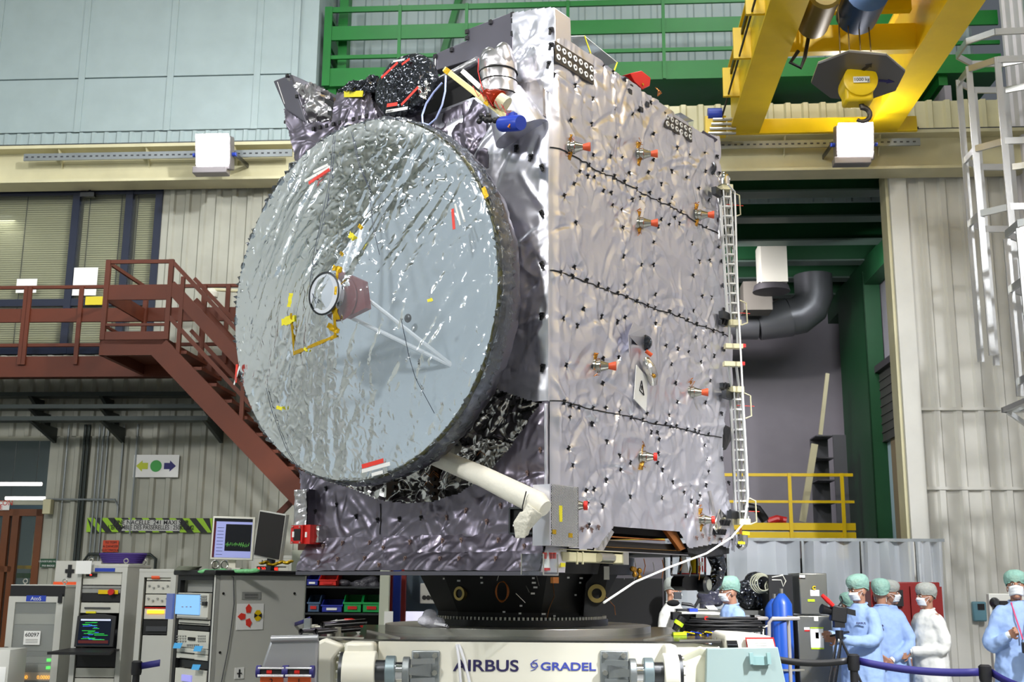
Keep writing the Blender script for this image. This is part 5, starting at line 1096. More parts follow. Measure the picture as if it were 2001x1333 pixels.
# dark long box and tall silver panel on top
lb = fpr([(845, 107), (912, 78), (912, 57), (1003, 22), (1003, 122), (920, 118), (846, 140)], .1, .3, 'long_dark_box', 'dark_foil', bevel=.008)
for x, y in ((850, 110), (882, 97), (912, 62), (912, 74), (958, 43), (1001, 28), (1001, 65), (1002, 40)):
    q = hf(.09, x, y); MB(SM).obox(q, (.006, 0, 0), (0, .012, 0), (0, 0, .016)).build('box_clip', 'black_plastic', lb)
MB(SM).bar(hf(.092, 851, 108), hf(.092, 850, 138), .004, .006).build('box_seam', 'paper', lb); MB(SM).bar(hf(.092, 1001, 24), hf(.092, 1001, 70), .006, .008).build('box_seam', 'silver_foil', lb)
pa = [(1002, 25), (1083, 13), (1085, 92), (1050, 100), (1000, 128)]
fpr(pa, .02, .2, 'tall_silver_panel', 'silver_foil', bevel=.01)
foil('tall_panel_foil', 'silver_foil', (.0, 0, 0), (0, -1, 0), (0, 0, 1), [ff(*p) for p in ((1003, 26), (1083, 14), (1084, 95), (1002, 120))], [], 85, .006, .01, folds=25, flen=.3, fw=.06, ridge=.4)
for x, y in ((1078, 62), (1078, 92), (1074, 128)): clip_copy(hf(-.015, x, y), FROT, fo, 'black_plastic', s=1.3)
ffoil('shoulder_foil', 'silver_foil', [(1000, 118), (1020, 95), (1083, 95), (1083, 190), (1060, 170), (1000, 160)], -.02, 87, .01, folds=30, flen=.25, fw=.05)
fpr([(1005, 150), (1060, 160), (1062, 225), (1030, 250), (1012, 200)], -.04, .1, 'clear_pocket', 'wrap_foil')
# foil bundle and cone
c1, c2 = hf(-.2, 976, 190), hf(-.2, 972, 105); ax = c2-c1
fbm = MB(SM).lathe(c1, c2, [(0, .125), (.28, .128), (.3, .118), (.5, .12), (.55, .128), (.8, .125), (.95, .1), (1, .04)], 20).build('foil_bundle', 'wrap_foil', SAT, ang=40)
for s in (-.055, .06): q = c1+ax*.72+Vector((-.02, -s, 0)); MB(SM).ball(q+Vector((0, 0, .02)), (.075, .068, .12), 14, 10).build('bundle_lobe', 'wrap_foil', fbm)
for f in (.0, .3, .54): MB(SM).tube([c1+ax*f+Vector((.127*math.cos(a), .127*math.sin(a), 0)) for a in np.arange(0, 6.28, .3)], .005, 6, closed=True).build('bundle_tie', 'black_plastic', fbm)
d1, d2 = hf(-.14, 985, 185), hf(-.06, 1020, 262)
MB(SM).lathe(d1, d2, [(0, .125), (.5, .16), (1, .19)], 22).build('foil_cone', 'silver_foil', SAT)
# clutter beam
def P3(x, y, u): return hf(u, x, y)
y0, y1 = P3(870, 136, -.42), P3(1003, 240, -.36)
yb = MB(SM).bar(y0, y1, .04, .035).build('cream_test_beam', M('beam_cream', 'd9cf92', .5), SAT, bevel=.003)
for f in (.02, .62): MB(SM).bar(y0+(y1-y0)*f, y0+(y1-y0)*(f+.06), .043, .038).build('beam_tape', 'gold_tape', yb)
y2, y3 = P3(905, 140, -.36), P3(940, 172, -.34); MB(SM).bar(y2, y3, .035, .03).build('white_actuator', 'paper', yb)
r0 = P3(950, 182, -.4); r1 = P3(975, 195, -.4); MB(SM).lathe(r0, r1, [(0, .03), (.3, .034), (.7, .06), (1, .062)], 20).build('red_cone', M('red_metal', 'b5371a', .2, .7), yb)
w1 = P3(990, 205, -.38); MB(SM).cyl(r1, w1, .05, n=20).build('white_horn', 'cream_paint', yb)
bl0, bl1 = P3(980, 243, -.4), P3(1018, 240, -.44); bl = MB(SM).lathe(bl0, bl1, [(0, .045), (.1, .05), (.9, .05), (1, .045)], 24).build('blue_cylinder', M('cyl_blue', '1f3fb4', .35), yb)
MB(SM).bar(P3(995, 250, -.46), P3(1008, 232, -.46), .03, .01).build('amber_tape', 'copper', yb); MB(SM).obox(P3(1000, 228, -.42), (.02, 0, 0), (0, .03, 0), (0, 0, .02)).build('blue_block', 'cyl_blue', yb)
for k in range(5):
    a = P3(930+k*14, 178+k*9, -.44); MB(SM).tube([a, a+Vector((-.02, .01, .03)), a+Vector((-.01, -.03, -.05)), a+Vector((0, -.05, -.02))], .0022, 5).build('red_wire', 'red_paint', yb)
MB(SM).tube([P3(935, 115, -.35), P3(934, 140, -.36), P3(940, 165, -.4), P3(945, 180, -.42)], .003, 5).build('red_wire', 'red_paint', yb)
b = MB(SM)
for k in range(9): b.ball(P3(930+random.random()*55, 222+random.random()*18, -.3), .02, 6, 5)
b.build('dark_connectors', 'black_plastic', yb)
bc = [(872, 142), (868, 165), (862, 180), (845, 205), (828, 225), (824, 238), (832, 245), (850, 236), (862, 212), (870, 185), (872, 150)]
MB(SM).tube([P3(x, y, -.46) for x, y in [(864, 162), (848, 180), (833, 202), (825, 225), (826, 241), (838, 244), (852, 232), (864, 205), (870, 178), (871, 148)]], .0065, 8).build('blue_white_cable', M('cable_pale', 'a9b6e6', .4), SAT)
# ---------- top right: mirror tile plates, acrylic box, red box
def tiles(x0, y0, x1, y1, hpx, n, nm):
    a = hs(-.05, x0, y0); b = hs(-.05, x1, y1); z = .12*hpx/22; t = MB(SM).prism([a, b, b-Vector((0, 0, z)), a-Vector((0, 0, z))], (0, .03, 0)).build(nm, M('tile_brown', '3b342c', .4), SAT)
    for k in range(n):
        for j in range(2):
            q = a+(b-a)*(k+.5)/n-Vector((0, 0, z*(.27+.46*j)))
            MB(SM).cyl(q+Vector((0, .0, 0)), q+Vector((0, -.006, 0)), .021, n=14).build('white_disc', 'paper', t); MB(SM).cyl(q+Vector((0, -.006, 0)), q+Vector((0, -.008, 0)), .009, n=8).build('disc_mark', 'tile_brown', t)
    return t
tiles(1085, 80, 1160, 128, 26, 7, 'mirror_plate'); tiles(1299, 218, 1352, 250, 22, 6, 'mirror_plate')
p = [hs(.04, 1087, 76), hs(.04, 1160, 124), hs(.5, 1160, 124), hs(.5, 1087, 76)]
ab = [hs(.1, *q) for q in ((1087, 72), (1142, 70), (1206, 122), (1200, 138), (1160, 122))]
ax_ = MB(SM).prism(ab, (0, .35, 0)).build('acrylic_box', 'acrylic', SAT)
for i, j in ((1, 4), (2, 3)): MB(SM).bar(ab[i], ab[j], .008, .008).build('yellow_edge', 'yellow_tape', ax_)
for i, j in ((0, 1), (1, 2), (0, 4), (4, 3)): MB(SM).bar(ab[i], ab[j], .003, .003).build('clear_edge', 'paper', ax_)
MB(SM).bar(hs(.09, 1090, 77), hs(.09, 1113, 75), .012, .004).build('red_label', 'red_tape', ax_)
rbx = [hs(.05, *q) for q in ((1232, 143), (1254, 138), (1272, 152), (1270, 168), (1256, 175), (1240, 160))]
rd = MB(SM).prism(rbx, (0, .12, 0)).build('red_protective_box', 'red_paint', SAT, bevel=.005)
MB(SM).cyl(hs(.045, 1256, 165), hs(.045, 1256, 165)+Vector((0, -.005, 0)), .01, n=10).build('gold_dot', 'gold_tape', rd)
for x, y in ((1222, 158), (1230, 165), (1228, 180), (1262, 205), (1250, 215)): q = hs(-.02, x, y); MB(SM).obox(q, (.02, 0, 0), (0, .02, 0), (0, 0, .018)).build('dark_latch', 'dark_steel', SAT)
MB(SM).prism([hs(.0, 1232, 170), hs(.0, 1264, 190), hs(.0, 1250, 222), hs(0, 1240, 210)], (.01, -.02, 0)).build('loose_foil_strip', 'dark_foil', SAT)
ac2 = MB(SM).prism([hs(.1, *q) for q in ((1318, 225), (1330, 220), (1356, 236), (1354, 250), (1340, 243))], (0, .12, 0)).build('small_acrylic_box', 'acrylic', SAT)
for k in range(7):
    a = hs(0, 1285, 188); MB(SM).tube([a, a+Vector((random.uniform(-.03, .03), -.02, .03)), a+Vector((random.uniform(-.05, .05), 0, .06))], .003, 5).build('loose_wire', 'copper', SAT)
# ================================================================== ADAPTER CONE AND DOLLY
AC = Vector((.06, 8.62, 0)); rz = hw(8.62-.63, 1010, 1226).z        # lower ring height
ztop = hw(8.0, 1010, 1092).z
AD = thing('adapter_cone', Vector((AC.x, AC.y, rz)), 'black flared adapter cone carrying the satellite on the steel turntable', 'adapter')
def ap(r, a, z): return Vector((AC.x+r*math.sin(a), AC.y-r*math.cos(a), z))
MB().lathe((AC.x, AC.y, rz), (AC.x, AC.y, rz+.045), [(0, .66), (1, .66)], 64).build('lower_ring', 'black_paint', AD)
prof = [(0, .6), (.12, .6), (1, .80)]
MB().lathe((AC.x, AC.y, rz+.045), (AC.x, AC.y, ztop), prof, 12).build('cone_shell', M('cone_black', '09090a', .6, 0, .03, 20), AD, ang=20)
MB().lathe((AC.x, AC.y, ztop-.1), (AC.x, AC.y, ztop+.02), [(0, .84), (1, .86)], 40).build('upper_ring', 'black_paint', AD)
for k in range(72):
    a = R(-100+k*200/72); c = ap(.64, a, rz+.045); MB().cyl(c, c+Vector((0, 0, .02)), .009, n=6).build('ring_bolt', 'steel', AD)
def conept(x, y, rr=.72):
    # point on the cone shell in front of the camera along a pixel
    d = cam_rot.to_3x3() @ Vector(((x-CX)/FPX, -(y-CY)/FPX, -1)); t = 6.5/d.y
    for _ in range(400):
        p = CAMP+d*t; f = (p.z-rz-.045)/(ztop-rz-.045); r = .6 if f < .12 else .6+.2*(f-.12)/.88
        if (p-AC).to_2d().length < r: break
        t += .005/d.y
    return p
for x, y, r, m, lab in ((899, 1160, .048, 'M', 'gold'), (1167, 1160, .045, 'M', 'gold'), (982, 1156, .062, 'c', 'amber')):
    p = conept(x, y); n = (p-AC); n.z = 0; n.normalize()
    if m == 'M': MB().lathe(p-n*.02, p+n*.012, [(0, r), (1, r), (1, r*.62), (.4, r*.58)], 24, cap=False).build('port_ring', M('port_gold', 'a8935a', .3, .8), AD); MB().cyl(p-n*.02, p+n*.002, r*.6, n=20).build('port_hole', 'black_paint', AD)
    else:
        for k in range(4):
            s = Vector((n.y, -n.x, 0)); MB().tube([p+n*.012*(k % 2+1)+s*(r-.004*k)*.75*math.cos(a)+Z*(r+.003*k)*math.sin(a) for a in np.arange(0, 6.28, .3)], .003, 5, closed=True).build('wire_coil', M('coil_amber', 'a05a1c', .3, .4), AD)
# side boxes of the cone
a, b = hw(8.1, 1143, 1080), hw(8.1, 1178, 1200)
for pts, d in (([(1145, 1140), (1192, 1084), (1185, 1140), (1172, 1205), (1140, 1205)], .25),):
    MB().prism([hw(7.98, *p) for p in pts], (0, d, 0)).build('side_lug', 'cone_black', AD)
p = hw(7.97, 1166, 1160); MB().lathe(p+Vector((0, .03, 0)), p-Vector((0, .012, 0)), [(0, .062), (1, .062), (1, .035), (.3, .033)], 24, cap=False).build('port_ring', 'port_gold', AD)
a, b = hw(7.9, 1180, 1107), hw(7.9, 1191, 1133); MB().box(a.x, 7.9, b.z, b.x, 7.92, a.z).build('grey_plate', 'rack_grey', AD)
lbl = [(1042, 1130), (1043, 1139), (1046, 1148), (1110, 1129), (1135, 1130), (1160, 1132), (1133, 1139), (1124, 1163), (985, 1196), (1016, 1199), (1018, 1184), (1062, 1200), (1083, 1204), (1041, 1160), (1219, 1121), (1219, 1131), (868, 1131), (897, 1135), (941, 1129), (942, 1139)]
for x, y in lbl:
    p = conept(x, y); n = (p-AC); n.z = 0; n.normalize(); s = Vector((-n.y, n.x, 0)); MB().obox(p+n*.004, s*random.choice([.009, .014]), n*.001, Z*.006).build('white_mark', 'paper', AD)
for pts in ([(1080, 1140), (1082, 1165), (1072, 1190), (1068, 1208)], [(975, 1125), (972, 1135)], [(1028, 1145), (1034, 1158)], [(1008, 1160), (1026, 1178)], [(1175, 1160), (1198, 1185), (1200, 1202)], [(1155, 1124), (1172, 1134)], [(1048, 1125), (1053, 1145)]):
    q = [conept(*p) for p in pts]; q = [p+(Vector((p.x-AC.x, p.y-AC.y, 0)).normalized())*.01 for p in q]; MB().tube(q, .003, 5).build('thin_wire', 'copper' if len(pts) > 2 else 'steel', AD)
# --- dolly
FY = 7.18; dz1 = hw(FY, 1000, 1252).z
DL = thing('dolly', Vector((.1, 8.4, 0)), 'white tilting dolly with company lettering under the satellite', 'dolly')
MB().lathe((AC.x, AC.y, rz-.06), (AC.x, AC.y, rz), [(0, .97), (1, .97)], 96).build('turntable_plate', 'steel', DL, bevel=.003)
MB().lathe((AC.x, AC.y, rz-.16), (AC.x, AC.y, rz-.06), [(0, .9), (1, .9)], 96).build('turntable_drum', 'steel', DL)
x0, x1 = hw(FY, 738, 1300).x, hw(FY, 1300, 1300).x
X0, X1 = hw(FY, 612, 1300).x, hw(FY, 1415, 1300).x
zf = dz1; zb0 = .35
MB().box(x0, FY, zb0, x1, FY+.14, zf).build('front_beam', 'white_paint', DL, bevel=.008)
MB().box(x0-.0, FY+2.5, zb0, x1, FY+2.62, zf).build('rear_beam', 'white_paint', DL, bevel=.008)
MB().box(x0-.05, FY+.14, .6, x1+.05, FY+2.5, zf-.04).build('dolly_body', 'white_paint', DL)
tp = MB().prism([(X0, FY+.1, zf-.01), (x0, FY, zf-.01), (x1, FY, zf-.01), (X1, FY+.1, zf-.01), (X1+.25, FY+1.2, zf-.01), (X1, FY+2.4, zf-.01), (X0, FY+2.4, zf-.01), (X0-.1, FY+1.2, zf-.01)], (0, 0, .012)).build('deck_plate', M('deck_polish', '6f6f6c', .16, .9), DL)
bl = MB(); 
for k in range(34):
    for (xa, ya, xb, yb) in ((x1-.12, FY+.05, x1+.25, FY+1.1), (x0+.12, FY+.05, x0-.2, FY+1.1), (x1+.1, FY+.03, X1, FY+.12), (x0-.1, FY+.03, X0, FY+.12), (X1-.02, FY+.2, X1+.2, FY+1.2)):
        f = k/33; c = Vector((xa+(xb-xa)*f, ya+(yb-ya)*f, zf)); bl.cyl(c, c+Vector((0, 0, .012)), .008, n=6)
bl.build('deck_bolts', 'steel', DL, kind='stuff')
for s, xa, xb in ((-1, X0, x0), (1, x1, X1)):
    m = xb if s > 0 else xa; n = xa if s > 0 else xb       # m outer, n inner
    MB().prism([(n, FY+.02, zf), (n, FY+.02, zb0), (m, FY+.12, zb0), (m, FY+.12, zf-.03), (n+(m-n)*.5, FY+.08, zf)], (0, .1, 0)).build('shoulder_panel', 'white_paint', DL, bevel=.01)
    # concave dished panel
    c = Vector((n+(m-n)*.62, FY+.07, zf-.30)); 
    MB().lathe(c+Vector((0, .06, 0)), c+Vector((0, -.03, 0)), [(0, .10), (.6, .19), (1, .25), (1.05, .27), (.8, .275)], 8, cap=True).build('dished_panel', M('dish_panel', 'dedec6', .4), DL, bevel=.006)
for s, bx0, bx1, cxa, cxb, rA, rB in ((-1, 805, 860, 670, 723, 735, 800), (1, 1172, 1227, 1270, 1326, 1230, 1295)):
    a, b = hw(FY, bx0, 1271), hw(FY, bx1, 1271); zc_ = hw(FY, 1000, 1310).z
    pl = MB().box(a.x, FY-.02, zc_-.13, b.x, FY, a.z).build('bracket_plate', 'galvanised', DL, bevel=.008)
    for xx in (a.x+.03, b.x-.03):
        for zq in (a.z-.03, a.z-.13, a.z-.22): MB().cyl((xx, FY-.02, zq), (xx, FY-.04, zq), .017, n=6).build('plate_bolt', 'steel', pl)
    ox = hw(FY-.15, rA if s > 0 else rB, 1310).x
    for dz in (.055, -.055):
        MB().bar((a.x+.03 if s > 0 else b.x-.03, FY-.07, zc_+dz), (ox, FY-.15, zc_+dz), .025, .03).build('bracket_arm', 'galvanised', pl)
    MB().prism([(a.x+.05 if s > 0 else b.x-.05, FY-.02, zc_-.04), (a.x+.05 if s > 0 else b.x-.05, FY-.02, zc_+.04), (ox, FY-.15, zc_+.02), (ox, FY-.15, zc_-.02)], (0, -.012, 0)).build('bracket_web', 'galvanised', pl)
    ax0, ax1 = hw(FY-.17, rA, 1310).x, hw(FY-.17, rB, 1310).x; Yc = FY-.15
    i_, o_ = (ax0, ax1) if s > 0 else (ax1, ax0)
    d = o_-i_
    MB().cyl((i_, Yc, zc_), (i_+d*.2, Yc, zc_), .085, n=32).build('steel_flange', 'galvanised', DL, bevel=.004)
    MB().cyl((i_+d*.2, Yc, zc_), (i_+d*.42, Yc, zc_), .055, n=28).build('shaft', 'chrome', DL)
    MB().cyl((i_+d*.42, Yc, zc_), (i_+d*.72, Yc, zc_), .09, n=32).build('bearing_ring', M('ring_bluegrey', '8fa0a6', .35, .7), DL, bevel=.006)
    MB().cyl((i_+d*.72, Yc, zc_), (i_+d*1.05, Yc, zc_), .065, n=28).build('shaft', 'dark_steel', DL)
    e = hw(FY-.17, (cxa if s < 0 else cxb), 1310).x
    MB().cyl((i_+d*1.02, Yc+.02, zc_-.01), (e, Yc+.02, zc_-.01), .125, n=40).build('white_hub', 'white_paint', DL, bevel=.006)
    MB().cyl((e, Yc+.02, zc_-.01), (e+.02*s, Yc+.02, zc_-.01), .118, n=40).build('hub_flange', 'dark_steel', DL)
    for k in range(12):
        t = R(30*k); MB().cyl((e+.02*s, Yc+.02+.1*math.cos(t), zc_+.1*math.sin(t)), (e+.032*s, Yc+.02+.1*math.cos(t), zc_+.1*math.sin(t)), .009, n=6).build('hub_bolt', 'steel', DL)
    MB().box(min(i_+d*1.1, e), Yc, zf-.32, max(i_+d*1.1, e), FY+.1, zf-.01).build('hub_mount', 'white_paint', DL, bevel=.02)
tY = FY-.003; zt = hw(tY, 1000, 1312).z
p = hw(tY, 886, 1312); o = text('AIRBUS', .094, (p.x, tY, zt), (1, 0, 0), (0, 0, 1), 'company_lettering', 'navy_text', DL, .001, bold=.0016, sx=1.3)
p = hw(tY, 1056, 1309); o = text('GRADEL', .066, (p.x, tY, zt+.008), (1, 0, 0), (0, 0, 1), 'company_lettering', 'blue_text', DL, .001, bold=.0014, sx=1.36)
c = hw(tY, 1044, 1300)
for s in (1, -1):
    P = [(c.x+.022*s, tY, c.z+.034*s), (c.x-.004*s, tY, c.z+.024*s), (c.x-.02*s, tY, c.z+.006*s), (c.x-.014*s, tY, c.z-.010*s), (c.x+.002*s, tY, c.z-.014*s), (c.x+.012*s, tY, c.z-.004*s)]
    MB().tube(P, [.001, .003, .004, .0045, .0035, .001], 6).build('logo_swoosh', 'blue_text', DL)
# right end: curved tower with black bellows, paper in a red frame and blue-grey door
zq = lambda y: hw(FY+.1, 1450, y).z
a, b, c_ = hw(FY+.1, 1415, 1300).x, hw(FY+.1, 1470, 1300).x, hw(FY+.1, 1520, 1300).x
MB().prism([(a+.01, FY+.1, .4), (a+.01, FY+.1, zq(1243)), (a+.04, FY+.1, zq(1238)), (b, FY+.1, zq(1240)), (c_-.03, FY+.1, zq(1243)), (c_+.05, FY+.1, .4)], (0, .5, 0)).build('end_housing', 'white_paint', DL, bevel=.02)
MB().prism([hw(FY+.08, *p) for p in ((1421, 1252), (1440, 1252), (1458, 1333), (1430, 1333))], (0, .05, 0)).build('black_bellows', 'black_plastic', DL)
for k in range(6): q, r_ = hw(FY+.07, 1422+k*1.6, 1260+k*9), hw(FY+.07, 1442+k*3, 1260+k*9); MB().bar(q, r_, .01, .006).build('bellows_fold', 'rack_dark', DL)
pf = MB().prism([hw(FY+.07, *p) for p in ((1457, 1246), (1512, 1246), (1520, 1284), (1464, 1286))], (0, .02, 0)).build('red_frame', 'red_paint', DL)
MB().prism([hw(FY+.065, *p) for p in ((1459, 1249), (1510, 1249), (1518, 1280), (1465, 1281))], (0, .02, 0)).build('paper_sheet', 'paper', pf)
for k in range(5): q, r_ = hw(FY+.06, 1475+k*3, 1255+k*5), hw(FY+.06, 1500, 1255+k*5); MB().bar(q, r_, .002, .002).build('printed_line', 'rack_grey', pf)
bp = MB().prism([hw(FY-.02, *p) for p in ((1382, 1268), (1520, 1265), (1535, 1333), (1540, 1400), (1378, 1400))], (0, .06, 0)).build('bluegrey_door', M('door_bluegrey', '90a3a2', .4), DL, bevel=.004)
hb = MB()
for x in (1467, 1501): q, r_ = hw(FY-.05, x, 1276), hw(FY-.05, x+2, 1298); hb.bar(q, r_, .022, .03)
hb.build('door_handle', M('handle_teal', '86a6a6', .4), bp); q, r_ = hw(FY-.04, 1469, 1283), hw(FY-.04, 1503, 1300); MB().box(q.x, FY-.045, r_.z, r_.x, FY-.02, q.z).build('handle_plate', 'handle_teal', bp)
# left end: silver folded panel and orange belt cassettes
lp_ = MB().prism([hw(FY-.25, *p) for p in ((530, 1245), (612, 1243), (622, 1252), (618, 1400), (508, 1400), (512, 1300))], (0, .06, 0)).build('silver_end_panel', M('panel_silver', 'a2a4a8', .35, .5), DL, bevel=.015)
MB().cyl(hw(FY-.25, 530, 1249), hw(FY-.25, 622, 1247), .02, n=12).build('panel_fold', 'panel_silver', lp_)
MB().prism([hw(FY-.05, *p) for p in ((618, 1256), (634, 1247), (672, 1262), (652, 1290), (650, 1400), (616, 1400))], (0, .1, 0)).build('left_shoulder', 'white_paint', DL, bevel=.02)
for n_, xx in (('2', 530), ('1', 584)):
    t = thing('belt_cassette', hw(FY-.36, xx, 1333), ('left' if n_ == '2' else 'right')+' orange belt cassette on the silver end panel', 'cassette')
    a, b = hw(FY-.36, xx-24, 1305), hw(FY-.36, xx+26, 1320)
    MB().box(a.x, FY-.38, b.z, b.x, FY-.34, a.z).build('cassette_head', 'black_plastic', t)
    for s in (a.x, b.x): MB().cyl((s-.012, FY-.36, (a.z+b.z)/2), (s+.012, FY-.36, (a.z+b.z)/2), .035, n=14).build('end_cap', 'belt_blue', t)
    MB().cyl((a.x, FY-.385, a.z), (b.x, FY-.385, a.z), .007, n=8).build('chrome_rod', 'chrome', t); MB().cyl((a.x, FY-.385, b.z), (b.x, FY-.385, b.z), .009, n=8).build('chrome_rod', 'chrome', t)
    MB().box(a.x+.05, FY-.385, b.z+.012, a.x+.08, FY-.38, a.z-.012).build('red_button', 'red_paint', t)
    MB().box(a.x+.01, FY-.36, b.z-.3, b.x-.01, FY-.33, b.z-.01).build('orange_body', M('body_orange', 'e8642a', .5), t)
    text(n_, .045, ((a.x+b.x)/2, FY-.363, b.z-.05), (1, 0, 0), (0, 0, 1), 'number', 'ink', t, .001, 'CENTER')
# --- things lying on the deck
zd = zf+.004
def deck(x, y): return hit(I4, 2, zd, x, y)
q = [deck(*p) for p in ((1290, 1240), (1296, 1238))]
t = thing('control_box', deck(1395, 1240), 'small steel control box with red button on the right of the deck', 'control box')
a = hw(8.3, 1360, 1200); b = hw(8.3, 1408, 1232)
MB().box(a.x, 8.3, zd, b.x, 8.55, a.z).build('box_body', 'stainless', t, bevel=.004); MB().box(a.x-.09, 8.35, zd, a.x-.005, 8.5, a.z-.01).build('black_side', 'black_plastic', t)
MB().box(a.x-.1, 8.3, a.z, b.x, 8.55, a.z+.012).build('lid', 'rack_grey', t); MB().cyl((a.x+.07, 8.29, a.z-.03), (a.x+.07, 8.27, a.z-.03), .016, n=12).build('red_button', 'red_paint', t)
MB().box(a.x-.03, 8.4, a.z+.012, a.x+.03, 8.5, a.z+.035).build('blue_module', 'blue_plastic', t)
b = MB(); rs3 = np.random.RandomState(9)
cc = deck(1412, 1238); 
for k in range(16):
    r0 = .1+.06*rs3.rand(); b.tube([cc+Vector((r0*1.9*math.cos(a)+.02*rs3.rand(), r0*.9*math.sin(a), .012+.006*k+.008*rs3.rand())) for a in np.arange(0, 6.28, .35)], .008, 6, closed=True)
b.build('cable_coil', 'black_plastic', label='heap of coiled black cables on the right of the dolly deck', cat='cable')
b = MB(); cc = deck(1340, 1240)
t = thing('grinder_tool', cc, 'black hand tool with lime green band lying on the deck', 'tool')
p0, p1 = hw(8.0, 1318, 1232), hw(8.0, 1334, 1206); MB().tube([p0, (p0+p1)/2, p1], [.02, .03, .03], 12).build('tool_body', 'black_plastic', t)
MB().cyl(p0*.6+p1*.4, p0*.35+p1*.65, .034, n=12).build('green_band', M('lime', 'b6d61e', .5), t)
MB().box(p0.x-.01, 7.98, zd, p0.x+.08, 8.05, zd+.02).build('tool_foot', 'lime', t)
for k in range(6):
    a = deck(1325+k*14, 1241); MB().tube([a, a+Vector((.05, .03, .02)), a+Vector((.11, -.02, .01))], .005, 6).build('loose_lead', ['yellow_paint', 'blue_plastic', 'black_plastic'][k % 3], t)
# left deck clutter: tubes frame, red pliers, white bag, hose
t = thing('tube_stand', hw(7.6, 640, 1240), 'small frame of polished tubes on the left of the deck', 'frame')
for k, (x, y) in enumerate(((588, 1235), (617, 1235), (630, 1222))):
    p = hw(7.3, x, y); MB().lathe(p, p+Vector((.22, .35, .01)), [(0, .02), (1, .02)], 14, cap=False).build('polished_tube', 'chrome', t); MB().cyl(p+Vector((.01, .016, 0)), p+Vector((.02, .03, 0)), .017, n=12).build('tube_bore', 'black_plastic', t)
for x in (604, 640, 656): a, b = hw(7.45, x, 1222), hw(7.45, x+9, 1246); MB().box(a.x, 7.45, b.z, b.x, 7.6, a.z).build('white_clamp', 'white_paint', t)
MB().bar(hw(7.5, 600, 1226), hw(7.5, 665, 1226), .05, .02).build('cross_bar', 'white_paint', t)
a, b = hw(7.35, 594, 1209), hw(7.35, 606, 1230); MB().box(a.x, 7.35, b.z, b.x, 7.4, a.z).build('grey_post', 'galvanised', t)
t = thing('red_pliers', hw(8.0, 690, 1217), 'red-handled tool lying behind the tube frame', 'tool')
MB().tube([hw(8, 672, 1212), hw(8, 685, 1215), hw(8, 710, 1222)], [.012, .024, .02], 8).build('handle', 'red_paint', t); MB().tube([hw(8, 660, 1214), hw(8, 640, 1218)], [.014, .008], 8).build('jaw', 'dark_steel', t)
q = [hw(7.9, *p) for p in ((655, 1216), (670, 1214), (690, 1221), (702, 1238))]
MB().tube(q, .012, 8).build('grey_hose', 'rack_grey', label='bent grey hose end behind the tube frame on the deck', cat='hose')
b = MB(); c = hw(7.9, 848, 1208)
for k in range(9): b.ball(c+Vector((random.uniform(-.07, .08), random.uniform(-.05, .05), random.uniform(-.05, .03))), (.05, .04, .035), 10, 8)
b.build('white_bag', M('bag_white', 'dcdce6', .4, 0, .8, 18), label='crumpled white plastic bag at the foot of the black cone', cat='bag', mods=[('REMESH', {'mode': 'VOXEL', 'voxel_size': .012})])
for k, (dx, lab) in enumerate(((0, 'white hose running over the dolly front, left strand'), (5, 'white hose running over the dolly front, right strand'))):
    q = [hw(7.75, 850, 1219), hw(7.6, 872, 1222+k), deck(884, 1236), hw(FY-.03, 893+dx, 1262), hw(FY-.03, 897+dx*2, 1290), hw(FY-.03, 900+dx*3.5, 1333), hw(FY-.03, 902+dx*4, 1400)]
    MB().tube(q, .0085, 8).build('white_hose', M('hose_white', 'd9dadf', .3), label=lab, cat='hose')
# ================================================================== LEFT: RACKS AND SHELVES
def KF(x, y, Y, ang): p = hw(Y, x, y); return Matrix.Translation((p.x, Y, 0)) @ Matrix.Rotation(R(ang), 4, 'Z')
def rack(px0, px1, ytop, Y, depth, lab, ang=0, name='server_rack', roofmat='rack_grey'):
    p, q = hw(Y, px0, ytop), hw(Y, px1, ytop); F = Matrix.Translation((p.x, Y, 0)) @ Matrix.Rotation(R(ang), 4, 'Z'); w = (q.x-p.x)/math.cos(R(ang)); h = p.z
    t = thing(name, F, lab, 'rack')
    b = MB(F); b.box(0, .05, .08, .02, depth, h); b.box(w-.02, .05, .08, w, depth, h); b.box(0, depth-.02, .08, w, depth, h); b.build('cabinet', 'rack_grey', t)
    MB(F).box(-.005, -.0, h, w+.005, depth+.01, h+.03).build('roof', roofmat, t, bevel=.004); MB(F).box(0, 0, 0, w, depth, .1).build('plinth', 'rack_dark', t)
    f = MB(F)
    for a, c in ((0, .05), (w-.05, w)): f.box(a, -.005, .1, c, .05, h)
    f.box(.05, -.005, h-.05, w-.05, .05, h); f.build('front_frame', 'rack_grey', t)
    MB(F).box(.05, .3, .1, w-.05, .32, h-.05).build('inner_dark', 'rack_dark', t)
    return t, F, w, h
def unit(t, F, x0, x1, z0, z1, mat, nm='rack_unit', y=.015, d=.2, screws=1):
    o = MB(F).box(x0, y, z0, x1, y+d, z1).build(nm, mat, t)
    return o
def eyebolt(t, F, x, y, z):
    MB(F).tube([(x+.022*math.cos(a), y, z+.035+.022*math.sin(a)) for a in np.arange(0, 6.28, .5)], .006, 6, closed=True).build('lifting_eye', 'steel', t); MB(F).cyl((x, y, z), (x, y, z+.014), .012, n=8).build('eye_base', 'steel', t)
M('unit_cream', 'c9c8bd', .45); M('unit_grey', '8f908c', .45); M('unit_black', '141416', .45)
M('led_red', 'ff2a1a', emit=4); M('led_amber', 'ffae1c', emit=5); M('led_green', '3cff50', emit=2.5)
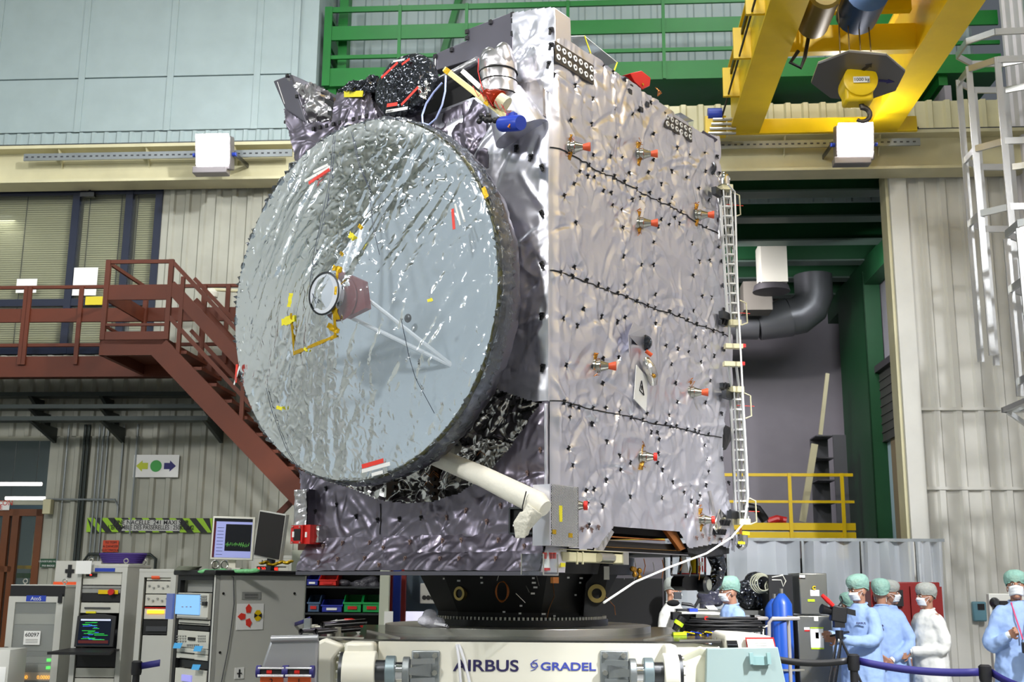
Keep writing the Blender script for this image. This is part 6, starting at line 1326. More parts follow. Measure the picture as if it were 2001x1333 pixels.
# rack 1 : glazed door, ATOS label
t, F, w, h = rack(22, 128, 1148, 12.2, .8, 'leftmost grey rack with smoked glass door and number 60097')
def rz1(y): return hw(12.2, 70, y).z
MB(F).box(0, -.012, h-.09, w, .0, h+.02).build('black_header', 'unit_black', t)
MB(F).box(0, -.03, h-.15, w, -.012, h-.09).build('door_frame', 'rack_grey', t)
MB(F).box(0, -.03, .1, .07, -.012, h-.15).build('door_frame', 'rack_grey', t); MB(F).box(w-.07, -.03, .1, w, -.012, h-.15).build('door_frame', 'rack_grey', t)
MB(F).box(.07, -.022, .1, w-.07, -.016, h-.15).build('door_glass', M('smoked', 'aeb2ae', .1, alpha=.35), t)
lb = MB(F).box(w*.32, -.034, h-.14, w*.68, -.03, h-.08).build('blue_badge', 'blue_plastic', t); text('AtoS', .055, (w*.5, -.036, h-.13), (1, 0, 0), (0, 0, 1), 'lettering', 'paper', lb, .001, 'CENTER', F=F)
for z, c, m in ((rz1(1172), rz1(1198), 'unit_black'), (rz1(1200), rz1(1220), 'unit_cream'), (rz1(1222), rz1(1272), 'unit_grey'), (rz1(1274), rz1(1282), 'rack_dark'), (rz1(1284), rz1(1296), 'unit_grey'), (rz1(1298), rz1(1312), 'unit_grey'), (rz1(1314), rz1(1330), 'unit_cream')): unit(t, F, .06, w-.06, c, z, m, y=.02)
for x in (.12, .35): text('0.0000', .05, (w*.18+x-.1, .0, rz1(1327)), (1, 0, 0), (0, 0, 1), 'led_digits', 'led_amber', t, .002, F=F)
for z in (1290, 1305): MB(F).box(w-.13, .0, rz1(z+3), w-.09, .02, rz1(z-3)).build('green_led', 'led_green', t)
ps = MB(F).box(w*.34, -.034, rz1(1260), w*.64, -.03, rz1(1233)).build('number_sheet', 'paper', t); text('60097', .058, (w*.49, -.036, rz1(1244)), (1, 0, 0), (0, 0, 1), 'number', 'ink', ps, .001, 'CENTER', F=F)
for k in range(3): MB(F).box(w*.38, -.036, rz1(1250+k*3), w*.6, -.034, rz1(1249+k*3)).build('printed_line', 'unit_grey', ps)
MB(F).box(.0, -.06, rz1(1292), .05, -.03, rz1(1264)).build('swing_handle', 'black_plastic', t, bevel=.01); MB(F).box(w-.05, -.05, rz1(1178), w-.01, -.03, rz1(1160)).build('hinge', 'black_plastic', t)
eyebolt(t, F, .1, .1, h+.03); eyebolt(t, F, w-.05, .1, h+.03)
MB(F).box(w-.25, .3, h+.03, w, .6, h+.06).build('orange_strip', 'orange_label', label='orange strip of board lying on the leftmost rack', cat='board')
# grey cabinet behind rack 1
p, q = hw(13.2, 110, 1096), hw(13.2, 160, 1140)
t = bx(I4, (p.x, 13.2, 0), (q.x+.2, 13.7, p.z), 'wall_cabinet', 'rack_grey', label='plain grey cabinet with a black cross mark behind the leftmost racks', cat='cabinet')
k = hw(13.19, 136, 1116); MB().box(k.x-.05, 13.185, k.z-.02, k.x+.05, 13.2, k.z+.02).box(k.x-.02, 13.184, k.z-.07, k.x+.02, 13.2, k.z+.07).build('cross_mark', 'black_plastic', t)
# rack 2 : open with console screen
t, F, w, h = rack(152, 250, 1108, 11.8, .75, 'tall open grey rack with pull-out console screen and eyebolts')
def rz2(y): return hw(11.8, 200, y).z
MB(F).box(w*.35, -.01, h-.045, w*.75, -.005, h-.01).build('blue_strip', 'blue_plastic', t)
for a, b, m in ((1112, 1130, 'unit_cream'), (1130, 1143, 'unit_cream'), (1145, 1150, 'unit_grey'), (1151, 1159, 'unit_grey'), (1160, 1176, 'unit_black'), (1178, 1198, 'unit_cream'), (1272, 1304, 'unit_black'), (1306, 1324, 'unit_cream'), (1326, 1345, 'unit_cream')): unit(t, F, .06, w-.06, rz2(b), rz2(a), m)
MB(F).box(.09, .0, rz2(1127), .2, .015, rz2(1121)).build('black_display', 'unit_black', t); MB(F).box(.13, -.002, rz2(1125), .15, .0, rz2(1123)).build('red_led', 'led_red', t)
MB(F).box(w-.28, -.004, rz2(1161), w-.08, .0, rz2(1153)).build('yellow_label', 'yellow_paint', t); MB(F).cyl((w-.14, -.004, rz2(1157)), (w-.14, -.05, rz2(1157)), .03, n=14).build('stop_button', 'red_paint', t)
MB(F).box(.1, .0, rz2(1190), w-.15, .012, rz2(1187)).build('drive_slot', 'rack_dark', t)
MB(F).box(.12, -.0, rz2(1199), .22, .015, rz2(1195)).build('yellow_slip', 'yellow_tape', t)
con = thing('console_screen', F @ Vector((w/2, -.2, rz2(1268))), 'open black pull-out console screen with keyboard in the tall open rack', 'screen')
MB(F).prism([(.05, -.06, rz2(1264)), (w-.07, -.06, rz2(1264)), (w-.07, -.03, rz2(1204)), (w*.62, -.03, rz2(1200)), (w*.36, -.03, rz2(1200)), (.05, -.03, rz2(1204))], (0, .02, 0)).build('screen_body', 'unit_black', con, bevel=.004)
scr = MB(F).prism([(.08, -.0625, rz2(1260)), (w-.11, -.0625, rz2(1260)), (w-.11, -.0345, rz2(1210)), (.08, -.0345, rz2(1210))], (0, .002, 0)).build('display', M('screen_dark', '061024', .2, emit=.6), con)
SY = lambda z: -.0655
rr = random.Random(4)
for k in range(26):
    zz_ = rr.uniform(1214, 1252); x = rr.uniform(.1, w-.25); ln = rr.uniform(.03, .14); f = (1260-zz_)/50; y = -.0640+.028*f
    MB(F).box(x, y-.001, rz2(zz_+1.1), min(x+ln, w-.13), y, rz2(zz_)).build('screen_line', M(['scr_green', 'scr_blue'][k % 3 == 0], ['1fae3c', '3060d0'][k % 3 == 0], emit=1.5), scr)
MB(F).box(.09, -.037, rz2(1213), w-.12, -.0355, rz2(1210)).build('title_bar', M('scr_white', 'cfd6ee', emit=1), scr); MB(F).box(.09, -.0645, rz2(1257), w-.12, -.0625, rz2(1251)).build('red_bar', M('scr_red', '4a1010', emit=1), scr)
MB(F).prism([(.02, -.08, rz2(1266)), (w-.04, -.08, rz2(1266)), (w+.0, -.34, rz2(1271)), (-.1, -.34, rz2(1271))], (0, 0, -.025)).build('keyboard_tray', 'unit_black', con)
MB(F).box(.02, -.1, rz2(1272), w-.02, .1, rz2(1268)).build('tray_rail', 'unit_black', con)
eyebolt(t, F, .1, .08, h+.03); eyebolt(t, F, w-.05, .08, h+.03); eyebolt(t, F, w-.03, .6, h+.03)
a, b = hw(11.75, 150, 1096), hw(11.75, 178, 1122); MB().box(a.x, 11.74, b.z, b.x, 11.745, a.z).build('paper_sheet', 'paper', label='white paper sheet hanging on the top corner of the tall open rack', cat='paper')
c = hw(12.2, 240, 1095); b = MB()
for k in range(5): b.tube([c+Vector(((.2+.01*k)*math.cos(a), .12*math.sin(a), -.02+.02*k)) for a in np.arange(0, 6.28, .4)], .014, 6, closed=True)
b.build('purple_cable', M('cable_purple', '3b2470', .5), label='coil of purple cable lying on the tall open rack', cat='cable')
# rack 3 : partly behind rack 4
t, F, w, h = rack(273, 345, 1118, 11.4, .7, 'grey instrument rack half hidden behind the black-roofed rack')
def rz3(y): return hw(11.4, 300, y).z
for a, b, m in ((1122, 1134, 'unit_cream'), (1136, 1160, 'unit_cream'), (1162, 1184, 'unit_cream'), (1187, 1189, 'red_paint'), (1190, 1210, 'unit_cream'), (1212, 1240, 'unit_black'), (1242, 1345, 'rack_grey')): unit(t, F, .07, w-.04, rz3(b), rz3(a), m)
MB(F).box(.1, -.0, rz3(1199), w-.1, .015, rz3(1193)).build('amber_display', 'led_amber', t)
MB(F).cyl((.12, .01, rz3(1128)), (.2, .01, rz3(1128)), .02, n=10).build('orange_knob', 'orange_label', t)
for y in (1145, 1170):
    for k in range(6): MB(F).cyl((.1+k*.045, .015, rz3(y+4*(k % 2))), (.1+k*.045, .0, rz3(y+4*(k % 2))), .01, n=8).build('small_knob', 'unit_grey', t)
MB(F).box(.1, .0, rz3(1234), w-.06, .015, rz3(1224)).build('dark_panel', 'rack_dark', t)
# rack 4 : black roof, turned; frame K: +x runs along the plain grey side, instruments face -x
K = KF(418, 1200, 9.0, 44); t = thing('instrument_rack', K, 'turned rack with black roof, instruments and a plain grey side', 'rack')
h = hw(9.0, 418, 1124).z; wd, dp = .60, .82
def kz(y): return hw(9.0, 418, y).z
MB(K).box(0, 0, .1, dp, .025, h).build('side_panel', 'rack_grey', t, bevel=.003)
MB(K).box(dp-.03, .03, .1, dp, wd, h).build('rear_panel', 'rack_grey', t); MB(K).box(.02, wd-.02, .1, dp, wd, h).build('far_side', 'rack_grey', t)
MB(K).prism([(-.03, -.03, h), (dp+.03, -.03, h), (dp+.03, wd+.03, h), (-.03, wd+.03, h)], (0, 0, .04)).build('black_roof', 'unit_black', t, bevel=.01)
f = MB(K)
for y in (0, wd-.045): f.box(0, y, .1, .04, y+.045, h)
f.box(0, 0, h-.04, .04, wd, h); f.build('front_frame', 'unit_black', t)
MB(K).box(-.002, .0, .1, .0, .022, h).build('pale_edge', 'rack_grey', t)
MB(K).box(.25, .03, .1, .27, wd-.03, h-.03).build('inner_dark', 'unit_black', t)
MB(K).box(0, 0, 0, dp, wd, .1).build('plinth', 'unit_black', t)
for x, y in ((.07, 1160), (.72, 1160), (.07, 1276), (.72, 1276)): MB(K).cyl((x, 0, kz(y)), (x, -.006, kz(y)), .01, n=8).build('side_screw', 'unit_black', t)
def kside(px, py): p = hit(K, 1, -.003, px, py); return p
def kbox(px0, py0, px1, py1, mat, nm, par=t, d=.003, F=K):
    a, b = kside(px0, py0), kside(px1, py1); return MB(K).box(a.x, -.003-d, b.z, b.x, -.001, a.z).build(nm, mat, par)
kp = kbox(473, 1157, 509, 1171, 'unit_grey', 'id_plate'); 
for y in (1161, 1164, 1168): kbox(478, y, 504, y+1, 'ink', 'plate_text', kp, .004)
st_ = kbox(464, 1180, 513, 1230, 'paper', 'hazard_sticker')
for cx0, cy0, r in ((485, 1190, 0), (472, 1205, 90), (485, 1217, 200)):
    c = kside(cx0, cy0); s = .03; pts = [(0, 1.3), (.9, .3), (.6, -1), (-.6, -1), (-.9, .3)]
    MB(K).prism([c+Vector(((a*math.cos(R(r))-b*math.sin(R(r)))*s, -.006, (a*math.sin(R(r))+b*math.cos(R(r)))*s)) for a, b in pts], (0, -.002, 0)).build('red_arrow', 'red_tape', st_)
c = kside(503, 1203); MB(K).prism([c+Vector((.035*math.cos(R(22.5+45*k)), -.006, .045*math.sin(R(22.5+45*k)))) for k in range(8)], (0, -.002, 0)).build('yellow_sign', 'yellow_paint', st_)
for s in (-1, 1): MB(K).prism([c+Vector((0, -.009, 0)), c+Vector((s*.034, -.009, .018)), c+Vector((s*.034, -.009, -.018))], (0, -.001, 0)).build('black_triangle', 'ink', st_)
cm = kbox(459, 1305, 476, 1326, 'paper', 'cross_label'); c = kside(467, 1316); MB(K).box(c.x-.005, -.012, c.z-.03, c.x+.005, -.006, c.z+.03).box(c.x-.02, -.012, c.z-.004, c.x+.02, -.006, c.z+.004).build('cross_mark', 'ink', cm)
for x in (.1, .02): 
    MB(K).tube([(x+.03*math.cos(a), .06, h+.08+.03*math.sin(a)) for a in np.arange(0, 6.28, .5)], .007, 6, closed=True).build('lifting_eye', 'steel', t)
# instruments on the -x side (front); local y from 0.05 to wd-.05
def kf(px, py): p = hit(K, 0, .0, px, py); return p.y, p.z
def inst(py0, py1, mat, nm='instrument', x=-.0, par=t, y0=.06, y1=wd-.055, d=.2):
    return MB(K).box(x, y0, kz(py1)-.00, x+d, y1, kz(py0)).build(nm, mat, par, bevel=.003)
def fbx(px0, py0, px1, py1, mat, nm, par, x=-.01, d=.012):
    a, b = kf(px0, py0), kf(px1, py1); return MB(K).box(x, min(a[0], b[0]), min(a[1], b[1]), x+d, max(a[0], b[0]), max(a[1], b[1])).build(nm, mat, par)
inst(1132, 1158, 'unit_grey', 'blank_panel', x=.06)
an = inst(1160, 1212, 'unit_cream', 'signal_analyser', x=-.02)
fbx(351, 1162, 395, 1202, M('screen_sky', '7fb4ea', .3, emit=1.0), 'display', an, x=-.03); fbx(350, 1160, 396, 1162, 'unit_grey', 'display_rim', an, x=-.032)
fbx(337, 1160, 346, 1210, M('grip_blue', '6a78b4', .4), 'side_grip', an, x=-.05, d=.02)
for i in range(4):
    for j in range(3): fbx(398+j*4, 1164+i*5, 401+j*4, 1167+i*5, 'unit_grey', 'key', an, x=-.03)
fbx(404, 1176, 410, 1184, 'dark_steel', 'dial', an, x=-.04, d=.02)
for k in range(3): fbx(362+k*8, 1185, 365+k*8, 1187, 'unit_grey', 'screen_mark', an, x=-.032)
fbx(352, 1204, 410, 1210, 'unit_grey', 'connector_row', an, x=-.03)
i2 = inst(1214, 1224, 'unit_cream', 'flat_unit'); fbx(352, 1216, 408, 1221, 'unit_black', 'slot', i2)
i3 = inst(1226, 1234, 'unit_black', 'patch_panel')
g1_ = inst(1236, 1270, 'unit_cream', 'generator'); fbx(369, 1245, 382, 1252, 'unit_black', 'display', g1_)
for k in range(6): fbx(367+k*4, 1259, 369+k*4, 1263, 'unit_grey', 'knob', g1_)
for i in range(3):
    for j in range(4): fbx(347+j*5, 1242+i*5, 349+j*5, 1244+i*5, 'unit_grey', 'key', g1_); fbx(388+j*4, 1242+i*5, 390+j*4, 1244+i*5, 'unit_grey', 'key', g1_)
for a, b in ((1271, 1281), (1282, 1293)): i4 = inst(a, b, 'unit_cream', 'power_unit'); fbx(353, a+3, 380, a+7, 'unit_black', 'slot', i4)
inst(1295, 1311, 'dark_steel', 'mirror_panel', x=.03); i5 = inst(1313, 1345, 'unit_cream', 'meter_unit'); fbx(357, 1318, 375, 1333, M('screen_violet', '9a98e0', .3, emit=.8), 'display', i5)
for k, (x, y, lab) in enumerate(((350, 1256, 'left blue note stuck on the generator in the black-roofed rack'), (390, 1262, 'right blue note stuck on the generator in the black-roofed rack'), (386, 1298, 'lowest blue note stuck in the black-roofed rack'))):
    a, b = kf(x, y), kf(x+15, y+11); MB(K).prism([(-.04, a[0], a[1]), (-.04, b[0], a[1]+.004), (-.055, b[0]+.004, b[1]), (-.055, a[0]-.004, b[1]-.004)], (.003, 0, 0)).build('blue_note', M('note_blue', '4aa6e0', .6), label=lab, cat='note')
q = [kside(x, y)+Vector((0, -.01, 0)) for x, y in ((455, 1128), (456, 1180), (450, 1230), (444, 1270), (438, 1300), (430, 1340))]
MB(K).tube([kside(452, 1124)+Vector((-.02, .05, .0))]+q, .004, 6).build('hanging_cable', 'rack_dark', label='thin dark cable hanging down the plain side of the turned rack', cat='cable')
# monitor on the roof
mt = thing('monitor', hw(9.2, 455, 1118), 'white-framed monitor showing a spectrum plot on the black-roofed rack', 'monitor')
Mo = Matrix.Translation(hw(9.2, 455, 1052)) @ Matrix.Rotation(R(4), 4, 'Z') @ Matrix.Rotation(R(1), 4, 'Y'); hwid = .167; hh = .17
MB(Mo).box(-hwid, 0, -hh, hwid, .035, hh).build('bezel', 'white_paint', mt, bevel=.005)
sc = MB(Mo).box(-hwid+.013, -.002, -hh+.018, hwid-.02, 0, hh-.015).build('display', M('scr_bluish', '8c92c4', .3, emit=.9), mt)
MB(Mo).box(-.06, -.003, -.10, hwid-.022, -.002, hh-.06).build('plot_area', M('scr_black', '0a0c14', .3, emit=.3), sc); MB(Mo).box(-hwid+.013, -.003, hh-.04, hwid-.02, -.002, hh-.015).build('menu_bar', 'scr_black', sc)
MB(Mo).box(-hwid+.013, -.003, -hh+.018, -hwid+.03, -.002, hh-.04).build('left_bar', M('scr_maroon', '4a1420', .3, emit=.4), sc)
pts = [(-.055+i*.0038, -.0036, -.05+.02*random.random()*(1 if i % 2 else -1)) for i in range(50)]; MB(Mo).tube(pts, .0009, 4).build('plot_trace', M('scr_trace', '74c860', emit=1), sc)
for k in range(9): MB(Mo).box(-.125, -.0032, -.13+k*.026, -.075, -.003, -.127+k*.026).build('list_line', 'scr_black', sc)
MB(Mo).box(-.03, .035, -hh-.06, .03, .07, 0).build('stand_neck', 'white_paint', mt); MB(Mo).box(-.08, -.02, -hh-.075, .08, .12, -hh-.06).build('stand_base', 'white_paint', mt)
m2_ = thing('monitor', hw(9.6, 520, 1110), 'dark switched-off monitor turned away on the rack roof', 'monitor')
Mo = Matrix.Translation(hw(9.6, 526, 1046)) @ Matrix.Rotation(R(-38), 4, 'Z') @ Matrix.Rotation(R(8), 4, 'Y')
MB(Mo).box(-.17, 0, -.19, .17, .04, .19).build('bezel', 'rack_grey', m2_, bevel=.005); MB(Mo).box(-.155, -.004, -.18, .165, .0, .18).build('display', M('scr_off', '1a1414', .15), m2_); MB(Mo).box(-.03, .04, -.30, .03, .08, 0).build('stand', 'rack_dark', m2_); MB(Mo).box(-.1, -.05, -.31, .1, .13, -.295).build('stand_base', 'rack_dark', m2_)
b = MB()
for k in range(14): c = hw(9.1, 395+k*8, 1117+random.uniform(-2, 1)); b.ball(c, (.04, .03, .012+.01*random.random()), 8, 6)
b.build('green_bag', M('bag_green', '6fbf7c', .4, 0, .7, 30), label='crumpled pale green plastic bags on the rack roof', cat='bag', mods=[('REMESH', {'mode': 'VOXEL', 'voxel_size': .01})])
c = hw(9.3, 364, 1110); b = MB()
for k in range(4): b.tube([c+Vector((.09*math.cos(a)+.01*k, .06*math.sin(a), -.015+.008*k)) for a in np.arange(0, 6.28, .4)], .006, 6, closed=True)
b.build('grey_cable_coil', M('cable_olive', '6c7060', .5), label='coil of grey-green cable on the rack roof beside the eyebolts', cat='cable')
b = MB()
for k in range(8): c = hw(9.5, 512+k*8, 1104+random.uniform(-8, 2)); b.ball(c, (.03, .03, .012), 8, 6)
b.build('gold_film', 'gold_tape', label='crumpled gold film lying behind the dark monitor', cat='film', mods=[('REMESH', {'mode': 'VOXEL', 'voxel_size': .009})])
# rack 5 behind with red digits
t, F, w, h = rack(492, 571, 1092, 10.4, .6, 'white rack with red digital display behind the black-roofed rack')
def rz5(y): return hw(10.4, 530, y).z
for a, b, m in ((1093, 1107, 'unit_cream'), (1109, 1124, 'unit_cream'), (1126, 1200, 'unit_grey')): unit(t, F, .03, w-.03, rz5(b), rz5(a), m, y=-.008)
text('NDIU', .05, (w*.42, -.012, rz5(1102)), (1, 0, 0), (0, 0, 1), 'lettering', 'ink', t, .001, 'CENTER', F=F)
MB(F).box(.05, -.012, rz5(1116), w-.12, -.008, rz5(1109)).build('red_display', 'unit_black', t); text('8 20 8:4 48', .04, (.06, -.014, rz5(1115)), (1, 0, 0), (0, 0, 1), 'led_digits', 'led_red', t, .001, F=F)
MB(F).box(.05, -.012, rz5(1121), w*.4, -.008, rz5(1118)).build('green_bar', 'green_paint', t)
# cream post and blue shelf cabinets under the satellite
def postt(x0, x1, y0, Y, mat, nm, lab, cat='post'):
    a, b = hw(Y, x0, y0), hw(Y, x1, y0); return bx(I4, (a.x, Y, 0), (b.x, Y+.12, a.z), nm, mat, label=lab, cat=cat)
postt(571, 596, 1075, 10.2, M('curtain_cream', 'b9beac', .5, 0, .05, 6), 'cream_curtain', 'pale green-cream strip curtain right of the white rack', 'curtain')
postt(744, 762, 1080, 12.0, 'curtain_cream', 'cream_post', 'cream upright post right of the shelf with bins')
postt(762, 768, 1080, 12.6, 'dark_red', 'red_post', 'thin dark red post left of the blue panel')
postt(770, 784, 1080, 12.9, 'blue_plastic', 'blue_partition', 'narrow royal blue panel between two red posts', 'partition')
postt(786, 794, 1080, 12.6, 'dark_red', 'red_post', 'dark red post right of the blue panel')
a, b = hw(13, 794, 1080), hw(13, 850, 1230); bx(I4, (a.x, 13, 0), (b.x+.3, 13.1, a.z), 'blue_cabinet', M('cab_blue', '3c4c58', .5), label='dull blue cabinet behind the left of the black cone', cat='cabinet')
a, b = hw(12.9, 822, 1140), hw(12.9, 850, 1180); e = thing('socket_box', (a.x, 12.9, b.z), 'grey electrical socket box on the dull blue cabinet', 'box')
bx(I4, (a.x, 12.85, b.z), (b.x, 13.02, a.z), 'box_body', 'rack_grey', e, bevel=.01)
for k in range(3): c = hw(12.85, 829+k*8, 1168); MB().cyl(c, c+Vector((0, -.01, 0)), .025, n=12).build('socket', 'unit_black', e)
a, b = hw(12.2, 793, 1195), hw(12.2, 835, 1218); t = bx(I4, (a.x, 12.2, b.z), (b.x, 12.22, a.z), 'lit_screen', M('scr_pale', 'e8e6ff', emit=.9), label='bright white screen left of the black cone', cat='screen'); bx(I4, (a.x+.08, 12.22, 0), (a.x+.14, 12.26, b.z+.05), 'screen_stand', 'dark_steel', t)
a, b = hw(11.97, 751, 1195), hw(11.97, 767, 1222); bx(I4, (a.x, 11.97, b.z), (b.x, 12.01, a.z), 'leaning_papers', 'paper', label='pale sheets leaning at the cream post', cat='paper')
SHf = 12.1; a, b = hw(SHf, 594, 1120), hw(SHf, 746, 1235)
sh = thing('bin_shelf', (a.x/2+b.x/2, SHf, 0), 'dark shelf unit full of plastic bins behind the dolly', 'shelf')
bx(I4, (a.x, SHf+.5, 0), (b.x, SHf+.52, a.z+.2), 'back_panel', 'unit_black', sh)
levels = [hw(SHf, 670, y).z for y in (1146, 1198, 1260)]
for z in levels: bx(I4, (a.x, SHf, z-.02), (b.x, SHf+.5, z), 'shelf_board', 'dark_steel', sh)
bx(I4, (a.x, SHf, a.z+.15), (b.x, SHf+.5, a.z+.2), 'shelf_board', 'dark_steel', sh)
for x in (a.x, b.x-.03): bx(I4, (x, SHf, 0), (x+.03, SHf+.5, a.z+.2), 'upright', 'dark_steel', sh)
def bin_(x0, x1, ytop, z, col, lab, label=None):
    p, q = hw(SHf, x0, ytop), hw(SHf, x1, ytop); H = p.z-z; x0, x1 = p.x, q.x; y = SHf+.02; m = MB(); th = .008
    m.box(x0, y, z+.002, x1, y+.4, z+.01); m.box(x0, y, z+.002, x1, y+th, z+H*.55)
    for x in (x0, x1-th): m.prism([(x, y, z), (x, y+.4, z), (x, y+.4, z+H), (x, y+.12, z+H), (x, y, z+H*.55)], (th, 0, 0))
    m.box(x0, y+.39, z, x1, y+.4, z+H); m.box(x0-.004, y-.01, z+H*.5, x1+.004, y+.01, z+H*.6)
    o = m.build('storage_bin', M('bin_'+col, {'green': '12994a', 'blue': '2a36a0', 'red': 'd02418', 'slate': '46607e'}[col], .4), label=lab, cat='bin', group='bins on the dark shelf')
    a_ = MB().box(x0+.25*(x1-x0), y-.014, z+H*.2, x0+.75*(x1-x0), y-.01, z+H*.38).build('bin_label', 'paper' if col == 'blue' else 'red_paint', o)
bin_(601, 625, 1163, levels[1], 'slate', 'slate blue bin on the middle shelf, leftmost'); bin_(628, 669, 1172, levels[1], 'blue', 'dark blue bin with white label on the middle shelf')
bin_(671, 707, 1163, levels[1], 'green', 'left green bin on the middle shelf'); bin_(708, 745, 1163, levels[1], 'green', 'right green bin on the middle shelf')
bin_(598, 622, 1124, levels[0], 'blue', 'dark blue bin on the top shelf beside the red one'); bin_(623, 658, 1124, levels[0], 'red', 'bright red bin on the top shelf')
c = hw(SHf+.2, 700, 1138); b = MB()
for k in range(9): b.ball(c+Vector((random.uniform(-.2, .2), 0, random.uniform(-.04, .03))), (.07, .06, .04), 8, 6)
b.build('grey_pouches', M('pouch', '4b4a50', .4, 0, .5, 20), label='grey pouches piled on the top shelf right of the red bin', cat='pouch', mods=[('REMESH', {'mode': 'VOXEL', 'voxel_size': .015})])
# left stanchion
def stanchion(x, ytop, Y, lab):
    p = hw(Y, x, ytop); t = thing('barrier_post', (p.x, Y, 0), lab, 'barrier post')
    MB().lathe((p.x, Y, 0), (p.x, Y, .05), [(0, .17), (.5, .165), (1, .05)], 24).build('base', 'black_plastic', t); MB().cyl((p.x, Y, .04), (p.x, Y, p.z-.08), .03, n=16).build('pole', 'black_plastic', t)
    MB().lathe((p.x, Y, p.z-.12), (p.x, Y, p.z), [(0, .04), (.2, .045), (.9, .045), (1, .03)], 16).build('belt_head', 'black_plastic', t); return p
def belt(pts, mat, lab, hh=.055):
    P = [[Vector(p)+Vector((0, 0, -hh)) for p in pts], [Vector(p) for p in pts]]
    MB().grid(P).build('barrier_belt', mat, label=lab, cat='belt', solid=.003)
s = stanchion(268, 1291, 10.2, 'black barrier post between the two left racks')
belt([s+Vector((.03, 0, -.02)), hw(10.0, 313, 1289)], 'belt_blue', 'short blue barrier belt between the left racks'); 
belt([hw(9.9, 560, 1222), hw(9.2, 590, 1212), hw(9, 606, 1205)], 'belt_blue', 'short blue belt right of the turned rack', .03)
a, b = hw(11.5, -20, 1270), hw(11.5, 14, 1333); t = bx(I4, (a.x-.4, 11.5, 0), (b.x, 11.9, a.z), 'grey_crate', 'rack_grey', label='pale grey crate at the far left edge', cat='crate')
bx(I4, (a.x, 11.49, b.z-.1), (b.x-.02, 11.5, b.z+.14), 'paper_form', 'paper', t)
# ================================================================== PEOPLE
M('skin', 'a87a62', .55, 0, .05, 60); M('skin_light', 'c99478', .55, 0, .05, 60); M('gown_blue', '93aedb', .75, 0, .5, 7, .05); M('gown_white', 'dcdcd6', .75, 0, .5, 7, .04)
M('mask_white', 'dfe3e6', .8, 0, .15, 30); M('eye_white', 'd8d4ce', .3); M('eye_dark', '1c1410', .3); M('hair_dark', '241a14', .7, 0, .4, 60); M('hair_grey', '77706a', .7, 0, .4, 60); M('trouser', '2b3346', .8); M('shoe_white', 'c8c8c4', .6)
def net(name, c):
    m = M(name, c, .8, 0, .9, 26, .12, 30); nt = m.node_tree; b = nt.nodes['Principled BSDF']; b.inputs['Alpha'].default_value = .74; return m
net('net_green', '9fcbbb'); net('net_grey', 'b9bfb8'); net('net_teal', '93c2b3')
def smooth_pts(pts, n=4):
    pts = [Vector(p) for p in pts]; out = []
    for i in range(len(pts)-1):
        p0, p1, p2, p3 = pts[max(i-1, 0)], pts[i], pts[i+1], pts[min(i+2, len(pts)-1)]
        for k in range(n):
            t = k/n; out.append(.5*((2*p1)+(p2-p0)*t+(2*p0-5*p1+4*p2-p3)*t*t+(3*p1-p0-3*p2+p3)*t**3))
    return out+[pts[-1]]
def lerp_r(r, n=4):
    o = []
    for a, b in zip(r, r[1:]): o += [a+(b-a)*k/n for k in range(n)]
    return o+[r[-1]]
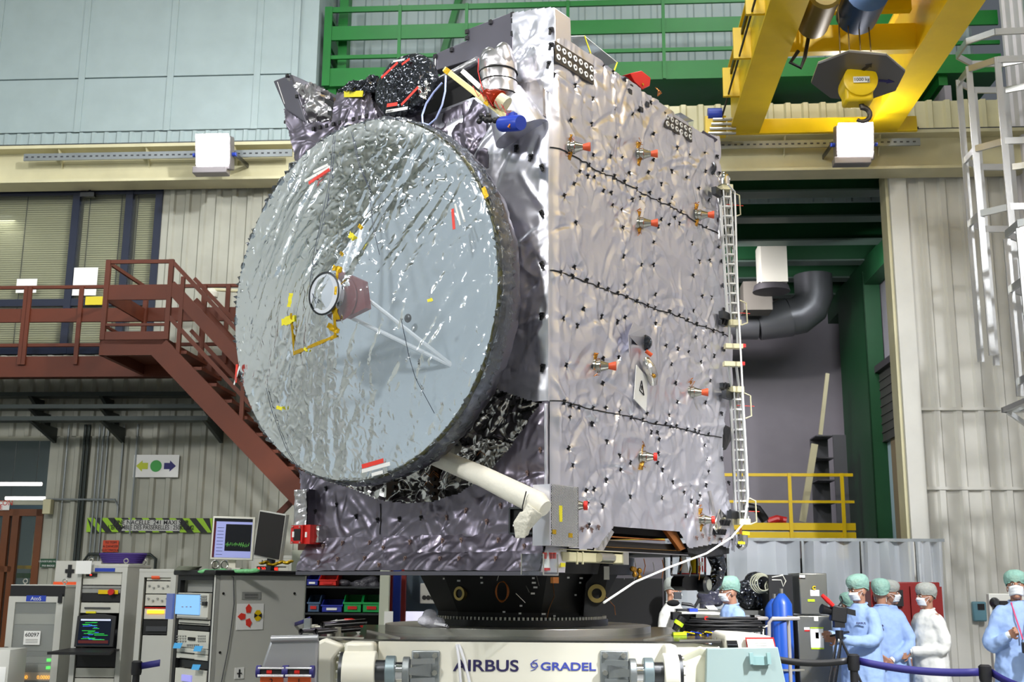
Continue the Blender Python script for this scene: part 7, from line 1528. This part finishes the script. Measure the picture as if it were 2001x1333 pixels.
def person(px, ycap, Y, heading, gown, netm, label, armL, armR, hy=0, hp=0, group=None, skin='skin', hair='hair_dark', lean=0, curl=.6, gloves=None, coat_len=.38, handr=((0, 0, -1), (0, 0, -1))):
    """local: faces -Y, +X is its left on screen when heading is 0; arms: (elbow, wrist)"""
    top = hw(Y, px, ycap); s = (top.z-.015)/1.76; F = Matrix.Translation((top.x, Y, 0)) @ Matrix.Rotation(R(heading), 4, 'Z') @ Matrix.Scale(s, 4)
    T = thing('person', Matrix.Translation((top.x, Y, 0)), label, 'person', group)
    ln = lambda z: -lean*max(0, z-.9)
    # --- skin: head, neck, chest core, arms and hands as one surface
    b = MB(F); hc = Vector((0, ln(1.62), 1.60)); H = Matrix.Translation(hc) @ Matrix.Rotation(R(hy), 4, 'Z') @ Matrix.Rotation(R(hp), 4, 'X')
    b.ball((0, .012, .025), (.074, .094, .10), 20, 14, H); b.ball((0, -.018, -.045), (.058, .072, .072), 16, 12, H); b.ball((0, -.055, -.095), (.026, .024, .022), 12, 8, H)
    b.add([H @ Vector(p) for p in ((-.009, -.084, .03), (.009, -.084, .03), (.018, -.088, -.018), (-.018, -.088, -.018), (0, -.118, -.014), (0, -.075, -.02), (0, -.09, .035))], [(0, 3, 4, 6), (1, 6, 4, 2), (3, 5, 4), (5, 2, 4), (0, 6, 5, 3), (1, 2, 5, 6)])
    for e in (-1, 1): b.ball((.074*e, .015, -.01), (.010, .022, .032), 10, 8, H)
    for e in (-1, 1): b.ball((.028*e, -.080, .033), (.022, .01, .008), 8, 6, H)     # brows
    b.tube([hc+Vector((0, .03, -.05)), (0, .03+ln(1.45), 1.47), (0, .03+ln(1.35), 1.36)], [.052, .05, .07], 14)
    b.ball((0, .02+ln(1.25), 1.25), (.13, .085, .2), 16, 12)
    wr = []
    for e, (el, wv), hd in ((1, armL, handr[0]), (-1, armR, handr[1])):
        sh = Vector((.165*e, .02+ln(1.36), 1.37)); el, wv = Vector(el), Vector(wv)
        b.tube(smooth_pts([sh*.6+Vector((0, 0, .54)), sh, el, wv], 4), lerp_r([.05, .045, .036, .024]), 10)
        d = (wv-el).normalized(); side = Vector(hd); side = (side-d*side.dot(d)); side = side.normalized() if side.length > .1 else d.orthogonal().normalized(); pn = d.cross(side)*e
        # palm, four fingers, thumb
        pc_ = wv+d*.05; b.obox(pc_, d*.045, side*.038, pn*.012)
        for k in range(4):
            o = side*(.03-.02*k); L = (.062, .072, .068, .05)[k]; a0 = wv+d*.09+o; c = curl*(1+.1*k)
            q1 = a0+d*L*.45*math.cos(c*.5)+pn*L*.45*math.sin(c*.5); q2 = q1+d*L*.35*math.cos(c*1.3)+pn*L*.35*math.sin(c*1.3); q3 = q2+d*L*.3*math.cos(c*2)+pn*L*.3*math.sin(c*2)
            b.tube([wv+d*.06+o*.9, a0, q1, q2, q3], [.009, .0095, .0088, .008, .0062], 8)
        t0 = wv+d*.02+side*.03; b.tube([t0, t0+d*.025+side*.024, t0+d*.05+side*.034+pn*.012, t0+d*.072+side*.03+pn*.022], [.012, .0115, .010, .0075], 8)
        wr.append(F @ (wv+d*.09))
    b.build('body', skin, T, ang=180, mods=[('REMESH', {'mode': 'VOXEL', 'voxel_size': .0062, 'use_smooth_shade': True}), ('SMOOTH', {'iterations': 3, 'factor': .5})])
    for e in (-1, 1):
        MB(F).ball((.029*e, -.083, .016), (.013, .008, .0085), 12, 8, H).build('eye', 'eye_white', T); MB(F).ball((.029*e, -.0895, .016), (.0065, .004, .0065), 10, 8, H).build('iris', 'eye_dark', T)
        MB(F).tube([H @ Vector((.012*e, -.094, .032)), H @ Vector((.03*e, -.094, .037)), H @ Vector((.046*e, -.083, .032))], [.003, .0045, .003], 6).build('eyebrow', hair, T)
    # hair and net
    P = []
    for j in range(9):
        t = j/8; row = []
        for k in range(24):
            a = 2*math.pi*k/24; row.append(H @ Vector((.082*math.cos(a)*math.cos(t*1.5), .02+.098*math.sin(a)*math.cos(t*1.5), (.03 if math.sin(a) < 0 else -.035*math.sin(a)+.03)*(1-t)+.11*math.sin(t*1.5)+.0)))
        P.append(row)
    MB(F).grid(P, closed=True).build('hair', hair, T)
    P = []; rn = random.Random(int(px))
    for j, (r, z) in enumerate(((1.0, .035), (1.06, .042), (1.16, .062), (1.22, .09), (1.16, .122), (.98, .147), (.66, .163), (.3, .170), (.01, .172))):
        row = []
        for k in range(40):
            a = 2*math.pi*k/40; g = 1+(.035 if k % 2 else -.02)*(1 if j < 5 else .5)+rn.uniform(-.012, .012); dz_ = -.05*max(0, math.sin(a))*(1-min(j, 5)/5)
            row.append(H @ Vector((.083*r*g*math.cos(a), .018+.101*r*g*math.sin(a), z+dz_)))
        P.append(row)
    cap = MB(F).grid(P, closed=True).build('hair_net', netm, T, ang=60); MB(F).tube([p*1. for p in P[0]], .005, 6, closed=True).build('net_band', netm, cap)
    # mask
    P = []
    for j in range(9):
        v = j/8; z = .002-.085*v; row = []
        for k in range(15):
            u = (k/14-.5)*2; w = .066*(1-.10*abs(v-.4)); y = -.116+.02*abs(v-.25)*2+.055*abs(u)**2.1; row.append(H @ Vector((w*u, y+.003*math.sin(v*20), z-(0.006*abs(u)))))
        P.append(row)
    mk = MB(F).grid(P).build('face_mask', 'mask_white', T, ang=60, solid=.002)
    for e in (-1, 1):
        for z0 in (-.008, -.075): MB(F).tube([H @ Vector((.064*e, -.066, z0)), H @ Vector((.075*e, -.02, -.005+(z0+.04)*.4)), H @ Vector((.079*e, .022, .005))], .0018, 5).build('ear_loop', 'mask_white', mk)
    # gown: torso and sleeves in one cloth
    g = MB(F); rings = [(coat_len, .27, .21), (.6, .255, .195), (.85, .235, .175), (1.05, .215, .16), (1.2, .215, .155), (1.32, .205, .135), (1.40, .165, .11), (1.445, .095, .085), (1.475, .072, .075)]
    P = []
    for z, rx, ry in rings:
        P.append([Vector((rx*math.cos(2*math.pi*k/32)*(1+.035*math.sin(k*1.9+z*3)*(1.5-z)), .02+ln(z)+ry*math.sin(2*math.pi*k/32)*(1+.05*math.sin(k*2.7+z*2)*(1.5-z)), z)) for k in range(32)])
    g.grid(P, closed=True); n0 = len(g.v); g.f.append(tuple(range(n0-32, n0))); g.f.append(tuple(range(n0-32*len(rings), n0-32*len(rings)+32))[::-1])
    for e, (el, wv) in ((1, armL), (-1, armR)):
        sh = Vector((.15*e, .02+ln(1.36), 1.345)); el, wv = Vector(el), Vector(wv); d = (wv-el).normalized()
        pts = smooth_pts([sh*.55+Vector((0, 0, .59)), sh, el, wv-d*.01], 5); rr_ = lerp_r([.075, .085, .068, .044], 5); rr_ = [r*(1+.07*math.sin(i*2.4)) for i, r in enumerate(rr_)]
        g.tube(pts, rr_, 14)
    go = g.build('gown', gown, T, ang=180, mods=[('REMESH', {'mode': 'VOXEL', 'voxel_size': .012, 'use_smooth_shade': True}), ('SMOOTH', {'iterations': 4, 'factor': .5})])
    tx = bpy.data.textures.get('cloth') or bpy.data.textures.new('cloth', 'CLOUDS'); tx.noise_scale = .11
    md = go.modifiers.new('folds', 'DISPLACE'); md.texture = tx; md.strength = .03; md.mid_level = .5; md.texture_coords = 'GLOBAL'
    for e, (el, wv) in ((1, armL), (-1, armR)):
        el, wv = Vector(el), Vector(wv); d = (wv-el).normalized(); MB(F).tube([wv-d*.045, wv-d*.005, wv+d*.012], [.040, .035, .033], 12).build('cuff', 'mask_white' if gown == 'gown_blue' else gown, go)
    MB(F).tube([Vector((.07*math.cos(a), .03+ln(1.45)+.065*math.sin(a), 1.47+.012*math.sin(a))) for a in np.arange(0, 6.28, .35)], .010, 6, closed=True).build('collar', gown, go)
    for e in (-1, 1):
        MB(F).tube([(.09*e, .02, .6), (.09*e, .02, .3), (.09*e, .02, .09)], [.085, .07, .06], 14).build('trouser_leg', 'trouser', T)
        MB(F).tube([(.09*e, .06, .045), (.09*e, -.05, .045), (.09*e, -.15, .03)], [.045, .045, .03], 12).build('shoe', 'shoe_white', T)
    return T, F, H, wr, go
rest = lambda e: ((.25*e, .05, 1.10), (.27*e, -.02, .86))
person(1316, 1128, 14.0, 55, 'gown_white', 'net_grey', 'man in white gown and grey hair net filming behind the black cone', ((.22, -.06, 1.12), (.12, -.36, 1.22)), ((-.26, .0, 1.10), (-.1, -.25, 1.05)), hy=0, hp=12, hair='hair_grey', skin='skin_light')
person(1432, 1125, 12.3, -78, 'gown_blue', 'net_green', 'man in blue gown and green hair net working at a bench behind the dolly', ((.23, -.06, 1.10), (.14, -.34, 1.08)), ((-.23, -.08, 1.10), (-.1, -.36, 1.10)), hp=8, lean=.08)
P3_, F3, H3, W3, G3 = person(1674, 1121, 12.0, -58, 'gown_blue', 'net_green', 'cameraman in blue gown holding the handle of a tripod camera', ((.24, -.08, 1.12), (.05, -.38, 1.13)), ((-.25, -.06, 1.12), (-.06, -.38, 1.16)), hp=10, hy=-8)
person(1655, 1156, 13.4, -160, 'gown_blue', 'net_teal', 'person in blue gown almost hidden behind the tripod cameraman', rest(1), rest(-1))
_, F5, H5, W5, G5 = person(1719, 1129, 12.7, 168, 'gown_blue', 'net_green', 'person in blue gown seen from behind with a letter S on the back', ((.27, .08, 1.08), (.06, .2, .93)), ((-.27, .08, 1.08), (-.06, .2, .90)))
person(1739, 1132, 13.4, 40, 'gown_blue', 'net_grey', 'person in blue gown looking over the shoulder of the one seen from behind', rest(1), rest(-1), hy=20)
person(1806, 1137, 12.6, -72, 'gown_white', 'net_grey', 'man in white overall with clasped hands beside the white jamb', ((.24, .02, 1.06), (.03, -.25, 1.02)), ((-.24, .0, 1.06), (-.03, -.26, .99)), hair='hair_dark', curl=1.1)
_, F8, H8, W8, G8 = person(1982, 1112, 11.4, -14, 'gown_blue', 'net_teal', 'photographer in blue gown and pink lanyard at the right edge', ((.27, -.05, 1.06), (.12, -.24, 1.04)), ((-.27, -.02, 1.06), (-.12, -.20, 1.17)), hy=-8, hp=-12, curl=1.2)
text('S', .1, F5 @ Vector((.03, .185, 1.2)), -(F5.to_3x3() @ Vector((1, 0, 0))), (0, 0, 1), 'gown_letter', 'navy_text', G5, .004, 'CENTER', bold=.003)
# stock lettering of the cameraman's gown
q = F3 @ Vector((.13, -.125, 1.27)); text('AIRBUS', .032, q, F3.to_3x3() @ Vector((1, .35, 0)), (0, 0, 1), 'gown_lettering', 'navy_text', G3, .004, 'CENTER')
# lanyard
gl = MB(F8)
for e in (-1, 1): gl.tube([(.06*e, -.05, 1.46), (.045*e, -.145, 1.32), (.02*e, -.17, 1.2), (0.01*e, -.2, 1.13)], .007, 6)
gl.build('lanyard', M('lanyard_pink', 'd03a6a', .5), G8)
def camera_body(F, c, s, label):
    t = thing('photo_camera', F @ Vector(c), label, 'camera'); c = Vector(c)
    MB(F).obox(c, (.07*s, 0, 0), (0, .03*s, 0), (0, 0, .048*s)).build('camera_body', 'black_plastic', t, bevel=.006); MB(F).obox(c+Vector((0, 0, .06*s)), (.025*s, 0, 0), (0, .03*s, 0), (0, 0, .018*s)).build('prism_housing', 'black_plastic', t, bevel=.004)
    MB(F).lathe(c+Vector((0, -.03*s, -.005)), c+Vector((0, -.13*s, -.02)), [(0, .034*s), (.4, .036*s), (.8, .04*s), (1, .04*s)], 20).build('lens', 'black_paint', t); MB(F).cyl(c+Vector((0, -.13*s, -.02)), c+Vector((0, -.131*s, -.02)), .033*s, n=20).build('lens_glass', M('lens_dark', '10182a', .05), t)
    return t
camera_body(F8, (.03, -.30, 1.06), 1.0, 'black photo camera held by the photographer at the right edge')
# tripod camera of the blue cameraman
tc_ = hw(11.55, 1640, 1232); t = thing('tripod', (tc_.x, 11.55, 0), 'black camera tripod in front of the cameraman in blue', 'tripod')
for k in range(3):
    a = R(100+120*k); f = Vector((tc_.x+.48*math.cos(a), 11.55+.48*math.sin(a), .02)); u_ = Vector((tc_.x, 11.55, tc_.z-.06)); sd = Vector((-math.sin(a), math.cos(a), 0))*.025
    l = MB()
    for s in (-1, 1): l.cyl(u_+sd*s, f*.55+u_*.45+sd*s, .011, n=8)
    l.cyl(f*.5+u_*.5, f, .012, n=8); lg = l.build('leg', 'black_plastic', t); MB().ball(f, .022, 8, 6).build('rubber_foot', 'black_plastic', lg)
    MB().bar(Vector((tc_.x, 11.55, .55)), f*.6+u_*.4, .012, .012).build('spreader', 'dark_steel', t)
MB().cyl((tc_.x, 11.55, tc_.z-.08), (tc_.x, 11.55, tc_.z), .04, n=14).build('bowl', 'black_plastic', t); MB().tube([(tc_.x+.02, 11.55, tc_.z-.02), (tc_.x+.12, 11.65, tc_.z-.02), W3[0]*.5+W3[1]*.5], .011, 8).build('pan_handle', 'black_plastic', t)
c = hw(11.55, 1638, 1200); v = thing('video_camera', c-Vector((0, 0, .09)), 'black video camera with red microphone windshield on the tripod', 'camera')
MB().obox(c, (.075, 0, -.012), (0, .05, 0), (0.01, 0, .075)).build('camera_body', 'black_plastic', v, bevel=.01); MB().obox(c-Vector((0, 0, .1)), (.05, 0, 0), (0, .04, 0), (0, 0, .03)).build('camera_plate', 'black_plastic', v)
MB().lathe(c+Vector((-.06, 0, .02)), c+Vector((-.17, -.02, .05)), [(0, .035), (.5, .04), (1, .048)], 18).build('lens', 'black_paint', v); MB().obox(c+Vector((.12, -.02, .02)), (.045, 0, -.01), (0, .006, 0), (0, 0, .028)).build('flip_screen', 'black_plastic', v)
a, b = hw(11.5, 1628, 1184), hw(11.5, 1606, 1163); MB().tube([a, a*.5+b*.5, b], [.02, .024, .018], 14).build('red_windshield', M('foam_red', 'd4201e', .9, 0, .4, 60), v); MB().tube([c+Vector((.0, 0, .07)), c+Vector((.05, 0, .13)), hw(11.55, 1643, 1165)], .008, 6).build('top_handle', 'black_plastic', v)
# camcorder of the white cameraman on a rig
c = hw(12.65, 1338, 1198); v = thing('camcorder', c-Vector((0, 0, .1)), 'black shoulder camcorder in front of the man in white', 'camera')
MB().obox(c+Vector((.0, 0, .0)), (.09, 0, 0), (0, .05, 0), (0, 0, .045)).build('camcorder_body', 'black_plastic', v, bevel=.01)
a, b = hw(12.6, 1300, 1180), hw(12.6, 1326, 1178); MB().ball(a*.4+b*.6, (.07, .045, .035), 18, 12).build('mic_windshield', M('foam_black', '08080a', .95), v)
a, b = hw(12.6, 1317, 1157), hw(12.6, 1332, 1171); MB().box(a.x, 12.6, b.z, b.x, 12.64, a.z).build('monitor_screen', 'rack_dark', v, bevel=.004)
a, b = hw(12.55, 1313, 1196), hw(12.55, 1332, 1212); MB().box(a.x, 12.5, b.z, b.x, 12.68, a.z).build('battery_block', 'black_plastic', v, bevel=.005)
MB().tube([hw(12.6, 1332, 1180), hw(12.6, 1350, 1182), hw(12.6, 1358, 1186), hw(12.6, 1366, 1172)], .018, 10).build('top_handle', 'black_plastic', v)
MB().bar(hw(12.6, 1357, 1188), hw(12.6, 1368, 1170), .04, .02).build('viewfinder', 'black_plastic', v)
p = hw(12.65, 1338, 1212); MB().cyl((p.x, 12.6, 0), p, .03, n=12).build('camera_column', 'black_plastic', v)
# ================================================================== RIGHT CLUTTER
# bench with papers behind
BY = 13.0; p, q = hw(BY, 1335, 1192), hw(BY, 1500, 1192); t = thing('bench', (p.x/2+q.x/2, BY, 0), 'long steel work bench with sheets behind the man in blue', 'bench')
bx(I4, (p.x, BY, p.z-.05), (q.x, BY+.7, p.z), 'bench_top', 'stainless', t)
for x in (p.x+.05, q.x-.05): 
    for y in (BY+.05, BY+.6): MB().box(x-.025, y-.025, 0, x+.025, y+.025, p.z-.05).build('leg', 'dark_steel', t)
bx(I4, (p.x, BY+.02, .5), (q.x, BY+.7, .54), 'lower_shelf', 'dark_steel', t)
for k, (x0, x1, m, lab) in enumerate(((1363, 1388, 'white_paint', 'white paper stack on the bench left of the man in blue'), (1386, 1404, 'paper', 'tilted sheet on the bench near the hands of the man in blue'))):
    a, b = hw(BY-.05, x0, 1188), hw(BY-.05, x1, 1184); MB().prism([(a.x, BY, p.z+.003), (b.x, BY, p.z+.003), (b.x, BY+.3, p.z+.003+.05*k), (a.x, BY+.3, p.z+.003+.05*k)], (0, 0, .006)).build('paper_sheet', m, label=lab, cat='paper')
b = MB(); rs4 = np.random.RandomState(3)
for k in range(16): c = hw(BY+.2, 1450+rs4.rand()*52, 1128+rs4.rand()*52); b.ball(c, (.09+.08*rs4.rand(), .12, .07+.05*rs4.rand()), 12, 8)
b.build('black_wrapped_bundle', 'black_film', label='large bundle in glossy black plastic on the bench', cat='bundle', mods=[('REMESH', {'mode': 'VOXEL', 'voxel_size': .02, 'use_smooth_shade': True})])
b = MB()
for k in range(10): c = hw(BY+.3, 1372+rs4.rand()*40, 1158+rs4.rand()*30); b.ball(c, (.08, .1, .05), 12, 8)
b.build('dark_wrapped_box', M('wrap_violet', '3a3a48', .2, 0, .8, 9), label='dark plastic-wrapped item on the bench left of the man in blue', cat='bundle', mods=[('REMESH', {'mode': 'VOXEL', 'voxel_size': .02, 'use_smooth_shade': True})])
for k, (x, y, r, lab) in enumerate(((1486, 1140, .105, 'left loop of the grey hose hanging in front of the black bundle'), (1512, 1148, .09, 'right loop of the grey hose hanging in front of the black bundle'))):
    b = MB(); c = hw(12.8, x, y)
    for j in range(4): b.tube([c+Vector(((r-.012*j+.01*rs4.rand())*math.cos(a)+.01*j, -.012*j, (r-.008*j)*math.sin(a))) for a in np.arange(0, 6.28, .3)], .008, 6, closed=True)
    b.build('hose_coil', M('hose_grey', '9c9d8a', .4), label=lab, cat='hose')
a = hw(12.75, 1508, 1128); MB().tube([a, a+Vector((.12, 0, .02)), a+Vector((.15, 0, -.04)), a+Vector((.12, 0, -.1)), a+Vector((.1, 0, -.03)), a+Vector((.0, 0, -.03))], .012, 8).build('white_clamp', 'white_paint', label='white plastic clamp on top of the coiled hose', cat='clamp')
# trolley handles
for i, (x0, x1, lab) in enumerate(((1462, 1498, 'left grey tubular trolley handle behind the dolly end'), (1495, 1560, 'right wider grey tubular trolley handle behind the dolly end'))):
    y = 1209; q = [hw(11.0, x0+8, 1270), hw(11.0, x0+8, y+8), hw(11.0, x0+14, y), hw(11.0, x1, y)]; t = thing('trolley_handle', q[0]-Vector((0, 0, q[0].z)), lab, 'handle')
    MB().tube([Vector((q[0].x, 11.0, .1)), q[0], q[1], q[2], q[3], q[3]+Vector((0, .4, 0))], .018, 10).build('handle_tube', M('tube_grey', '9d9896', .4), t)
    MB().tube([q[0]+Vector((-.0, 0, .08)), q[0]+Vector((-.05, 0, .1)), q[0]+Vector((-.05, 0, .2)), q[0]+Vector((0, 0, .22))], .01, 8).build('white_grip', 'white_paint', t)
    MB().cyl((q[3].x, 11.4, 0), q[3]+Vector((0, .4, 0)), .018, n=8).build('rear_tube', 'tube_grey', t)
# gas bottles
for x, yt, Y, lab in ((1527, 1160, 12.2, 'tall blue gas bottle, front one'), (1513, 1170, 12.6, 'tall blue gas bottle half hidden behind the front one')):
    p = hw(Y, x, yt); t = thing('gas_bottle', (p.x, Y, 0), lab, 'gas bottle')
    MB().lathe((p.x, Y, 0), (p.x, Y, p.z), [(0, .09), (.01, .105), (.93, .105), (.97, .07), (1, .03)], 28).build('bottle_body', 'blue_gas', t); MB().cyl((p.x, Y, p.z), (p.x, Y, p.z+.05), .02, n=10).build('valve', 'steel', t)
p = hw(12.08, 1525, 1213); MB().tube([(p.x-.1, 12.1, p.z), (p.x, 12.07, p.z), (p.x+.1, 12.1, p.z)], .008, 6).build('bottle_strap', 'black_plastic', label='dark strap around the front blue gas bottle', cat='strap')
p = hw(12.08, 1525, 1310); MB().tube([(p.x-.1, 12.1, p.z), (p.x, 12.07, p.z), (p.x+.25, 12.1, p.z+.0)], .012, 6).build('bottle_rack_bar', 'steel', label='steel bar holding the gas bottles low down', cat='bar')
# steel cabinets
a, b = hw(12.6, 1561, 1120), hw(12.6, 1619, 1200); c_, d = hw(12.6, 1558, 1203), hw(12.6, 1625, 1203)
t = thing('steel_cabinet', (c_.x/2+d.x/2, 12.6, 0), 'lower tall grey steel cabinet with a framed sheet', 'cabinet')
MB().box(c_.x, 12.6, 0, d.x, 13.1, c_.z).build('cabinet_body', 'stainless', t, bevel=.01)
def cbx_(x0, y0, x1, y1, m, nm, par, Y=12.6): u, v = hw(Y, x0, y0), hw(Y, x1, y1); return MB().box(u.x, Y-.006, v.z, v.x, Y-.001, u.z).build(nm, m, par)
cbx_(1583, 1228, 1610, 1266, 'paper', 'taped_sheet', t); cbx_(1583, 1226, 1609, 1229, 'lime', 'green_tape', t); cbx_(1585, 1266, 1610, 1269, 'lime', 'green_tape', t); cbx_(1593, 1236, 1600, 1248, 'unit_grey', 'sheet_drawing', t)
cbx_(1571, 1226, 1582, 1231, 'paper', 'red_label', t); cbx_(1572, 1231, 1582, 1234, 'red_paint', 'red_label', t); cbx_(1590, 1204, 1599, 1214, 'white_paint', 'door_latch', t)
t = thing('steel_cabinet', (a.x/2+b.x/2, 12.6, c_.z), 'upper smaller grey steel cabinet with a yellow letter C', 'cabinet')
MB().box(a.x, 12.6, c_.z+.012, b.x, 13.1, a.z).build('cabinet_body', 'stainless', t, bevel=.01)
k = hw(12.58, 1591, 1152); text('C', .05, (k.x, 12.585, k.z), (1, 0, 0), (0, 0, 1), 'cabinet_letter', 'yellow_paint', t, .002, 'CENTER', bold=.003)
cbx_(1583, 1153, 1601, 1165, 'paper', 'white_label', t); cbx_(1578, 1171, 1592, 1176, 'lime', 'green_label', t); cbx_(1562, 1124, 1573, 1131, 'paper', 'corner_label', t); cbx_(1562, 1129, 1573, 1131, 'red_paint', 'corner_label', t)
MB().box(a.x-.3, 12.74, 0, a.x-.04, 13.1, a.z-.02).build('black_cabinet', 'unit_black', label='black cabinet left of the grey steel cabinets', cat='cabinet')
# red tool cabinet
a, b = hw(13.6, 1700, 1137), hw(13.6, 1850, 1340); t = thing('tool_cabinet', (a.x/2+b.x/2, 13.6, 0), 'large dark red tool cabinet behind the man in white overall', 'cabinet')
MB().box(a.x, 13.6, 0, b.x, 14.2, a.z).build('cabinet_body', 'dark_red', t, bevel=.01)
for i in range(2):
    for j in range(2):
        x0 = a.x+.05+i*(b.x-a.x)*.5; MB().box(x0, 13.57, .1+j*(a.z*.5), x0+(b.x-a.x)*.45, 13.6, a.z*.5*(j+1)-.05).build('cabinet_door', 'dark_red', t)
u, v = hw(13.5, 1745, 1153), hw(13.5, 1768, 1185); MB().box(u.x, 13.53, v.z, v.x, 13.58, u.z).build('dark_window', 'unit_black', t)
# wall thermostat and electric panel on the jamb
p = hr(WY-.06, 1912, 1195); 
t = thing('wall_controller', RM @ p, 'small blue-grey controller box on the white corrugated wall', 'controller'); MB(RM).box(p.x-.09, WY-.13, p.z-.13, p.x+.09, WY-.045, p.z+.13).build('controller_body', M('ctrl_blue', '5f8a98', .4), t, bevel=.02)
MB(RM).box(p.x-.03, WY-.135, p.z+.02, p.x+.06, WY-.13, p.z+.1).build('controller_display', 'unit_black', t)
a, b = hr(13.5, 1932, 1160), hr(13.5, 1962, 1300); t = thing('electric_panel', RM @ Matrix.Translation((a.x, 13.5, 0)), 'open pale electric panel behind the photographer', 'panel')
MB(RM).box(a.x, 13.5, .3, a.x+.7, 13.6, a.z).build('panel_body', 'rack_grey', t, bevel=.01)
for y in (1178, 1240): c = hr(13.48, 1945, y); MB(RM).lathe((c.x, 13.5, c.z), (c.x, 13.44, c.z), [(0, .06), (.5, .05), (1, .03)], 14).build('panel_socket', 'dark_steel', t)
MB(RM).box(a.x+.03, 13.47, .35, a.x+.25, 13.5, b.z+.7).build('dark_recess', 'unit_black', t)
# barrier posts and belts on the right
s1 = stanchion(1667, 1278, 8.9, 'black barrier post in front of the tripod cameraman'); s2 = stanchion(1924, 1299, 8.5, 'black barrier post near the photographer')
def sag(a, b, n=10, d=.03): return [a+(b-a)*k/n-Vector((0, 0, d*4*(k/n)*(1-k/n))) for k in range(n+1)]
belt(sag(s1+Vector((.045, 0, -.025)), s2+Vector((-.045, 0, -.025))), 'belt_blue', 'long blue barrier belt between the two right posts')
belt(sag(s2+Vector((.045, 0, -.025)), hw(8.0, 2040, 1342)), 'belt_blue', 'blue barrier belt leaving the frame at lower right')
belt(sag(s1+Vector((-.045, 0, -.025)), hw(9.1, 1500, 1278)), 'unit_black', 'black barrier belt in front of the steel cabinets', .05)
